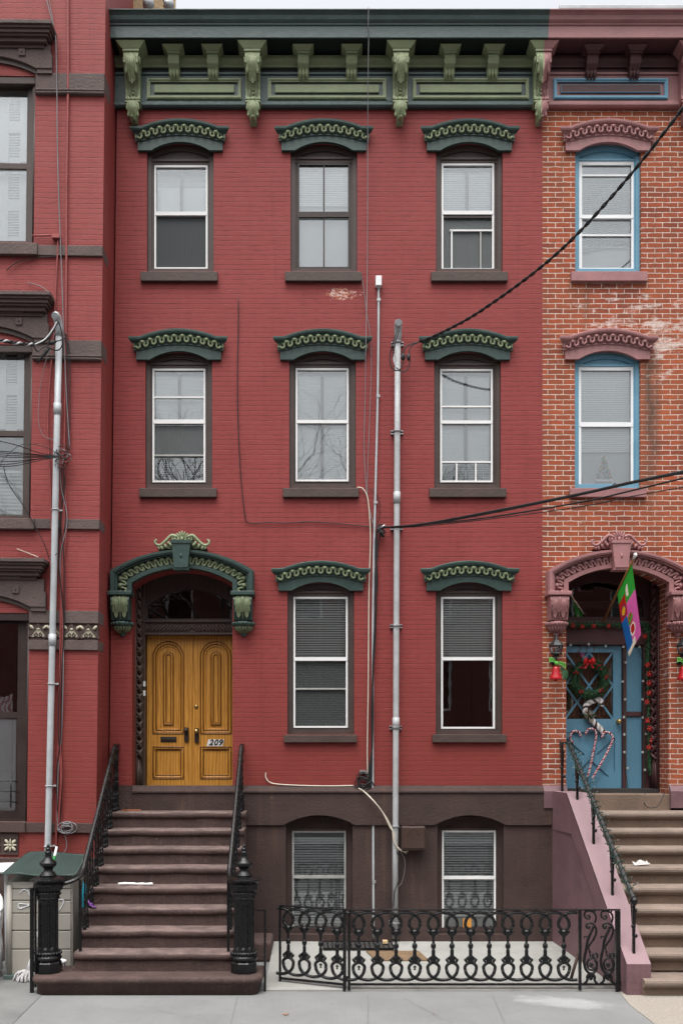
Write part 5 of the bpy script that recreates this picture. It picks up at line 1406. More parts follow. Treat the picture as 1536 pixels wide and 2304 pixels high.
# string lights wound round the rail
mb = MB(); pts = []
for k in range(420):
    f = k/419; y = -.42-2.05*f; a = 2*PI*f*26
    pts.append((xr_at(y)+.042*math.cos(a)+.006*math.sin(k*.7), y, zrR(y)+.038*math.sin(a)))
sl = thing('string_lights', (xr_at(-1.3), -1.3, 1.9), 'green wired string of small unlit lights wrapped around the black handrail', 'string lights')
mb.tube(pts, .0052, 'light_wire', 5); mb.build('wire', sl)
mb = MB()
for k in range(52):
    f = (k+.5)/52; y = -.42-2.05*f; s = 1 if k % 2 else -1
    p = Vector((xr_at(y)+s*.04, y, zrR(y)+.01)); q = p+Vector((s*random.uniform(.02, .05), random.uniform(-.02, .02), random.uniform(-.03, .045)))
    mb.tube([p, p.lerp(q, .55), q], [.006, .006, .005], 'light_wire', 5); mb.tube([q, q+(q-p)*.5], [.004, .001], 'clear_bulb', 5)
o = mb.build('bulb', sl); o['kind'] = 'stuff'
# ------------------------------------------------------------------ low cast-iron fence and gate
YF = -2.43
def fz(py): return Z(py, YF)
SP = 41.9*dd(YF)/160
def scr(yc): return fz(2020+yc/5.907)     # heights taken off the enlarged view
def cast_baluster(mb, x, y, m='iron', arch=True, drop=False):
    u = dd(YF)/160/5.907
    k = lambda c: scr(c)
    # shaft with ball, block and leaf clusters
    prof = [(.010, k(430)), (.034, k(432)), (.036, k(470)), (.026, k(510)), (.016, k(545)), (.018, k(560)), (.015, k(595)), (.012, k(606)), (.026, k(618)), (.032, k(650)), (.026, k(676)), (.012, k(688)), (.020, k(694)), (.022, k(705)), (.021, k(765)), (.030, k(785)), (.036, k(830)), (.034, k(862)), (.012, k(888))]
    mb.lathe([(r, h-k(660)) for r, h in prof][::-1], (x, y, k(660)), m, 10, sy=.75)
    for s in (-1, 1):
        mb.ball((x+s*62*u, y, k(452)), .018, .018, .018, m, 8, 5); mb.tube(smooth_path([(x+s*18*u, y, k(500)), (x+s*48*u, y, k(478)), (x+s*60*u, y, k(445))], 4), [.014]*9, m, 6)
        mb.ball((x+s*66*u, y, k(832)), .021, .020, .021, m, 8, 5); mb.tube(smooth_path([(x+s*20*u, y, k(790)), (x+s*50*u, y, k(812)), (x+s*62*u, y, k(850)), (x+s*30*u, y, k(872))], 4), .014, m, 6)
        # lower half of the upper oval and upper half of the lower oval
        mb.tube(smooth_path([(x+s*72*u, y, k(345)), (x+s*68*u, y, k(385)), (x+s*44*u, y, k(412)), (x+s*22*u, y, k(440))], 4), .019, m, 7)
        mb.tube(smooth_path([(x+s*26*u, y, k(872)), (x+s*58*u, y, k(895)), (x+s*76*u, y, k(925)), (x+s*72*u, y, k(970))], 4), .019, m, 7)
    if drop:
        mb.ball((x, y, k(935)), .010, .01, .034, m, 6, 5); mb.ball((x, y, k(925)), .024, .01, .010, m, 6, 4); mb.ball((x, y, k(960)), .016, .01, .008, m, 6, 4)
def arches(mb, x, y, m='iron', half=0):
    """the interlaced loops over and under, spanning from the oval at x to the oval one place on"""
    u = dd(YF)/160/5.907; c = x+SP/2; hw = SP/2+70*u
    for a0, a1 in (((0, PI),) if not half else (((0, PI/2+.28),) if half < 0 else ((PI/2-.28, PI),))):
        pts = [(c+hw*math.cos(a0+(a1-a0)*i/20), y+(.006 if i % 40 < 20 else 0), scr(350)+(scr(203)-scr(350))*math.sin(a0+(a1-a0)*i/20)) for i in range(21)]
        mb.tube(pts, .0195, m, 7)
        pts = [(c+hw*math.cos(a0+(a1-a0)*i/20), y, scr(965)-(scr(965)-scr(1098))*math.sin(a0+(a1-a0)*i/20)) for i in range(21)]
        mb.tube(pts, .0195, m, 7)
FX = [807+41.9*i for i in range(12)]
fen = thing('iron_fence', (X(1090, YF), YF, .03), 'low black cast iron fence with interlaced loops and two scroll panels at its right end', 'fence')
mb = MB(); za, zb_ = fz(2046), fz(2222)
xa, xb = X(786, YF), X(1393, YF)
mb.box(xa-.02, xb+.01, YF-.022, YF+.022, za-.018, za, 'iron', .005); mb.build('top_rail', fen)
mb = MB(); mb.box(xa, xb-.02, YF-.012, YF+.012, fz(2218), fz(2213.5), 'iron'); mb.build('bottom_rail', fen)
for i, px in enumerate(FX):
    mb = MB(); x = X(px, YF); cast_baluster(mb, x, YF, drop=i in (0, 3, 11))
    arches(mb, x, YF, half=1 if i == 11 else 0)
    if i == 0: arches(mb, x-SP, YF, half=-1)
    mb.build('cast_baluster', fen)
for px, w in ((785, .016), (1304, .016), (1389, .026)):
    mb = MB(); mb.box(X(px, YF)-w, X(px, YF)+w, YF-w, YF+w, .02 if px < 1380 else .0, za-.0225, 'iron'); mb.build('post', fen)
mb = MB(); mb.tube([(X(1284, YF), YF+.02, fz(2208)), (X(1302, YF), YF+.02, fz(2146))], .018, 'rusty_iron', 6); mb.build('brace', fen)
for px in (1327, 1364.5):     # scroll panels
    mb = MB(); x = X(px, YF); e = dd(YF)/160/10.975
    Q = lambda cx, cy: Vector((x+(cx-520)*e, YF, fz(2030+cy/10.975)))
    def tb(pts, r, n=5): mb.tube(smooth_path([Q(*p) for p in pts], n), r, 'iron', 7)
    tb([(450, 360), (480, 335), (515, 365), (490, 420), (430, 410), (385, 350), (390, 270), (450, 225), (560, 235), (640, 300), (665, 400), (635, 520)], .0115)
    tb([(640, 215), (620, 260), (560, 235)], .009)
    tb([(470, 610), (500, 600), (495, 645), (450, 645), (425, 590), (460, 535), (540, 530), (610, 560), (665, 660), (670, 760), (620, 900), (540, 1020), (480, 1110)], .0125)
    tb([(610, 600), (560, 720), (490, 870), (450, 1010), (425, 1180), (385, 1350), (375, 1500), (400, 1640), (470, 1740), (560, 1770), (640, 1720), (680, 1620), (680, 1510), (640, 1440)], .0165)
    tb([(395, 900), (375, 880), (400, 850), (450, 870), (480, 920)], .009)
    tb([(480, 1120), (500, 1200), (515, 1300), (545, 1380)], .009); tb([(505, 1210), (540, 1245)], .007)
    tb([(640, 1340), (600, 1360), (585, 1310), (640, 1270), (695, 1300), (690, 1370), (620, 1400), (540, 1390), (460, 1470), (450, 1580), (500, 1670), (590, 1680), (650, 1620)], .0125)
    mb.ball(Q(550, 1560), .027, .016, .034, 'iron', 10, 6)
    for a in range(6): mb.ball(Q(550+38*math.cos(a*PI/3), 1560+45*math.sin(a*PI/3))+Vector((0, -.012, 0)), .011, .01, .011, 'iron', 6, 4)
    mb.box(Q(460, 0).x, Q(620, 0).x, YF-.016, YF+.016, Q(0, 1800).z, Q(0, 1770).z, 'iron', .004)
    for s in (-1, 1): tb([(540+s*60, 1800), (540+s*95, 1860), (540+s*90, 1930), (540+s*140, 2010), (540+s*165, 1990)], .0155)
    mb.ball(Q(540, 1850), .03, .014, .045, 'iron', 8, 5)
    mb.build('scroll_panel', fen)
# gate: the same castings, hung at the fence post and standing slightly open
gh = Vector((X(778, YF), YF, 0))
gate = thing('iron_gate', (gh.x, gh.y, .03), 'narrow black cast iron gate standing ajar beside the stoop newel post', 'gate')
gw = 1.0; sc_ = 4.0
mb = MB(); W = SP*3.90
mb.box(gh.x-W, gh.x, YF-.02, YF+.02, za-.020, za+.002, 'iron', .005); mb.box(gh.x-W, gh.x-.02, YF-.010, YF+.010, fz(2219), fz(2214), 'iron')
mb.box(gh.x-W-.012, gh.x-W+.012, YF-.012, YF+.012, fz(2226), za-.0205, 'iron'); mb.box(gh.x-.032, gh.x+.0, YF-.016, YF+.016, fz(2232), za-.0205, 'iron')
mb.build('gate_frame', gate)
for i in range(4):
    mb = MB(); x = gh.x-W+SP*(.50+.965*i); cast_baluster(mb, x, YF, drop=i > 1)
    arches(mb, x, YF, half=1 if i == 3 else 0)
    if i == 0: arches(mb, x-SP, YF, half=-1)
    mb.build('cast_baluster', gate)
mb = MB(); mb.box(gh.x-.028, gh.x+.03, YF-.022, YF-.0165, fz(2205), fz(2196), 'iron'); mb.build('hinge', gate)
gate.rotation_euler = (0, 0, -math.radians(23))
# slim latch post by the newel, and the taller post on the other side of the stoop
lp = thing('latch_post', (X(596, -2.42), -2.42, 0), 'slim black iron latch post with a short arm toward the newel post', 'post')
mb = MB(); x = X(596, -2.42); mb.box(x-.013, x+.013, -2.433, -2.407, 0, Z(2051, -2.42), 'iron'); mb.box(X(561, -2.42), x+.012, -2.431, -2.409, Z(2051, -2.42)+.001, Z(2047, -2.42), 'iron'); mb.build('post', lp)
gp = thing('gate_post', (X(74, -2.5), -2.5, 0), 'tall flat black iron gate post left of the brown stoop', 'post')
mb = MB(); x = X(74, -2.5); mb.box(x-.032, x+.010, -2.52, -2.48, .0, Z(1998, -2.5), 'iron', .006); mb.box(x+.012, x+.034, -2.49, -2.46, .06, Z(1998, -2.5), 'iron', .004); mb.build('post', gp)
mb = MB(); mb.box(x+.01, x+.022, -2.51, -2.47, Z(2195, -2.5), Z(2188, -2.5), 'galvanised'); mb.build('hinge', gp)
# ------------------------------------------------------------------ conduits, boxes and cables
def pxpath(pts, y, n=6): return smooth_path([P(p[0], p[1], p[2] if len(p) > 2 else y) for p in pts], n)
YP = -.085
cd = thing('conduit', (X(888), YP, .1), 'thick grey electrical conduit strapped to the red wall, with a curved weatherhead', 'conduit')
def px_c(py): return 894.5-(py-735)*.0047
mb = MB(); mb.tube([P(px_c(py), py, YP) for py in (760, 1000, 1300, 1600, 1900, 2112)], .042, 'conduit_grey', 14)
for py in (1120, 1628): mb.tube([P(px_c(py), py-13, YP), P(px_c(py), py+13, YP)], .050, 'conduit_grey', 14)
mb.build('pipe', cd)
mb = MB(); a = P(895, 762, YP)
mb.tube([a+Vector((0, 0, -.06)), a+Vector((0, 0, .05)), a+Vector((0, -.015, .11)), a+Vector((0, -.05, .165)), a+Vector((0, -.10, .185)), a+Vector((0, -.14, .17))], [.049, .05, .054, .056, .052, .046], 'conduit_grey', 14); mb.build('weatherhead', cd)
for py in (770, 970, 1186, 1408, 1637, 1860, 2077):
    mb = MB(); x = X(px_c(py), YP); z = Z(py, YP)
    mb.box(x-.085, x+.085, -.04, -.001, z-.026, z-.012, 'galvanised'); mb.box(x-.085, x+.085, -.04, -.001, z+.012, z+.026, 'galvanised'); mb.box(x-.08, x+.08, -.012, -.002, z-.0119, z+.0119, 'dark_sash')
    mb.tube([Vector((x+.048*math.cos(t), YP+.048*math.sin(t), z)) for t in [PI+PI*k/10 for k in range(11)]], .010, 'galvanised', 6)
    mb.box(x-.014, x+.014, YP-.07, YP-.045, z-.01, z+.01, 'galvanised'); mb.build('clamp', cd)
th = thing('conduit', (X(840), -.04, .1), 'thin pale grey conduit running down from a small white box on the red wall', 'conduit')
pl = [(851.5, 645), (851, 760), (849.5, 890), (846, 1040), (843, 1160), (840, 1300), (838.5, 1450), (838, 1700), (839, 1800), (839.5, 1960), (840, 2112)]
mb = MB(); mb.tube(pxpath(pl, -.03), .0165, 'conduit_white', 8)
for px, py in ((851, 673), (849.5, 890), (843.6, 1130), (840, 1985)): mb.boxpx(px-3, px+5, py-3, py+3, -.05, -.002, 'galvanised')
mb.build('pipe', th)
mb = MB(); mb.boxpx(845, 858.5, 619, 641, -.09, -.001, 'white_vinyl', .006); mb.tube([P(851.5, 640, -.04), P(851.5, 650, -.04)], .023, 'conduit_grey', 10); mb.build('junction_box', th)
ub = thing('utility_box', (X(930), 0, Z(1916)), 'brown plastic utility box on the basement wall beside the grey conduit', 'box')
mb = MB(); mb.boxpx(903, 957, 1860, 1914, -.20, -.066, 'box_brown', .015); mb.build('case', ub)
mb = MB(); mb.boxpx(905, 955, 1862, 1910, -.212, -.201, 'box_brown', .008)
mb.tube(smooth_path([P(918, 1880, -.213), P(923, 1868, -.213), P(930, 1864, -.213), P(937, 1868, -.213), P(942, 1880, -.213)], 4), .005, 'box_brown', 5)
for k in range(7): mb.boxpx(954.5, 958.5, 1866+k*6.4, 1869.5+k*6.4, -.195, -.18, 'box_brown')
mb.build('lid', ub)
def cable(name, pts, y, r, m, label, cat='cable', group=None, n=6, raw=False):
    mb = MB(); mb.tube(pts if raw else pxpath(pts, y, n), r, m, 6)
    o = mb.build(name, None, None, tuple(P(pts[0][0], pts[0][1], y)) if not raw else tuple(pts[0])); return tag(o, label, cat, group)
cable('cable', [(803, 1097), (815, 1099), (826, 1118), (831, 1160), (833, 1220), (830, 1320), (829, 1420), (828, 1560), (826, 1700), (829, 1760), (836, 1795), (840, 1806)], -.03, .0085, 'cable_cream', 'cream cable running from a second floor sill down beside the thin conduit')
cable('cable', [(598, 1739), (598, 1750), (606, 1760), (625, 1765), (680, 1768), (740, 1769), (796, 1768)], -.03, .0085, 'cable_cream', 'short cream cable looping out of the wall and running level above the basement')
cable('cable', [(806, 1774), (822, 1784), (845, 1808), (868, 1840), (882, 1868), (885, 1890), (893, 1908), (905, 1916), (918, 1916)], -.14, .010, 'cable_cream', 'cream cable sagging across the grey conduit to the brown utility box', n=6)
cable('cable', [(812, 1776), (836, 1799), (858, 1824), (876, 1860), (886, 1876), (889, 1898), (900, 1912), (914, 1921)], -.15, .007, 'cable_cream', 'thinner cream cable looping beside the one that enters the utility box')
cable('cable', [(902, 1918), (910, 1935), (910, 1960), (904, 1985), (896, 1996)], -.10, .0045, 'cable_grey', 'thin loose wire dangling below the brown utility box')
cable('cable', [(892, 1916), (899, 1932), (902, 1950), (900, 1972), (894, 1990), (887, 2010), (885, 2040)], -.14, .007, 'cable_black', 'thin black wire hanging along the lower end of the grey conduit')
cable('cable', [(536, 672), (536, 740), (534, 830), (535, 930), (540, 1050), (546, 1120), (551, 1160), (556, 1174), (575, 1178), (605, 1175), (640, 1177), (700, 1174), (770, 1179), (846, 1187)], -.02, .0065, 'cable_black', 'black cable hanging between windows then running level across the red wall')
cable('cable', [(812, 612), (818, 650), (824, 700), (832, 750), (835, 820), (833, 900), (829, 1000), (826, 1090), (828, 1130), (840, 1180)], -.03, .005, 'cable_grey', 'thin dark wire leaving the middle top floor sill and slanting down')
roofw = [(829, 14, -.55), (828, 60, -.50), (829, 84, -.43), (828.5, 120, -.40), (827.5, 240, -.25), (827, 330, -.14), (826, 600, -.035), (823, 760, -.16), (821, 900, -.04), (819, 1010, -.03), (826, 1120, -.03), (840, 1182, -.03)]
cable('cable', roofw, 0, .0055, 'cable_grey', 'thin grey wire dropping from the green cornice all the way down the facade')
cable('cable', [(832, 1100), (846, 1112), (854, 1130), (853, 1160), (848, 1184)], -.03, .0045, 'cable_black', 'small black wire loop behind the thin conduit above the cable knot')
# bundle of black cables down the middle
bd = thing('cable_bundle', (X(842), -.06, 2.4), 'thick bundle of black cables hanging down beside the thin pale conduit', 'cables')
random.seed(11)
for k in range(6):
    mb = MB(); j = lambda s: random.uniform(-s, s)
    pts = [(852+j(2), 1184+j(3)), (850+j(5), 1210), (847+j(4), 1245), (846+j(3), 1300), (845+j(2), 1370), (842+j(2), 1440), (839+j(2), 1510), (837+j(2), 1600), (836+j(2), 1680), (833+j(5), 1740), (836+j(7), 1772+j(6))]
    mb.tube(pxpath([(p[0], p[1], -.045-.02*random.random()) for p in pts], 0), .0095, 'cable_black', 6); mb.build('cable', bd)
kn = thing('cable_coil', (X(815), -.06, Z(1790)), 'tangled coil of black cable with clamps above the basement wall', 'cables')
for k in range(6):
    mb = MB(); cx, cy, r = 812+random.uniform(-7, 9), 1758+random.uniform(-14, 14), random.uniform(8, 17)
    mb.tube([P(cx+r*math.cos(a)*(1+.1*math.sin(3*a)), cy+r*math.sin(a)*.9, -.05-.03*random.random()) for a in [2*PI*q/20 for q in range(20)]], .0075, 'cable_black', 6, closed=True); mb.build('loop', kn)
mb = MB()
for q in range(4): mb.boxpx(810+q*3.6, 812.4+q*3.6, 1733, 1737, -.06, -.02, 'galvanised')
mb.box(X(808), X(826), -.045, -.002, Z(1741), Z(1737), 'galvanised'); mb.build('terminal', kn)
# knot where the overhead lines land
kt = thing('wire_knot', (X(855), -.08, Z(1186)), 'dark knot of clamps where the overhead lines meet the wall', 'cables')
mb = MB()
for k in range(9): mb.tube(smooth_path([P(846+random.uniform(0, 8), 1184+random.uniform(-6, 6), -.08), P(854+random.uniform(-6, 10), 1186+random.uniform(-7, 20), -.12), P(858+random.uniform(-6, 8), 1187+random.uniform(-6, 24), -.07), P(850, 1186, -.06)], 5), .0075, 'cable_black', 6)
mb.tube([P(852, 1190, -.06), P(866, 1182, -.12)], .016, 'galvanised', 8); mb.build('clamp', kt)
# overhead lines leaving over the street to the right: real spans that come forward
def span(pts, n=14):      # px, py, depth: three-dimensional curve
    return smooth_path([P(*p) for p in pts], n)
def twisted(path, R, r, m, k, turns):
    mb = MB(); n = len(path); mm = m if isinstance(m, (list, tuple)) else [m]*k
    L = 0; acc = [0]
    for a, b in zip(path, path[1:]): acc.append(acc[-1]+(b-a).length)
    for s in range(k):
        pts = []
        for i in range(n):
            T = (path[min(n-1, i+1)]-path[max(0, i-1)]).normalized(); u = T.cross(Vector((0, 0, 1))).normalized(); w = u.cross(T)
            a = 2*PI*(acc[i]*turns+s/k); pts.append(path[i]+(u*math.cos(a)+w*math.sin(a))*R)
        mb.tube(pts, r, mm[s], 6)
    return mb
pw = span([(944, 768, -.2), (985, 752, -.45), (1080, 700, -1.1), (1240, 581, -2.05), (1380, 437, -2.75), (1540, 237, -3.4), (1680, 40, -3.9)], 40)
pw = pw[:-1]+smooth_path([pw[-1], pw[-1]+Vector((1.3, -1.2, 1.7)), pw[-1]+Vector((3.4, -3.0, 4.0))], 60)
o = twisted(pw, .0115, .0112, 'cable_black', 2, 4).build('power_line', None, None, tuple(pw[0])); tag(o, 'twisted black power line climbing from the weatherhead to the upper right', 'cable')
svc = thing('service_loop', (X(905), -.2, Z(800)), 'loose black service loops with splice connectors at the grey weatherhead', 'cables')
for pts, r in (([(893, 744, -.2), (884, 770, -.22), (877, 800, -.2), (880, 825, -.2), (893, 834, -.2), (903, 826, -.2), (908, 810, -.2), (912, 800, -.2)], .0085),
               ([(897, 744, -.2), (888, 775, -.22), (885, 805, -.2), (893, 828, -.2), (906, 836, -.2), (918, 828, -.2), (922, 812, -.2), (919, 803, -.2)], .0085),
               ([(906, 797, -.2), (912, 782, -.2), (922, 775, -.2), (944, 768, -.2)], .008), ([(920, 797, -.2), (922, 785, -.2), (928, 776, -.2), (944, 768, -.2)], .008)):
    mb = MB(); mb.tube(pxpath(pts, 0), r, 'cable_black', 6); mb.build('cable', svc)
for px, py in ((906, 802), (919, 803)):
    mb = MB(); mb.tube([P(px, py-7, -.2), P(px, py-5, -.2), P(px, py+5, -.2), P(px, py+8, -.2)], [.012, .026, .026, .012], 'cable_black', 8); mb.build('splice', svc)
mb = MB(); st = pxpath([(889, 770, -.19), (886, 790, -.2), (886, 812, -.2), (892, 828, -.2)], 0, 8)
mb.tube(st, .011, 'conduit_white', 6); mb.build('neutral_wire', svc)
for k, pts in enumerate(([(862, 1187, -.12), (950, 1179, -.8), (1100, 1152, -1.9), (1300, 1112, -3.0), (1420, 1085, -3.6), (1560, 1056, -4.2)], [(862, 1187, -.12), (950, 1181, -.8), (1100, 1155, -1.9), (1300, 1114, -3.0), (1420, 1087, -3.6), (1560, 1059, -4.2)],
                 [(862, 1188, -.12), (950, 1181, -.8), (1100, 1164, -1.9), (1300, 1131, -3.0), (1420, 1104, -3.6), (1560, 1070, -4.2)], [(862, 1188, -.12), (950, 1184, -.8), (1100, 1168, -1.9), (1300, 1141, -3.0), (1420, 1117, -3.6), (1560, 1092, -4.2)])):
    pth = span(pts, 10); pth += [pth[-1]+Vector((1.2*q, -4.6*q, .75*q+.35*q*q)) for q in (.25, .5, .75, 1, 1.5, 2)]; mb = MB(); mb.tube(pth, (.014, .011, .0095, .0055)[k], 'cable_black', 6)
    o = mb.build('overhead_line', None, None, tuple(pth[0])); tag(o, ('thickest black overhead line running right from the wire knot', 'second black overhead line tight below the thickest one, from the wire knot', 'medium black overhead line sagging below the paired lines at right', 'thinnest overhead line, lowest of the four fanning right from the wire knot')[k], 'cable')
# ------------------------------------------------------------------ left house: grey service pipe, painted pipes, wires
YQ = YL-.10
lp_ = thing('conduit', (X(110, YQ), YQ, .2), 'pale grey service pipe with weatherhead on the left red house', 'conduit')
mb = MB(); qx = lambda py: 133.5-(py-720)*.0218
mb.tube([P(qx(py), py, YQ) for py in (745, 1000, 1300, 1600, 1920, 2000)], .042, 'conduit_white', 14)
for py in (920, 1440): mb.tube([P(qx(py), py-13, YQ), P(qx(py), py+13, YQ)], .050, 'conduit_white', 14)
mb.build('pipe', lp_)
mb = MB(); a = P(qx(748), 748, YQ); mb.tube([a+Vector((0, 0, -.05)), a+Vector((0, 0, .06)), a+Vector((-.005, -.02, .12)), a+Vector((-.01, -.06, .17)), a+Vector((-.015, -.11, .18)), a+Vector((-.02, -.14, .16))], [.048, .05, .054, .055, .052, .046], 'conduit_white', 14); mb.build('weatherhead', lp_)
for py in (1147, 1539, 1769, 1905):
    mb = MB(); x = X(qx(py), YQ); z = Z(py, YQ)
    mb.tube([Vector((x+.047*math.cos(t), YQ+.047*math.sin(t), z)) for t in [PI-.3+(PI+.6)*k/10 for k in range(11)]], .008, 'conduit_grey', 6); mb.box(x+.04, x+.085, YQ+.03, YL-.002, z-.012, z+.012, 'conduit_grey', .004); mb.build('clamp', lp_)
cable('pipe', [(153, -30), (153, 200), (150, 420), (149, 640), (146, 900), (142, 1200), (135, 1500), (128, 1800), (126, 1925)], YL-.03, .016, 'cable_red', 'red painted pipe running the full height of the left house', 'pipe')
cable('cable', [(100, -20), (118, 50), (125, 90), (128, 200), (129, 320), (132, 440), (139, 620), (143, 740), (150, 900), (157, 1010)], YL-.05, .007, 'cable_grey', 'grey wire slanting off the roof down the left house past the pipe', 'cable')
cable('cable', [(108, -20), (121, 60), (127, 110), (130, 330), (137, 560), (142, 680)], YL-.04, .005, 'cable_grey', 'second thinner grey wire close beside the first on the left house', 'cable')
cable('cable', [(131, 530), (129, 580), (124, 680), (121, 760), (112, 860), (108, 960), (113, 1080), (116, 1180), (117, 1320), (115, 1450), (109, 1640), (105, 1800), (100, 1910)], YL-.03, .011, 'cable_red', 'flaking white and red cable hanging left of the grey service pipe', 'cable')
mb = MB(); mb.boxpx(116, 134, 525, 534, YL-.07, YL-.001, 'cable_red', .004); mb.tube([P(72, 530, YL-.04), P(118, 529, YL-.04)], .012, 'cable_red', 6)
o = mb.build('junction_box', None, None, tuple(P(125, 530, YL))); tag(o, 'small red painted junction box beside the top left window', 'box')
random.seed(5)
lb = thing('cable_bundle', (X(142, YL), YL-.05, 2.0), 'dark red and brown cables hanging right of the grey service pipe', 'cables')
for k in range(6):
    mb = MB(); j = lambda s: random.uniform(-s, s)
    pts = [(142+j(4), 1035+j(8)), (141+j(7), 1090), (143+j(9), 1170), (140+j(8), 1260), (139+j(6), 1400), (138+j(5), 1520), (134+j(5), 1650), (133+j(7), 1740), (131+j(6), 1850), (136+j(5), 1868+j(6))]
    mb.tube(pxpath([(p[0], p[1], YL-.03-.03*random.random()) for p in pts], 0), .0068, ('cable_red', 'cable_black', 'cable_red', 'cable_grey', 'cable_red', 'cable_black')[k], 6); mb.build('cable', lb)
lc = thing('cable_coil', (X(148, YL), YL-.06, Z(1880, YL)), 'coil of grey cable with terminals low on the left house above the shed', 'cables')
for k in range(4):
    mb = MB(); cx, cy, r = 148+random.uniform(-8, 8), 1864+random.uniform(-5, 9), random.uniform(11, 20)
    mb.tube([P(cx+r*math.cos(a)*1.15, cy+r*math.sin(a)*.7, YL-.06-.03*random.random()) for a in [2*PI*q/20 for q in range(20)]], .0065, 'cable_grey', 6, closed=True); mb.build('loop', lc)
mb = MB()
for q in range(5): mb.boxpx(142+q*3.2, 144+q*3.2, 1850, 1855, YL-.06, YL-.02, 'white_vinyl')
mb.box(X(140, YL), X(159, YL), YL-.045, YL-.002, Z(1859, YL), Z(1855.5, YL), 'galvanised'); mb.build('terminal', lc)
cable('cable', [(146, 1880), (150, 1898), (148, 1912), (138, 1925), (130, 1932)], YL-.05, .006, 'cable_grey', 'single grey cable end trailing from the coil toward the shed lid')
# tangle of lines arriving from the left at mid height, and the twisted drop above it
tn = thing('wire_tangle', (X(140, YL), YL-.15, Z(1025, YL)), 'tangle of thin black wires gathered on the left pipe at mid height', 'cables')
for k, (sy, sag) in enumerate(((985, 4), (1012, 2), (1016, 3), (1020, 6), (1024, 8), (1035, 10), (1046, 6), (1048, 12))):
    mb = MB(); mb.tube(span([(-40, sy, -2.4), (30, sy+sag*.6+(1025-sy)*.3, -1.7), (90, 1025+sag*.5-(1025-sy)*.2, -1.1), (138, 1027, YL-.15)], 8), .0055, 'cable_black', 5); mb.build('wire', tn)
for k in range(9):
    mb = MB(); cx, cy, r = 140+random.uniform(-6, 10), 1026+random.uniform(-14, 22), random.uniform(7, 17)
    mb.tube([P(cx+r*math.cos(a), cy+r*math.sin(a)*.8, YL-.1-.08*random.random()) for a in [2*PI*q/16 for q in range(16)]], .0058, ('cable_black', 'cable_red', 'cable_grey')[k % 3], 5, closed=True); mb.build('wire', tn)
mb = MB(); mb.tube(pxpath([(0, 1050, -1.3), (10, 1030, -1.2), (50, 1000, -1.0), (100, 1005, -.9), (135, 1025, YL-.15)], 0), .005, 'cable_black', 5); mb.build('wire', tn)
mb = MB(); mb.tube(pxpath([(8, 1050, -1.1), (20, 1090, -1.0), (60, 1150, YL-.1), (100, 1225, YL-.08), (112, 1258, YL-.06), (128, 1245, YL-.15)], 0), .006, 'cable_black', 5); mb.build('wire', tn)
mb = MB(); mb.tube(pxpath([(128, 735, -.9), (96, 840, YL-.05), (86, 930, YL-.05), (92, 970, YL-.05), (105, 985, YL-.05), (130, 990, YL-.1)], 0), .0045, 'cable_grey', 5); mb.build('wire', tn)
for px in (152, 155, 158): 
    mb = MB(); mb.tube(pxpath([(px-8, 748, YL-.05), (px-1, 800, YL-.05), (px, 900, YL-.05), (px-1, 990, YL-.05), (px-4, 1030, YL-.06)], 0), .0045, 'cable_black', 5); mb.build('wire', tn)
pl_ = span([(-40, 757, -2.0), (0, 765, -1.7), (40, 772, -1.4), (75, 775, -1.1)], 22)
o = twisted(pl_, .013, .0125, ('cable_black', 'conduit_grey', 'cable_black'), 3, 4).build('power_line', None, None, tuple(pl_[0])); tag(o, 'twisted black and silver power line arriving at the left weatherhead', 'cable')
ls = thing('service_loop', (X(105, YL), YL-.15, Z(775, YL)), 'black splices and looped leads below the left weatherhead', 'cables')
for pts, m, r in (([(75, 775, -1.1), (95, 770, -1.0), (112, 757, -.95), (124, 735, -.93), (131, 722, -.93)], 'cable_black', .012), ([(75, 776, -1.1), (100, 764, -1.0), (118, 742, -.96), (128, 724, -.95)], 'conduit_grey', .010), ([(75, 776, -1.1), (84, 790, -1.0), (96, 782, -.95), (118, 770, -.9), (136, 765, -.9), (148, 758, -.85)], 'cable_black', .008),
                  ([(132, 724, -.95), (138, 745, -.92), (140, 775, -.9), (128, 788, -.9), (104, 780, -.9)], 'cable_black', .008)):
    mb = MB(); mb.tube(pxpath(pts, 0), r, m, 6); mb.build('cable', ls)
mb = MB(); mb.tube([P(83, 818, -.95), P(92, 806, -.93), P(104, 790, -.92), P(110, 784, -.92)], [.008, .018, .028, .014], 'cable_black', 8); mb.build('splice', ls)
mb = MB(); mb.tube([P(110, 772, -.95), P(118, 771, -.93), P(125, 768, -.92)], [.02, .03, .016], 'cable_black', 8); mb.build('splice', ls)
cable('cable', [(60, 635), (75, 638), (92, 644), (104, 652), (112, 662)], YL-.03, .0055, 'cable_grey', 'short loose wire above the middle left window head', 'cable')
cable('cable', [(15, 608), (28, 596), (50, 586), (90, 578), (126, 576)], YL-.03, .0055, 'cable_black', 'short black wire curving below the top left sill', 'cable')
cable('cable', [(38, 1235), (52, 1240), (70, 1247), (86, 1254)], YL-.03, .0055, 'cable_cream', 'short frayed pale wire above the lowest left window head', 'cable')
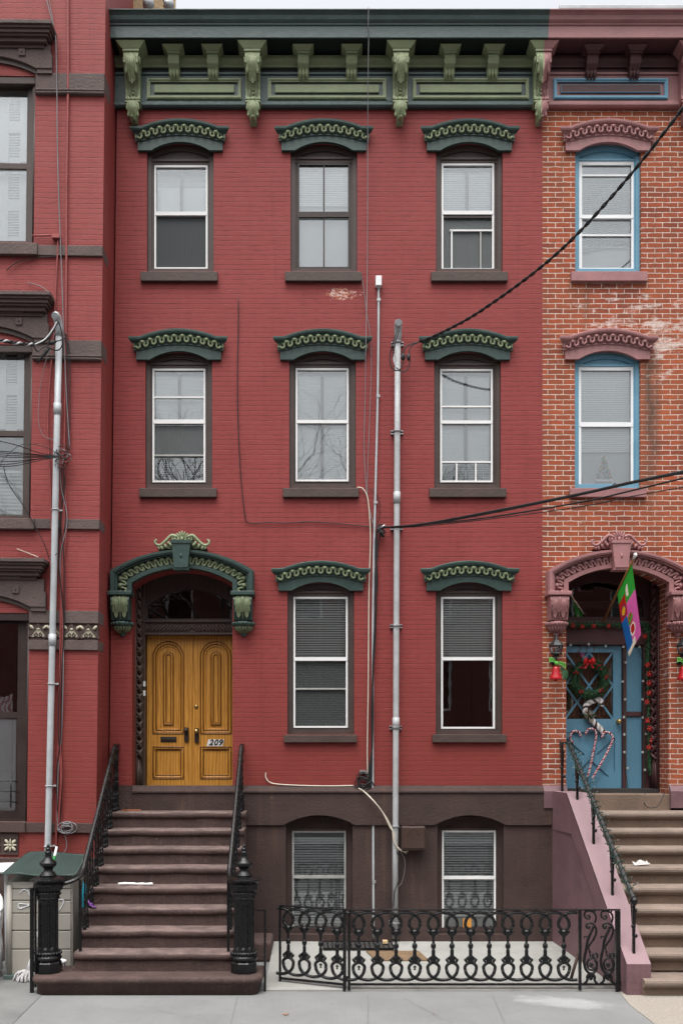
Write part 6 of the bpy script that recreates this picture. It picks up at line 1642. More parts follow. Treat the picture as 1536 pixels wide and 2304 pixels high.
# ------------------------------------------------------------------ forecourt things
def on_slab(px, py):
    z = .08
    for _ in range(6):
        g = G(px, py, z); z = .125-(.095/2.40)*(-g.y)
    return Vector((g.x, g.y, z))
a, b, c, d = on_slab(823, 2143), on_slab(942, 2143), on_slab(965, 2164), on_slab(845, 2164)
mb = MB(); h = .018; U = [mb.v(p+Vector((0, 0, h))) for p in (a, b, c, d)]; W_ = [mb.v(p+Vector((0, 0, .002))) for p in (a, b, c, d)]
mb.f(U, 'doormat'); mb.f(W_[::-1], 'doormat')
for k in range(4): mb.f([U[k], U[(k+1) % 4], W_[(k+1) % 4], W_[k]], 'doormat')
o = mb.build('doormat', None, None, tuple((a+c)/2)); tag(o, 'brown coir doormat lying askew on the forecourt behind the fence', 'doormat')
gr = thing('drain_grate', tuple(on_slab(800, 2132)), 'black iron drain grate set into the forecourt against the basement wall', 'grate')
mb = MB(); p0, p1 = on_slab(727, 2140), on_slab(880, 2121); x0, x1 = p0.x, p1.x; y0, y1 = p0.y, p1.y
mb.box(x0, x1, y0, y1, .112, .1285, 'interior_dark'); mb.build('pit', gr)
mb = MB()
n = 15
for k in range(n+1):
    x = x0+(x1-x0)*k/n; mb.box(x-.008, x+.008, y0, y1, .129, .140, 'iron')
mb.box(x0, x1, y0-.012, y0+.004, .110, .141, 'iron'); mb.box(x0, x1, y1-.004, y1+.012, .1285, .141, 'iron'); mb.build('bars', gr)
mb = MB(); p = on_slab(866, 2128); mb.box(p.x-.035, p.x+.035, p.y-.05, p.y+.05, .142, .185, 'pale_wood', .006); o = mb.build('wood_block', None, None, (p.x, p.y, .142)); tag(o, 'small pale wood block lying at the end of the drain grate', 'wood block')
def dead_leaf(px, py, s, label, z=.006):
    g = G(px, py, z); mb = MB()
    for k in range(7):
        a = 2*PI*k/7; L = s*(1 if k % 2 else .6)
        mb.f([mb.v(g.x, g.y, z+.006), mb.v(g.x+L*math.cos(a-.3), g.y+L*math.sin(a-.3), z+.004), mb.v(g.x+L*1.3*math.cos(a), g.y+L*1.3*math.sin(a), z+.014), mb.v(g.x+L*math.cos(a+.3), g.y+L*math.sin(a+.3), z+.004)], 'leaf_litter')
    o = mb.build('fallen_leaf', None, None, (g.x, g.y, z)); tag(o, label, 'leaf')
dead_leaf(643, 2284, .035, 'curled brown leaf lying alone on the pale sidewalk')
dead_leaf(975, 2284, .014, 'tiny dark leaf speck on the sidewalk right of the brown leaf')
p = on_slab(806, 2134); mb = MB(); mb.box(p.x-.02, p.x+.02, p.y-.05, p.y+.03, .142, .15, 'leaf_litter'); o = mb.build('leaf_scrap', None, None, (p.x, p.y, .142)); tag(o, 'dry orange leaf scrap caught on the drain grate', 'leaf')
# paper and sticks on the steps
def on_step(px, i, f): y = nose(i)+f; return Vector((X(px, y), y, R_*i))
p, q = on_step(266, 5, .20), on_step(344, 5, .17)
mb = MB(); mb.tube(smooth_path([p+Vector((0, 0, .012)), p.lerp(q, .2)+Vector((0, 0, .02)), p.lerp(q, .6)+Vector((0, .01, .014)), q+Vector((0, 0, .018))], 5), [.014+.01*((k*7) % 3)/3 for k in range(16)], 'paper_white', 6); o = mb.build('paper_strip', None, None, tuple(p)); tag(o, 'crumpled white paper strip lying on a middle step of the brown stoop', 'paper')
p = Vector((X(275, -.25), -.25, R_*9+.012)); q = Vector((X(317, -.22), -.22, R_*9+.012)); mb = MB(); mb.tube([p, q], .009, 'orange_stick', 6); o = mb.build('stick', None, None, tuple(p)); tag(o, 'orange stick lying on the top step of the brown stoop', 'stick')
p = on_step(1432, 6, .10); mb = MB(); 
def fold(a, v): return (p.x+a*.20-.03, p.y-.02+v*.14, p.z+.012+.05*abs(math.sin(a*5+v*2))*v+.02*a)
mb.grid(8, 5, fold, 'paper_white', False)
for v in list(mb.bm.verts): pass
r = bmesh.ops.solidify(mb.bm, geom=mb.bm.faces[:], thickness=.004)
o = mb.build('folded_newspaper', None, None, tuple(p)); tag(o, 'crumpled white paper packet lying on a tan step', 'paper')
p = on_step(187, 3, .10); mb = MB(); x, y, z = X(192, nose(4)), nose(4)+.02, R_*4
mb.tube(smooth_path([(x-.03, y, z+.002), (x-.04, y, z+.12), (x-.02, y, z+.22), (x-.02, y+.01, z+.33)], 4), [.03, .032, .034, .034, .034, .035, .033, .03, .028, .024, .02, .018, .016], 'teal_plastic', 8); o = mb.build('toy_shovel', None, None, (x, y, z)); tag(o, 'teal plastic toy standing among the left railing balusters', 'toy')
mb = MB(); x, y, z = X(203, nose(4)), nose(4)+.05, R_*4
mb.tube(smooth_path([(x-.04, y, z+.09), (x-.02, y-.02, z+.06), (x+.01, y-.03, z+.02), (x+.07, y-.03, z+.012)], 4), .012, 'purple_plastic', 6); mb.tube(smooth_path([(x-.02, y, z+.02), (x, y-.01, z+.05), (x+.02, y, z+.02)], 4), .013, 'purple_plastic', 6); o = mb.build('ribbon_scrap', None, None, (x, y, z)); tag(o, 'purple plastic scrap on a step by the left railing', 'toy')

# ------------------------------------------------------------------ storage shed, mop, chairs at the left
sh = thing('storage_shed', (-3.42, -1.40, 0), 'beige plastic storage shed with weathered dark green lid and white scrawl', 'shed')
y0 = -1.80; mb = MB(); x0, x1 = X(14, y0), X(163, y0); ztop = Z(1984, y0)
zz = [0.02, Z(2137, y0), Z(2095, y0), Z(2056, y0), Z(2027, y0), Z(2001, y0), ztop]
for k in range(6): mb.box(x0+.06, x1-.02, y0, y0+.10, zz[k]+(.006 if k else 0), zz[k+1]-.006, 'shed_body', .008)
mb.box(x0+.02, x1-.0, y0+.02, -1.0, .02, ztop-.01, 'shed_body', .01)
mb.prism([(y0+.02, ztop-.011), (-1.0, ztop-.011), (-1.0, ztop+.15)], x0+.02, x1, 'shed_body')
mb.build('body', sh)
mb = MB(); mb.tube([(x0+.04, y0-.005, .06), (x0+.04, y0-.005, Z(1992, y0))], .034, 'shed_body', 10); mb.build('corner_post', sh)
mb = MB(); mb.box(x0-.02, x0+.12, y0-.06, y0+.10, 0, .06, 'shed_lid', .01); mb.box(x1-.06, x1+.02, -1.1, -1.0, 0, .06, 'shed_lid', .01); mb.build('foot', sh)
mb = MB()
def lidz(a, v): return .018*math.sin(a*4.2+.6)+.012*math.sin(a*9)*(1-v)
L0, L1, B0, B1 = X(-2, -1.90), X(171, -1.90), X(62, -.93), X(199, -.93)
zf_, zb2 = Z(1974, -1.90), Z(1919, -.93)
def lid(a, v):
    x = (L0+(L1-L0)*a)*(1-v)+(B0+(B1-B0)*a)*v; y = -1.90+(.97)*v
    return (x, y, zf_+(zb2-zf_)*(v**.9)+lidz(a, v)+.02*a*(1-v))
mb.grid(24, 12, lid, 'shed_lid')
bmesh.ops.solidify(mb.bm, geom=mb.bm.faces[:], thickness=.045)
mb.build('lid', sh)
mb = MB(); ys = y0-.006
for pts, r in (([(45, 2011), (50, 2004), (58, 2003), (64, 2008), (67, 2016)], .008), ([(66, 2036), (54, 2035), (44, 2034), (41, 2040), (45, 2045), (55, 2042), (66, 2038)], .009), ([(130, 2026), (140, 2025), (143, 2030), (139, 2040), (133, 2049)], .008)):
    mb = MB(); mb.tube([Vector((q.x, q.y, q.z)) for q in pxpath(pts, ys, 5)], r, 'scrawl_white', 6, flat=.2); mb.build('scrawl', sh)
mp = thing('mop', tuple(G(46, 2212)), 'white mop with green banded handle leaning behind the left newel post', 'mop')
g = G(47, 2214); t = P(127.5, 1906, -1.94); a = Vector((g.x+.05, g.y+.22, .12))
mb = MB(); mb.tube([a, a.lerp(t, .72)], .014, 'plastic_white', 8); mb.tube([a.lerp(t, .35), a.lerp(t, .42)], .0165, 'plastic_green', 8); mb.tube([a.lerp(t, .78), a.lerp(t, .93)], .0165, 'plastic_green', 8); mb.tube([a.lerp(t, .70), a.lerp(t, 1)], .015, 'plastic_white', 8); mb.build('handle', mp)
mb = MB(); mb.tube([a+Vector((-.01, -.01, -.02)), a.lerp(t, .14)], [.05, .02], 'plastic_white', 10); mb.build('socket', mp)
mb = MB(); random.seed(3)
for k in range(70):
    an = 2*PI*k/70; r = random.uniform(.07, .17); ce = Vector((g.x+.02, g.y+.16, 0))
    mb.tube(smooth_path([a+Vector((.03*math.cos(an), .03*math.sin(an), -.01)), ce+Vector((r*.7*math.cos(an), r*.7*math.sin(an), .085*random.uniform(.7, 1.2))), ce+Vector((r*math.cos(an), r*math.sin(an), .014))], 4), .0095, 'mop_yarn', 5)
o = mb.build('mop_head', mp)
bk = thing('bucket', (X(124, -2.0), -2.0, 0), 'white bucket half hidden behind the left newel post', 'bucket')
mb = MB(); c = (X(124, -2.0), -2.0, .0); mb.lathe([(.10, 0), (.125, .24), (.135, .25), (.135, .27), (.125, .272), (.098, .02)], c, 'plastic_white', 20); mb.build('body', bk)
mb = MB(); mb.tube([Vector((c[0]+.13*math.cos(q), c[1]-.03*math.sin(q)-.09, .25-.12*math.sin(q))) for q in [PI*k/12 for k in range(13)]], .004, 'galvanised', 5); mb.build('handle', bk)
# stacked white garden chairs at the left edge, and the round white table top leaning behind them
ch0 = None
for s in range(3):
    if s == 0:
        cx, cy = -4.19, -1.95
        ch0 = thing('garden_chair', (cx, cy, 0), 'white plastic garden chair, bottom of the stack at the left edge', 'chair', 'stacked white garden chairs')
        mb = MB()
        def seat(a, v): return (cx-.24+.48*a, cy-.24+.46*v, .40-.03*v-.02*math.sin(PI*a))
        mb.grid(8, 8, seat, 'plastic_white'); bmesh.ops.solidify(mb.bm, geom=mb.bm.faces[:], thickness=.012); mb.build('seat', ch0)
        mb = MB()
        for k in range(6):
            xx = cx-.20+.08*k; mb.tube(smooth_path([(xx, cy+.20, .40), (xx, cy+.24, .55), (xx, cy+.30, .82)], 4), .017, 'plastic_white', 6, flat=.5)
        mb.tube(smooth_path([(cx-.25, cy+.22, .42), (cx-.24, cy+.29, .76), (cx-.12, cy+.31, .85), (cx+.12, cy+.31, .85), (cx+.24, cy+.29, .76), (cx+.25, cy+.22, .42)], 5), .022, 'plastic_white', 8); mb.build('backrest', ch0)
        for sx in (-1, 1):
            mb = MB(); mb.tube(smooth_path([(cx+sx*.25, cy-.27, 0), (cx+sx*.265, cy-.24, .30), (cx+sx*.27, cy-.20, .58), (cx+sx*.27, cy-.05, .63), (cx+sx*.26, cy+.24, .66)], 5), .024, 'plastic_white', 8); mb.build('armrest', ch0)
            mb = MB(); mb.tube([(cx+sx*.25, cy+.30, 0), (cx+sx*.24, cy+.20, .40)], [.022, .026], 'plastic_white', 8); mb.build('leg', ch0)
    else:
        c2 = dup(ch0, (.006*s, .03*s, .09*s)); relabel(c2, ('', 'white plastic garden chair, middle of the stack at the left edge', 'white plastic garden chair, topmost of the stack at the left edge')[s])
tt = thing('table_top', (X(18, -1.0), -1.0, .9), 'round white plastic table top leaning behind the beige shed', 'table')
mb = MB(); mm = Matrix.Rotation(.95, 3, 'X'); c = P(14, 1957, -1.25)
prof = [(.30, 0), (.335, .012), (.34, .03), (.33, .04), (.05, .046)]
for r, h in prof: pass
mb.lathe(prof, (0, 0, 0), 'plastic_white', 28)
for v in mb.bm.verts: v.co = Matrix.Rotation(.05, 3, 'X') @ v.co+c
mb.build('top', tt); tt.location = tt.location
mb = MB(); mb.tube([(c.x, c.y+.05, 0), (c.x, c.y, c.z)], .03, 'plastic_white', 8); mb.build('pedestal', tt)

# ------------------------------------------------------------------ festive things at the blue door
def lantern(px, label):
    x = X(px, -.12); t = thing('wall_lantern', (x, 0, Z(1490, -.12)), label, 'lantern', 'carriage lanterns beside the blue door')
    y = -.13; m = 'lantern_black'; zz_ = lambda p: Z(p, y)
    mb = MB(); mb.lathe([(.062, zz_(1478)), (.03, zz_(1474)), (.072, zz_(1473)), (.080, zz_(1471)), (.075, zz_(1469))], (x, y, 0), m, 6, False)
    mb.build('base', t)
    mb = MB(); mb.lathe([(.100, zz_(1455)), (.105, zz_(1453)), (.085, zz_(1448)), (.045, zz_(1441)), (.03, zz_(1439)), (.022, zz_(1435)), (.012, zz_(1432)), (.016, zz_(1430)), (.004, zz_(1426))], (x, y, 0), m, 6, False); mb.build('cap', t)
    mb = MB()
    for k in range(6):
        a = PI/3*k; mb.tube([(x+.066*math.cos(a), y+.066*math.sin(a), zz_(1473)), (x+.092*math.cos(a), y+.092*math.sin(a), zz_(1455))], .006, m, 5)
    mb.lathe([(.012, zz_(1473)), (.02, zz_(1466)), (.018, zz_(1461)), (.004, zz_(1458))], (x, y, 0), 'clear_bulb', 10); mb.build('cage', t)
    mb = MB(); mb.lathe([(.060, zz_(1473)), (.086, zz_(1455))], (x, y, 0), 'window_glass', 6, False); mb.build('glass', t)
    mb = MB(); mb.ball((x-.015, -.02, zz_(1487)), .05, .02, .05, m, 10, 6); mb.tube(smooth_path([(x, -.03, zz_(1487)), (x, -.09, zz_(1494)), (x, y, zz_(1489)), (x, y, zz_(1478))], 4), .011, m, 6); mb.tube([(x, -.01, zz_(1420)), (x+.002, -.012, zz_(1440))], .004, 'light_wire', 5); mb.build('bracket', t)
    return t
l1 = lantern(1250.5, 'black carriage lantern on the narrow brick pier left of the blue door')
l2 = dup(l1, (X(1537, -.12)-X(1250.5, -.12), 0, 0)); relabel(l2, 'black carriage lantern at the right edge, right of the blue door')
for c in l2.children: pass
def bell(px, label):
    x, y = X(px, -.16), -.16; zz_ = lambda p: Z(p, y); t = thing('christmas_bell', (x, y, zz_(1531)), label, 'bell', 'red bells hung under the lanterns')
    mb = MB(); mb.lathe([(.082, zz_(1530)), (.088, zz_(1529)), (.078, zz_(1524)), (.056, zz_(1515)), (.050, zz_(1507)), (.042, zz_(1502)), (.02, zz_(1499)), (.004, zz_(1498))], (x, y, 0), 'holly_red', 20); mb.ball((x, y, zz_(1531)), .024, .024, .02, 'holly_red'); mb.build('bell', t)
    mb = MB(); 
    for s, (dx, dz) in ((-1, (-.10, .05)), (1, (.13, -.045))):
        def rb(a, v, s=s, dx=dx, dz=dz): return (x+dx*a, y-.03-.02*math.sin(a*PI), zz_(1493)+dz*a+.05*math.sin(a*PI)*.4+(v-.5)*(.035+.035*a))
        mb.grid(8, 3, rb, 'ribbon_green')
    mb.ball((x, y-.03, zz_(1493)), .03, .02, .03, 'ribbon_green'); bmesh.ops.solidify(mb.bm, geom=[f for f in mb.bm.faces if len(f.verts) == 4][:48], thickness=.004); mb.build('bow', t)
    mb = MB()
    for k in range(7):
        mb.tube(smooth_path([(x+.07, y, zz_(1499)), (x+.09+.012*k, y-.01, zz_(1514)), (x+.10+.010*k, y+.01*k-.03, zz_(1530)+random.uniform(-.02, .02))], 4), .008, 'needle_green', 5)
    mb.build('greenery', t); return t
l3 = bell(1250, 'shiny red bell with green bow under the lantern left of the door')
l4 = dup(l3, (X(1537, -.16)-X(1250, -.16), 0, 0)); relabel(l4, 'shiny red bell with green bow under the lantern at the right edge')
def needles(mb, pts, n, L, w, mats, spread=1):
    m = len(pts)
    for k in range(n):
        f = random.random()*(m-1); i = int(f); p = Vector(pts[i]).lerp(Vector(pts[min(m-1, i+1)]), f-i); T = (Vector(pts[min(m-1, i+1)])-Vector(pts[i])).normalized()
        dr = Vector((random.gauss(0, 1), random.gauss(0, 1)-.25, random.gauss(0, 1))).normalized()*spread+T*.5
        dr = dr.normalized()*L*random.uniform(.6, 1.2); s = dr.cross(Vector((random.random(), random.random(), random.random()))).normalized()*w
        b = p+dr*.15
        mb.f([mb.v(b-s), mb.v(b+s), mb.v(p+dr)], random.choice(mats))
wr = thing('wreath', tuple(P(1325, 1528, yo-.07)), 'round evergreen wreath with red bow and berries on the blue door', 'wreath')
c = P(1326, 1528, yo-.07); R0 = .225; ring = [c+Vector((R0*math.cos(a), 0, R0*1.03*math.sin(a))) for a in [2*PI*k/40 for k in range(41)]]
mb = MB(); mb.tube(ring[:-1], .045, 'needle_green', 6, closed=True); needles(mb, ring, 3800, .10, .006, ['needle_green', 'needle_green', 'needle_green', 'needle_light']); mb.build('greenery', wr)
for an in (PI*.30, PI*.02, -PI*.28, -PI*.70, PI*.72, PI*.9):
    mb = MB()
    for k in range(6):
        p = c+Vector((R0*math.cos(an), -.06, R0*math.sin(an)))+Vector((random.gauss(0, .02), random.uniform(-.02, .02), random.gauss(0, .02))); mb.ball(p, .012, .012, .012, 'holly_red', 7, 5)
    mb.build('berries', wr)
def bow(mb, c, s, m):
    for sg in (-1, 1):
        for k in range(5):      # puffed loops from overlapping folds
            f = k/4; mb.ball((c.x+sg*s*(.30+.06*k), c.y-.02-.006*k, c.z+s*(.12+.10*f)), s*(.42-.05*k), .022, s*(.20+.07*k), m, 10, 6, Matrix.Rotation(-sg*.35, 3, 'Y'))
        def tl(a, v, sg=sg): return (c.x+sg*(.12+.40*a)*s+(v-.5)*s*.34, c.y-.03-.01*math.sin(a*6), c.z-a*s*.75)
        mb.grid(6, 3, tl, m)
    bmesh.ops.solidify(mb.bm, geom=[f for f in mb.bm.faces if len(f.verts) == 4][-36:], thickness=.003); mb.ball((c.x, c.y-.05, c.z+.1*s), .17*s, .025, .2*s, m)
mb = MB(); bow(mb, P(1324, 1491, yo-.10), .115, 'ribbon_red'); mb.build('bow', wr)
# checked candy cane with a tuft below the wreath
ck = thing('candy_cane_ornament', tuple(P(1340, 1610, yo-.05)), 'grey and white flat candy cane decoration with a tinsel tuft below the wreath', 'decoration')
def cane(path, r, mats, per, y0_=None, flat=1):
    mb = MB(); n = len(path); seg = 12; acc = 0; rings = []; P_ = [Vector(p) for p in path]
    for i in range(n):
        T = (P_[min(n-1, i+1)]-P_[max(0, i-1)]).normalized(); u = Vector((0, 1, 0)); w = T.cross(u).normalized()
        rings.append([mb.v(P_[i]+(w*math.cos(2*PI*k/seg)+u*math.sin(2*PI*k/seg)*flat)*r) for k in range(seg)])
    for i in range(n-1):
        acc += (P_[i+1]-P_[i]).length
        for k in range(seg):
            ph = (acc/per+k/seg) % 1; q = int(ph*len(mats)*.9999); mb.f([rings[i][k], rings[i][(k+1) % seg], rings[i+1][(k+1) % seg], rings[i+1][k]], mats[q], True)
    mb.f(rings[0][::-1], mats[0]); mb.f(rings[-1], mats[0]); return mb
yc_ = yo-.045
pt = smooth_path([P(1350, 1588, yc_), P(1353, 1581, yc_), P(1346, 1575, yc_), P(1332, 1578, yc_), P(1319, 1587, yc_), P(1315, 1598, yc_), P(1322, 1610, yc_), P(1336, 1626, yc_), P(1348, 1638, yc_), P(1358, 1648, yc_)], 10)
cane(pt, .042, ['candy_white', 'plaid_grey', 'candy_white', 'dark_sash'], .16, flat=.45).build('cane', ck)
mb = MB(); needles(mb, [P(1318, 1605, yc_-.05), P(1330, 1612, yc_-.05)], 160, .10, .007, ['needle_light', 'candy_white', 'needle_green', 'holly_red']); mb.build('tuft', ck)
for k, (pts, lab) in enumerate((([(1306, 1658), (1303, 1649), (1292, 1645), (1284, 1652), (1283, 1664), (1289, 1672)], 'red and white candy cane at the left of the three on the blue door'),
                 ([(1317, 1653), (1321, 1643), (1332, 1640), (1340, 1648), (1340, 1662), (1333, 1698), (1327, 1728), (1321, 1750)], 'red and white candy cane in the middle of the three on the blue door'),
                 ([(1354, 1660), (1358, 1650), (1367, 1648), (1376, 1655), (1377, 1668), (1362, 1700), (1345, 1730), (1332, 1752)], 'red and white candy cane at the right of the three on the blue door'))):
    yy = yo-.03-.02*k; pth = smooth_path([P(p[0], p[1], yy) for p in pts], 14)
    o = cane(pth, .0165, ['candy_white', 'candy_red', 'candy_white', 'candy_red', 'candy_red'], .085).build('candy_cane', None, None, tuple(pth[-1])); tag(o, lab, 'candy cane', 'candy canes on the blue door')
# garlands: over the transom bar, and down the carved jamb with red blossoms
random.seed(21)
ga = thing('garland', tuple(P(1360, 1402, yo-.14)), 'evergreen garland with red blossoms along the top of the blue door', 'garland')
line = smooth_path([P(px, py, yo-.14) for px, py in ((1270, 1404), (1300, 1407), (1340, 1405), (1390, 1407), (1450, 1404))], 6)
mb = MB(); mb.tube(line, .02, 'needle_green', 6); needles(mb, line, 900, .07, .006, ['needle_green', 'needle_green', 'needle_light']); mb.build('greenery', ga)
def blossom(c, s, par):
    mb = MB()
    for k in range(6):
        a = 2*PI*k/6+random.random()*.4
        p = c+Vector((math.cos(a)*s*.6, -.015, math.sin(a)*s*.6)); mb.ball(p, s*.30, .012, s*.58, 'holly_red', 7, 4, Matrix.Rotation(PI/2-a, 3, 'Y'))
    mb.ball(c+Vector((0, -.025, 0)), s*.16, .012, s*.16, 'ornament_gold', 6, 4); mb.build('blossom', par)
for px, py in ((1288, 1408), (1309, 1410), (1335, 1409), (1368, 1409)): blossom(P(px, py, yo-.2), .034, ga)
gb = thing('garland', tuple(P(1459, 1745, .56)), 'evergreen garland with red blossoms hanging down the carved right jamb', 'garland')
line = smooth_path([P(px, py, .56) for px, py in ((1452, 1404), (1458, 1440), (1456, 1500), (1459, 1600), (1460, 1690), (1462, 1740))], 8)
mb = MB(); mb.tube(line, .02, 'needle_green', 6); needles(mb, line, 1700, .065, .006, ['needle_green', 'needle_green', 'needle_light']); mb.build('greenery', gb)
for px, py in ((1450, 1432), (1456, 1497), (1459, 1517), (1459, 1538), (1459, 1560), (1455, 1580), (1456, 1622), (1460, 1640), (1465, 1667), (1459, 1682)): blossom(P(px, py, .50), .040, gb)
# strings of clear lights around the door
ds = thing('string_lights', tuple(P(1404, 1783, yo-.08)), 'string of small white flower lights framing the blue door and sidelight', 'string lights')
runs = [[(1272, 1447), (1290, 1450), (1320, 1446), (1345, 1449), (1375, 1452), (1402, 1455), (1435, 1456)], [(1402, 1455), (1404, 1490), (1401, 1540), (1405, 1600), (1404, 1660), (1406, 1720), (1412, 1775)], [(1436, 1456), (1446, 1500), (1445, 1560), (1446, 1640), (1450, 1700), (1449, 1780)]]
for k, r in enumerate(runs):
    mb = MB(); mb.tube(pxpath([(p[0], p[1], yo-.08) for p in r], 0), .0045, 'light_wire', 5); mb.build('wire', ds)
for px, py in ((1283, 1452), (1324, 1450), (1362, 1454), (1402, 1456), (1438, 1456), (1407, 1491), (1400, 1534), (1406, 1574), (1403, 1614), (1404, 1653), (1404, 1693), (1411, 1729), (1446, 1533), (1445, 1574), (1445, 1615), (1453, 1652), (1445, 1693), (1450, 1733), (1455, 1777)):
    mb = MB(); c = P(px, py, yo-.10)
    for k in range(5): mb.ball(c+Vector((.013*math.cos(k*1.257), -.004, .013*math.sin(k*1.257))), .009, .006, .009, 'clear_bulb', 6, 4)
    mb.ball(c, .008, .012, .008, 'clear_bulb', 6, 4); mb.build('bulb', ds)
# flag on a wooden staff
YS, YE = .45, -.95
fa, fb = P(1356, 1400, YS), P(1429, 1249, YE)
fl = thing('flag', tuple(fa), 'colourful green, pink, red and blue holiday flag on a wooden staff', 'flag')
mb = MB(); mb.tube([fa, fb], .016, 'staff_wood', 8); mb.build('staff', fl)
mb = MB(); mb.ball(fb, .026, .026, .03, 'candy_white', 10, 7); mb.tube([fa.lerp(fb, .95), fb], [.018, .02], 'candy_white', 8); mb.build('finial', fl)
TL, TR = fa.lerp(fb, .46), fa.lerp(fb, .90)     # hoist runs along the staff
BRc = P(1442, 1426, YE+.12); BL = P(1414, 1478, YS-.62)
def cloth(a, v):
    top = TL.lerp(TR, a); lft = TL.lerp(P(1397, 1400, YS-.62), min(1, v*2)) if v < .5 else P(1397, 1400, YS-.62).lerp(BL, v*2-1)
    rgt = TR.lerp(BRc, v); p = lft.lerp(rgt, a)
    top_off = top-(TL.lerp(TR, a)); fold = math.sin(a*PI*2.2+v*1.2)*.035*v
    bot = -.0
    return (p.x+fold*.35, p.y+fold, p.z)
def fm(a, v):
    # large colour fields of the printed flag
    if .30 < a < .62 and .13 < v < .30 and ((a-.62)/.16)**2+((v-.22)/.09)**2 < 1: return 'flag_white'
    if v < .36 and a > .42-.0*v: return 'flag_green'
    if v < .20 and a <= .42: return 'flag_green'
    if a < .42 and v < .52:
        q = ((a-.22)/.14)**2+((v-.40)/.085)**2
        if q < 1: return 'flag_yellow' if q < .55 else 'flag_purple'
        return 'flag_red'
    if a < .34+.2*(v-.5): return 'flag_blue' if v < .93 else 'flag_white'
    q = ((a-.55)/.17)**2+((v-.78)/.085)**2
    if q < 1: return 'flag_red' if q < .5 else 'flag_white'
    q = ((a-.5)/.16)**2+((v-.62)/.075)**2
    if q < 1: return 'flag_green' if math.sin(v*70+a*14) > -.3 else 'flag_red'
    if v > .90 and a < .6: return 'flag_white'
    return 'flag_pink'
mb = MB(); mb.grid(36, 60, cloth, 'flag_pink', True, mfun=fm); bmesh.ops.solidify(mb.bm, geom=mb.bm.faces[:], thickness=.003); mb.build('cloth', fl)
# ball tree standing in the second-floor window of the orange house
tr = thing('tabletop_tree', tuple(P(1358, 1083, .175)), 'small tree of coloured balls standing in the blue framed window', 'ornament')
random.seed(9)
mb = MB(); mb.boxpx(1339, 1377, 1078, 1083, .14, .185, 'white_vinyl', .006); mb.build('base', tr)
mb = MB()
for k in range(44):
    v = random.random()**.7; a = random.random()*2*PI; py = 1026+v*50; r = (1.5+v*15)
    p = P(1358+r*math.cos(a), py, .165+.018*math.sin(a)); mb.ball(p, .018, .018, .018, random.choice(['ornament_green', 'ornament_gold', 'ornament_pink', 'holly_red', 'clear_bulb', 'ornament_green']), 7, 5)
o = mb.build('ball', tr); o['kind'] = 'stuff'
mb = MB(); z = Z(1097, .02); mb.tube([Vector((X(1384, -.05)+.03*math.cos(a), -.02, Z(1097, -.05)+.045*math.sin(a)+.02)) for a in [2*PI*k/12 for k in range(12)]], .008, 'cable_black', 5, closed=True); o = mb.build('wire_hook', None, None, tuple(P(1384, 1098, -.02))); tag(o, 'small black wire ring on the sill below the tabletop tree', 'hook')
mb = MB(); mb.boxpx(1041, 1060, 2068, 2089, .10+.04, .10+.05, 'orange_card'); o = mb.build('card', None, None, tuple(P(1050, 2089, .14))); tag(o, 'orange card standing inside the right basement window', 'card')
mb = MB(); mb.tube(pxpath([(1450, 1786, -.02), (1449, 1806, -.03), (1456, 1817, -.2), (1470, 1818, -.25), (1482, 1812, -.2), (1490, 1795, -.15), (1496, 1782, -.1)], 0), .006, 'cable_black', 6)
o = mb.build('cable', None, None, tuple(P(1450, 1786, -.02))); tag(o, 'black extension cable drooping over the top of the tan stoop', 'cable')
# ------------------------------------------------------------------ roof things glimpsed above the cornice
mb = MB(); random.seed(2); y = 1.2; x = X(246, y)
while x < X(392, y):
    w = random.uniform(.012, .024); mb.box(x, x+w, y, y+.015, 12.64, Z(random.uniform(-8, 0), y), 'reed'); x += w+.002
mb.box(X(246, y), X(392, y), y+.016, y+.04, 13.0, 13.05, 'reed')
o = mb.build('reed_screen', None, None, (X(300, y), y, 12.64)); tag(o, 'straw coloured reed screen on the roof behind the green cornice', 'screen')
def dish(px, py, r, label):
    c = P(px, py, .9); t = thing('satellite_dish', (c.x, c.y, 12.64), label, 'satellite dish', 'satellite dishes on the roof')
    mb = MB(); mb.lathe([(.02, 0), (r*.5, .02), (r, .09), (r, .10), (r*.5, .035), (.02, .014)], (0, 0, 0), 'conduit_white', 22)
    M_ = Matrix.Rotation(-1.2, 3, 'X') @ Matrix.Rotation(.4, 3, 'Y')
    for v in mb.bm.verts: v.co = M_ @ v.co+c
    mb.build('reflector', t)
    mb = MB(); mb.tube([c+Vector((0, .1, -.05)), Vector((c.x, c.y+.12, 12.64))], .02, 'galvanised', 8); mb.tube([c+Vector((0, -.02, -.02)), c+Vector((-.10, -.35, .0))], .012, 'galvanised', 6); mb.ball(c+Vector((-.10, -.37, .0)), .035, .05, .035, 'conduit_white', 8, 5); mb.build('mount', t); return t
dish(326, 4, .10, 'grey satellite dish in front of the reed screen, left one of two'); dish(372, 6, .09, 'grey satellite dish right of the reed screen')
mb = MB(); ya = -.47; mb.box(X(1258, ya), XR2, ya-.0, ya+.30, 12.896, Z(8.5, ya), 'conduit_white', .01); mb.prism([(ya+.05, 12.84), (ya+.28, 12.84), (ya+.28, 12.8955), (ya+.05, 12.8955)], X(1250, ya), XR2, 'dark_sash')
o = mb.build('roof_gutter', None, None, (X(1400, ya), ya, 12.87)); tag(o, 'long pale metal gutter along the roof edge of the orange house', 'gutter')

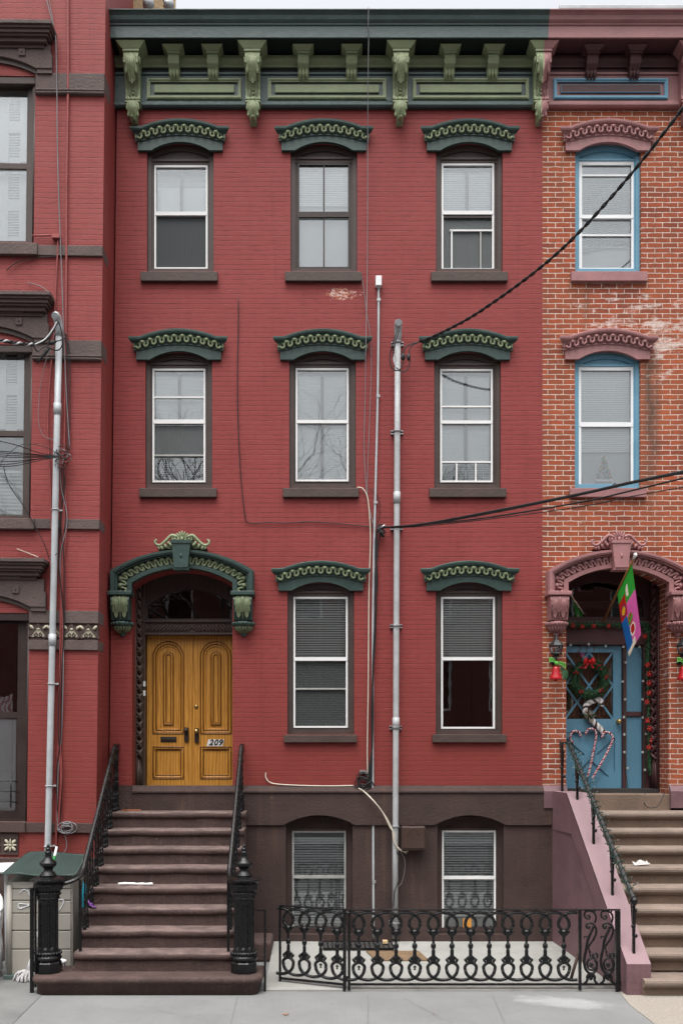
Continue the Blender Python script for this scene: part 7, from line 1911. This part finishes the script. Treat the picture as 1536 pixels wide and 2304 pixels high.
# ------------------------------------------------------------------ across the street: what the window panes mirror, and an outer pair blocking low sky
def facade(name, x0, x1, h, m, label, nwin):
    t = thing(name, ((x0+x1)/2, -20.4, 0), label, 'house', 'houses across the street')
    mb = MB(); ww = 1.0; ho = []
    for r in range(int(h//3.2)):
        for k in range(nwin):
            cx = x0+(x1-x0)*(k+.5)/nwin; ho.append(rect(cx-ww/2, cx+ww/2, 1.0+3.2*r, 2.8+3.2*r))
    mb.plate(rect(x0, x1, -.1, h), ho, -20.7, -20.4, m); mb.box(x0, x1, -28, -20.71, -.1, h, 'interior_dark'); mb.build('wall', t)
    mb = MB(); mb.prism([(-20.4, h-.5), (-20.0, h-.1), (-19.9, h+.15), (-20.7, h+.2), (-20.7, h-.5)], x0, x1, 'opposite_stone'); mb.build('cornice', t)
    for hl in ho:
        mb = MB(); mb.plate(hl, [], -20.66, -20.64, 'dark_glass'); mb.plate(hl, [rect(hl[0][0]+.08, hl[2][0]-.08, hl[0][1]+.08, hl[1][1]-.08)], -20.63, -20.55, 'white_paint'); mb.build('window', t)
    return t
facade('opposite_house', -8.4, -1.5, 9.8, 'opposite_brick', 'low dark red brick house across the street, seen mirrored in the left windows', 3)
facade('opposite_house', -1.49, 5.3, 10.2, 'opposite_brick', 'low brick house with stone cornice across the street, mirrored in the middle windows', 3)
facade('opposite_house', 5.31, 12.19, 9.9, 'opposite_brick', 'low brick house across the street, mirrored in the windows of the orange house', 3)
facade('opposite_house', -18.0, -8.4, 10.4, 'opposite_brick', 'wide dark red brick house across the street, unseen, added to block low sky at the left', 4)  # outer pair, unseen: added to hold back low sky light from the sides
facade('opposite_house', 12.2, 22.0, 10.6, 'opposite_brick', 'wide dark red brick house across the street, unseen, added to block low sky at the right', 4)
def bare_tree(x, y, h, seed, label):
    random.seed(seed); t = thing('bare_tree', (x, y, 0), label, 'tree', 'bare street trees across the street')
    mb = MB(); mb.tube(smooth_path([(x, y, -.1), (x+.05, y, h*.18), (x-.04, y+.05, h*.36)], 5), [.17-.006*k for k in range(11)], 'bark', 8); mb.build('trunk', t)
    mb = MB()
    def grow_(p, d, L, r, n):
        q = p+d*L; mid = p.lerp(q, .5)+Vector((random.gauss(0, .06), random.gauss(0, .06), random.gauss(0, .04)))*L
        mb.tube([p, mid, q], [r, r*.8, r*.62], 'bark', 5, caps=False)
        if n == 0: return
        for k in range(3 if n > 2 else 2):
            dn = (d+Vector((random.gauss(0, .55), random.gauss(0, .55), random.gauss(.12, .3)))).normalized(); grow_(q if k else mid, dn, L*random.uniform(.62, .85), r*.6, n-1)
    for k in range(4): grow_(Vector((x-.04, y+.05, h*.34)), Vector((random.gauss(0, .5), random.gauss(0, .5), 1)).normalized(), h*.22, .09, 6)
    mb.build('crown', t)
bare_tree(-2.6, -16.6, 13.5, 4, 'bare winter tree across the street, mirrored in the left upper window')
bare_tree(2.2, -16.9, 13.0, 8, 'bare winter tree across the street, mirrored in the middle upper window')
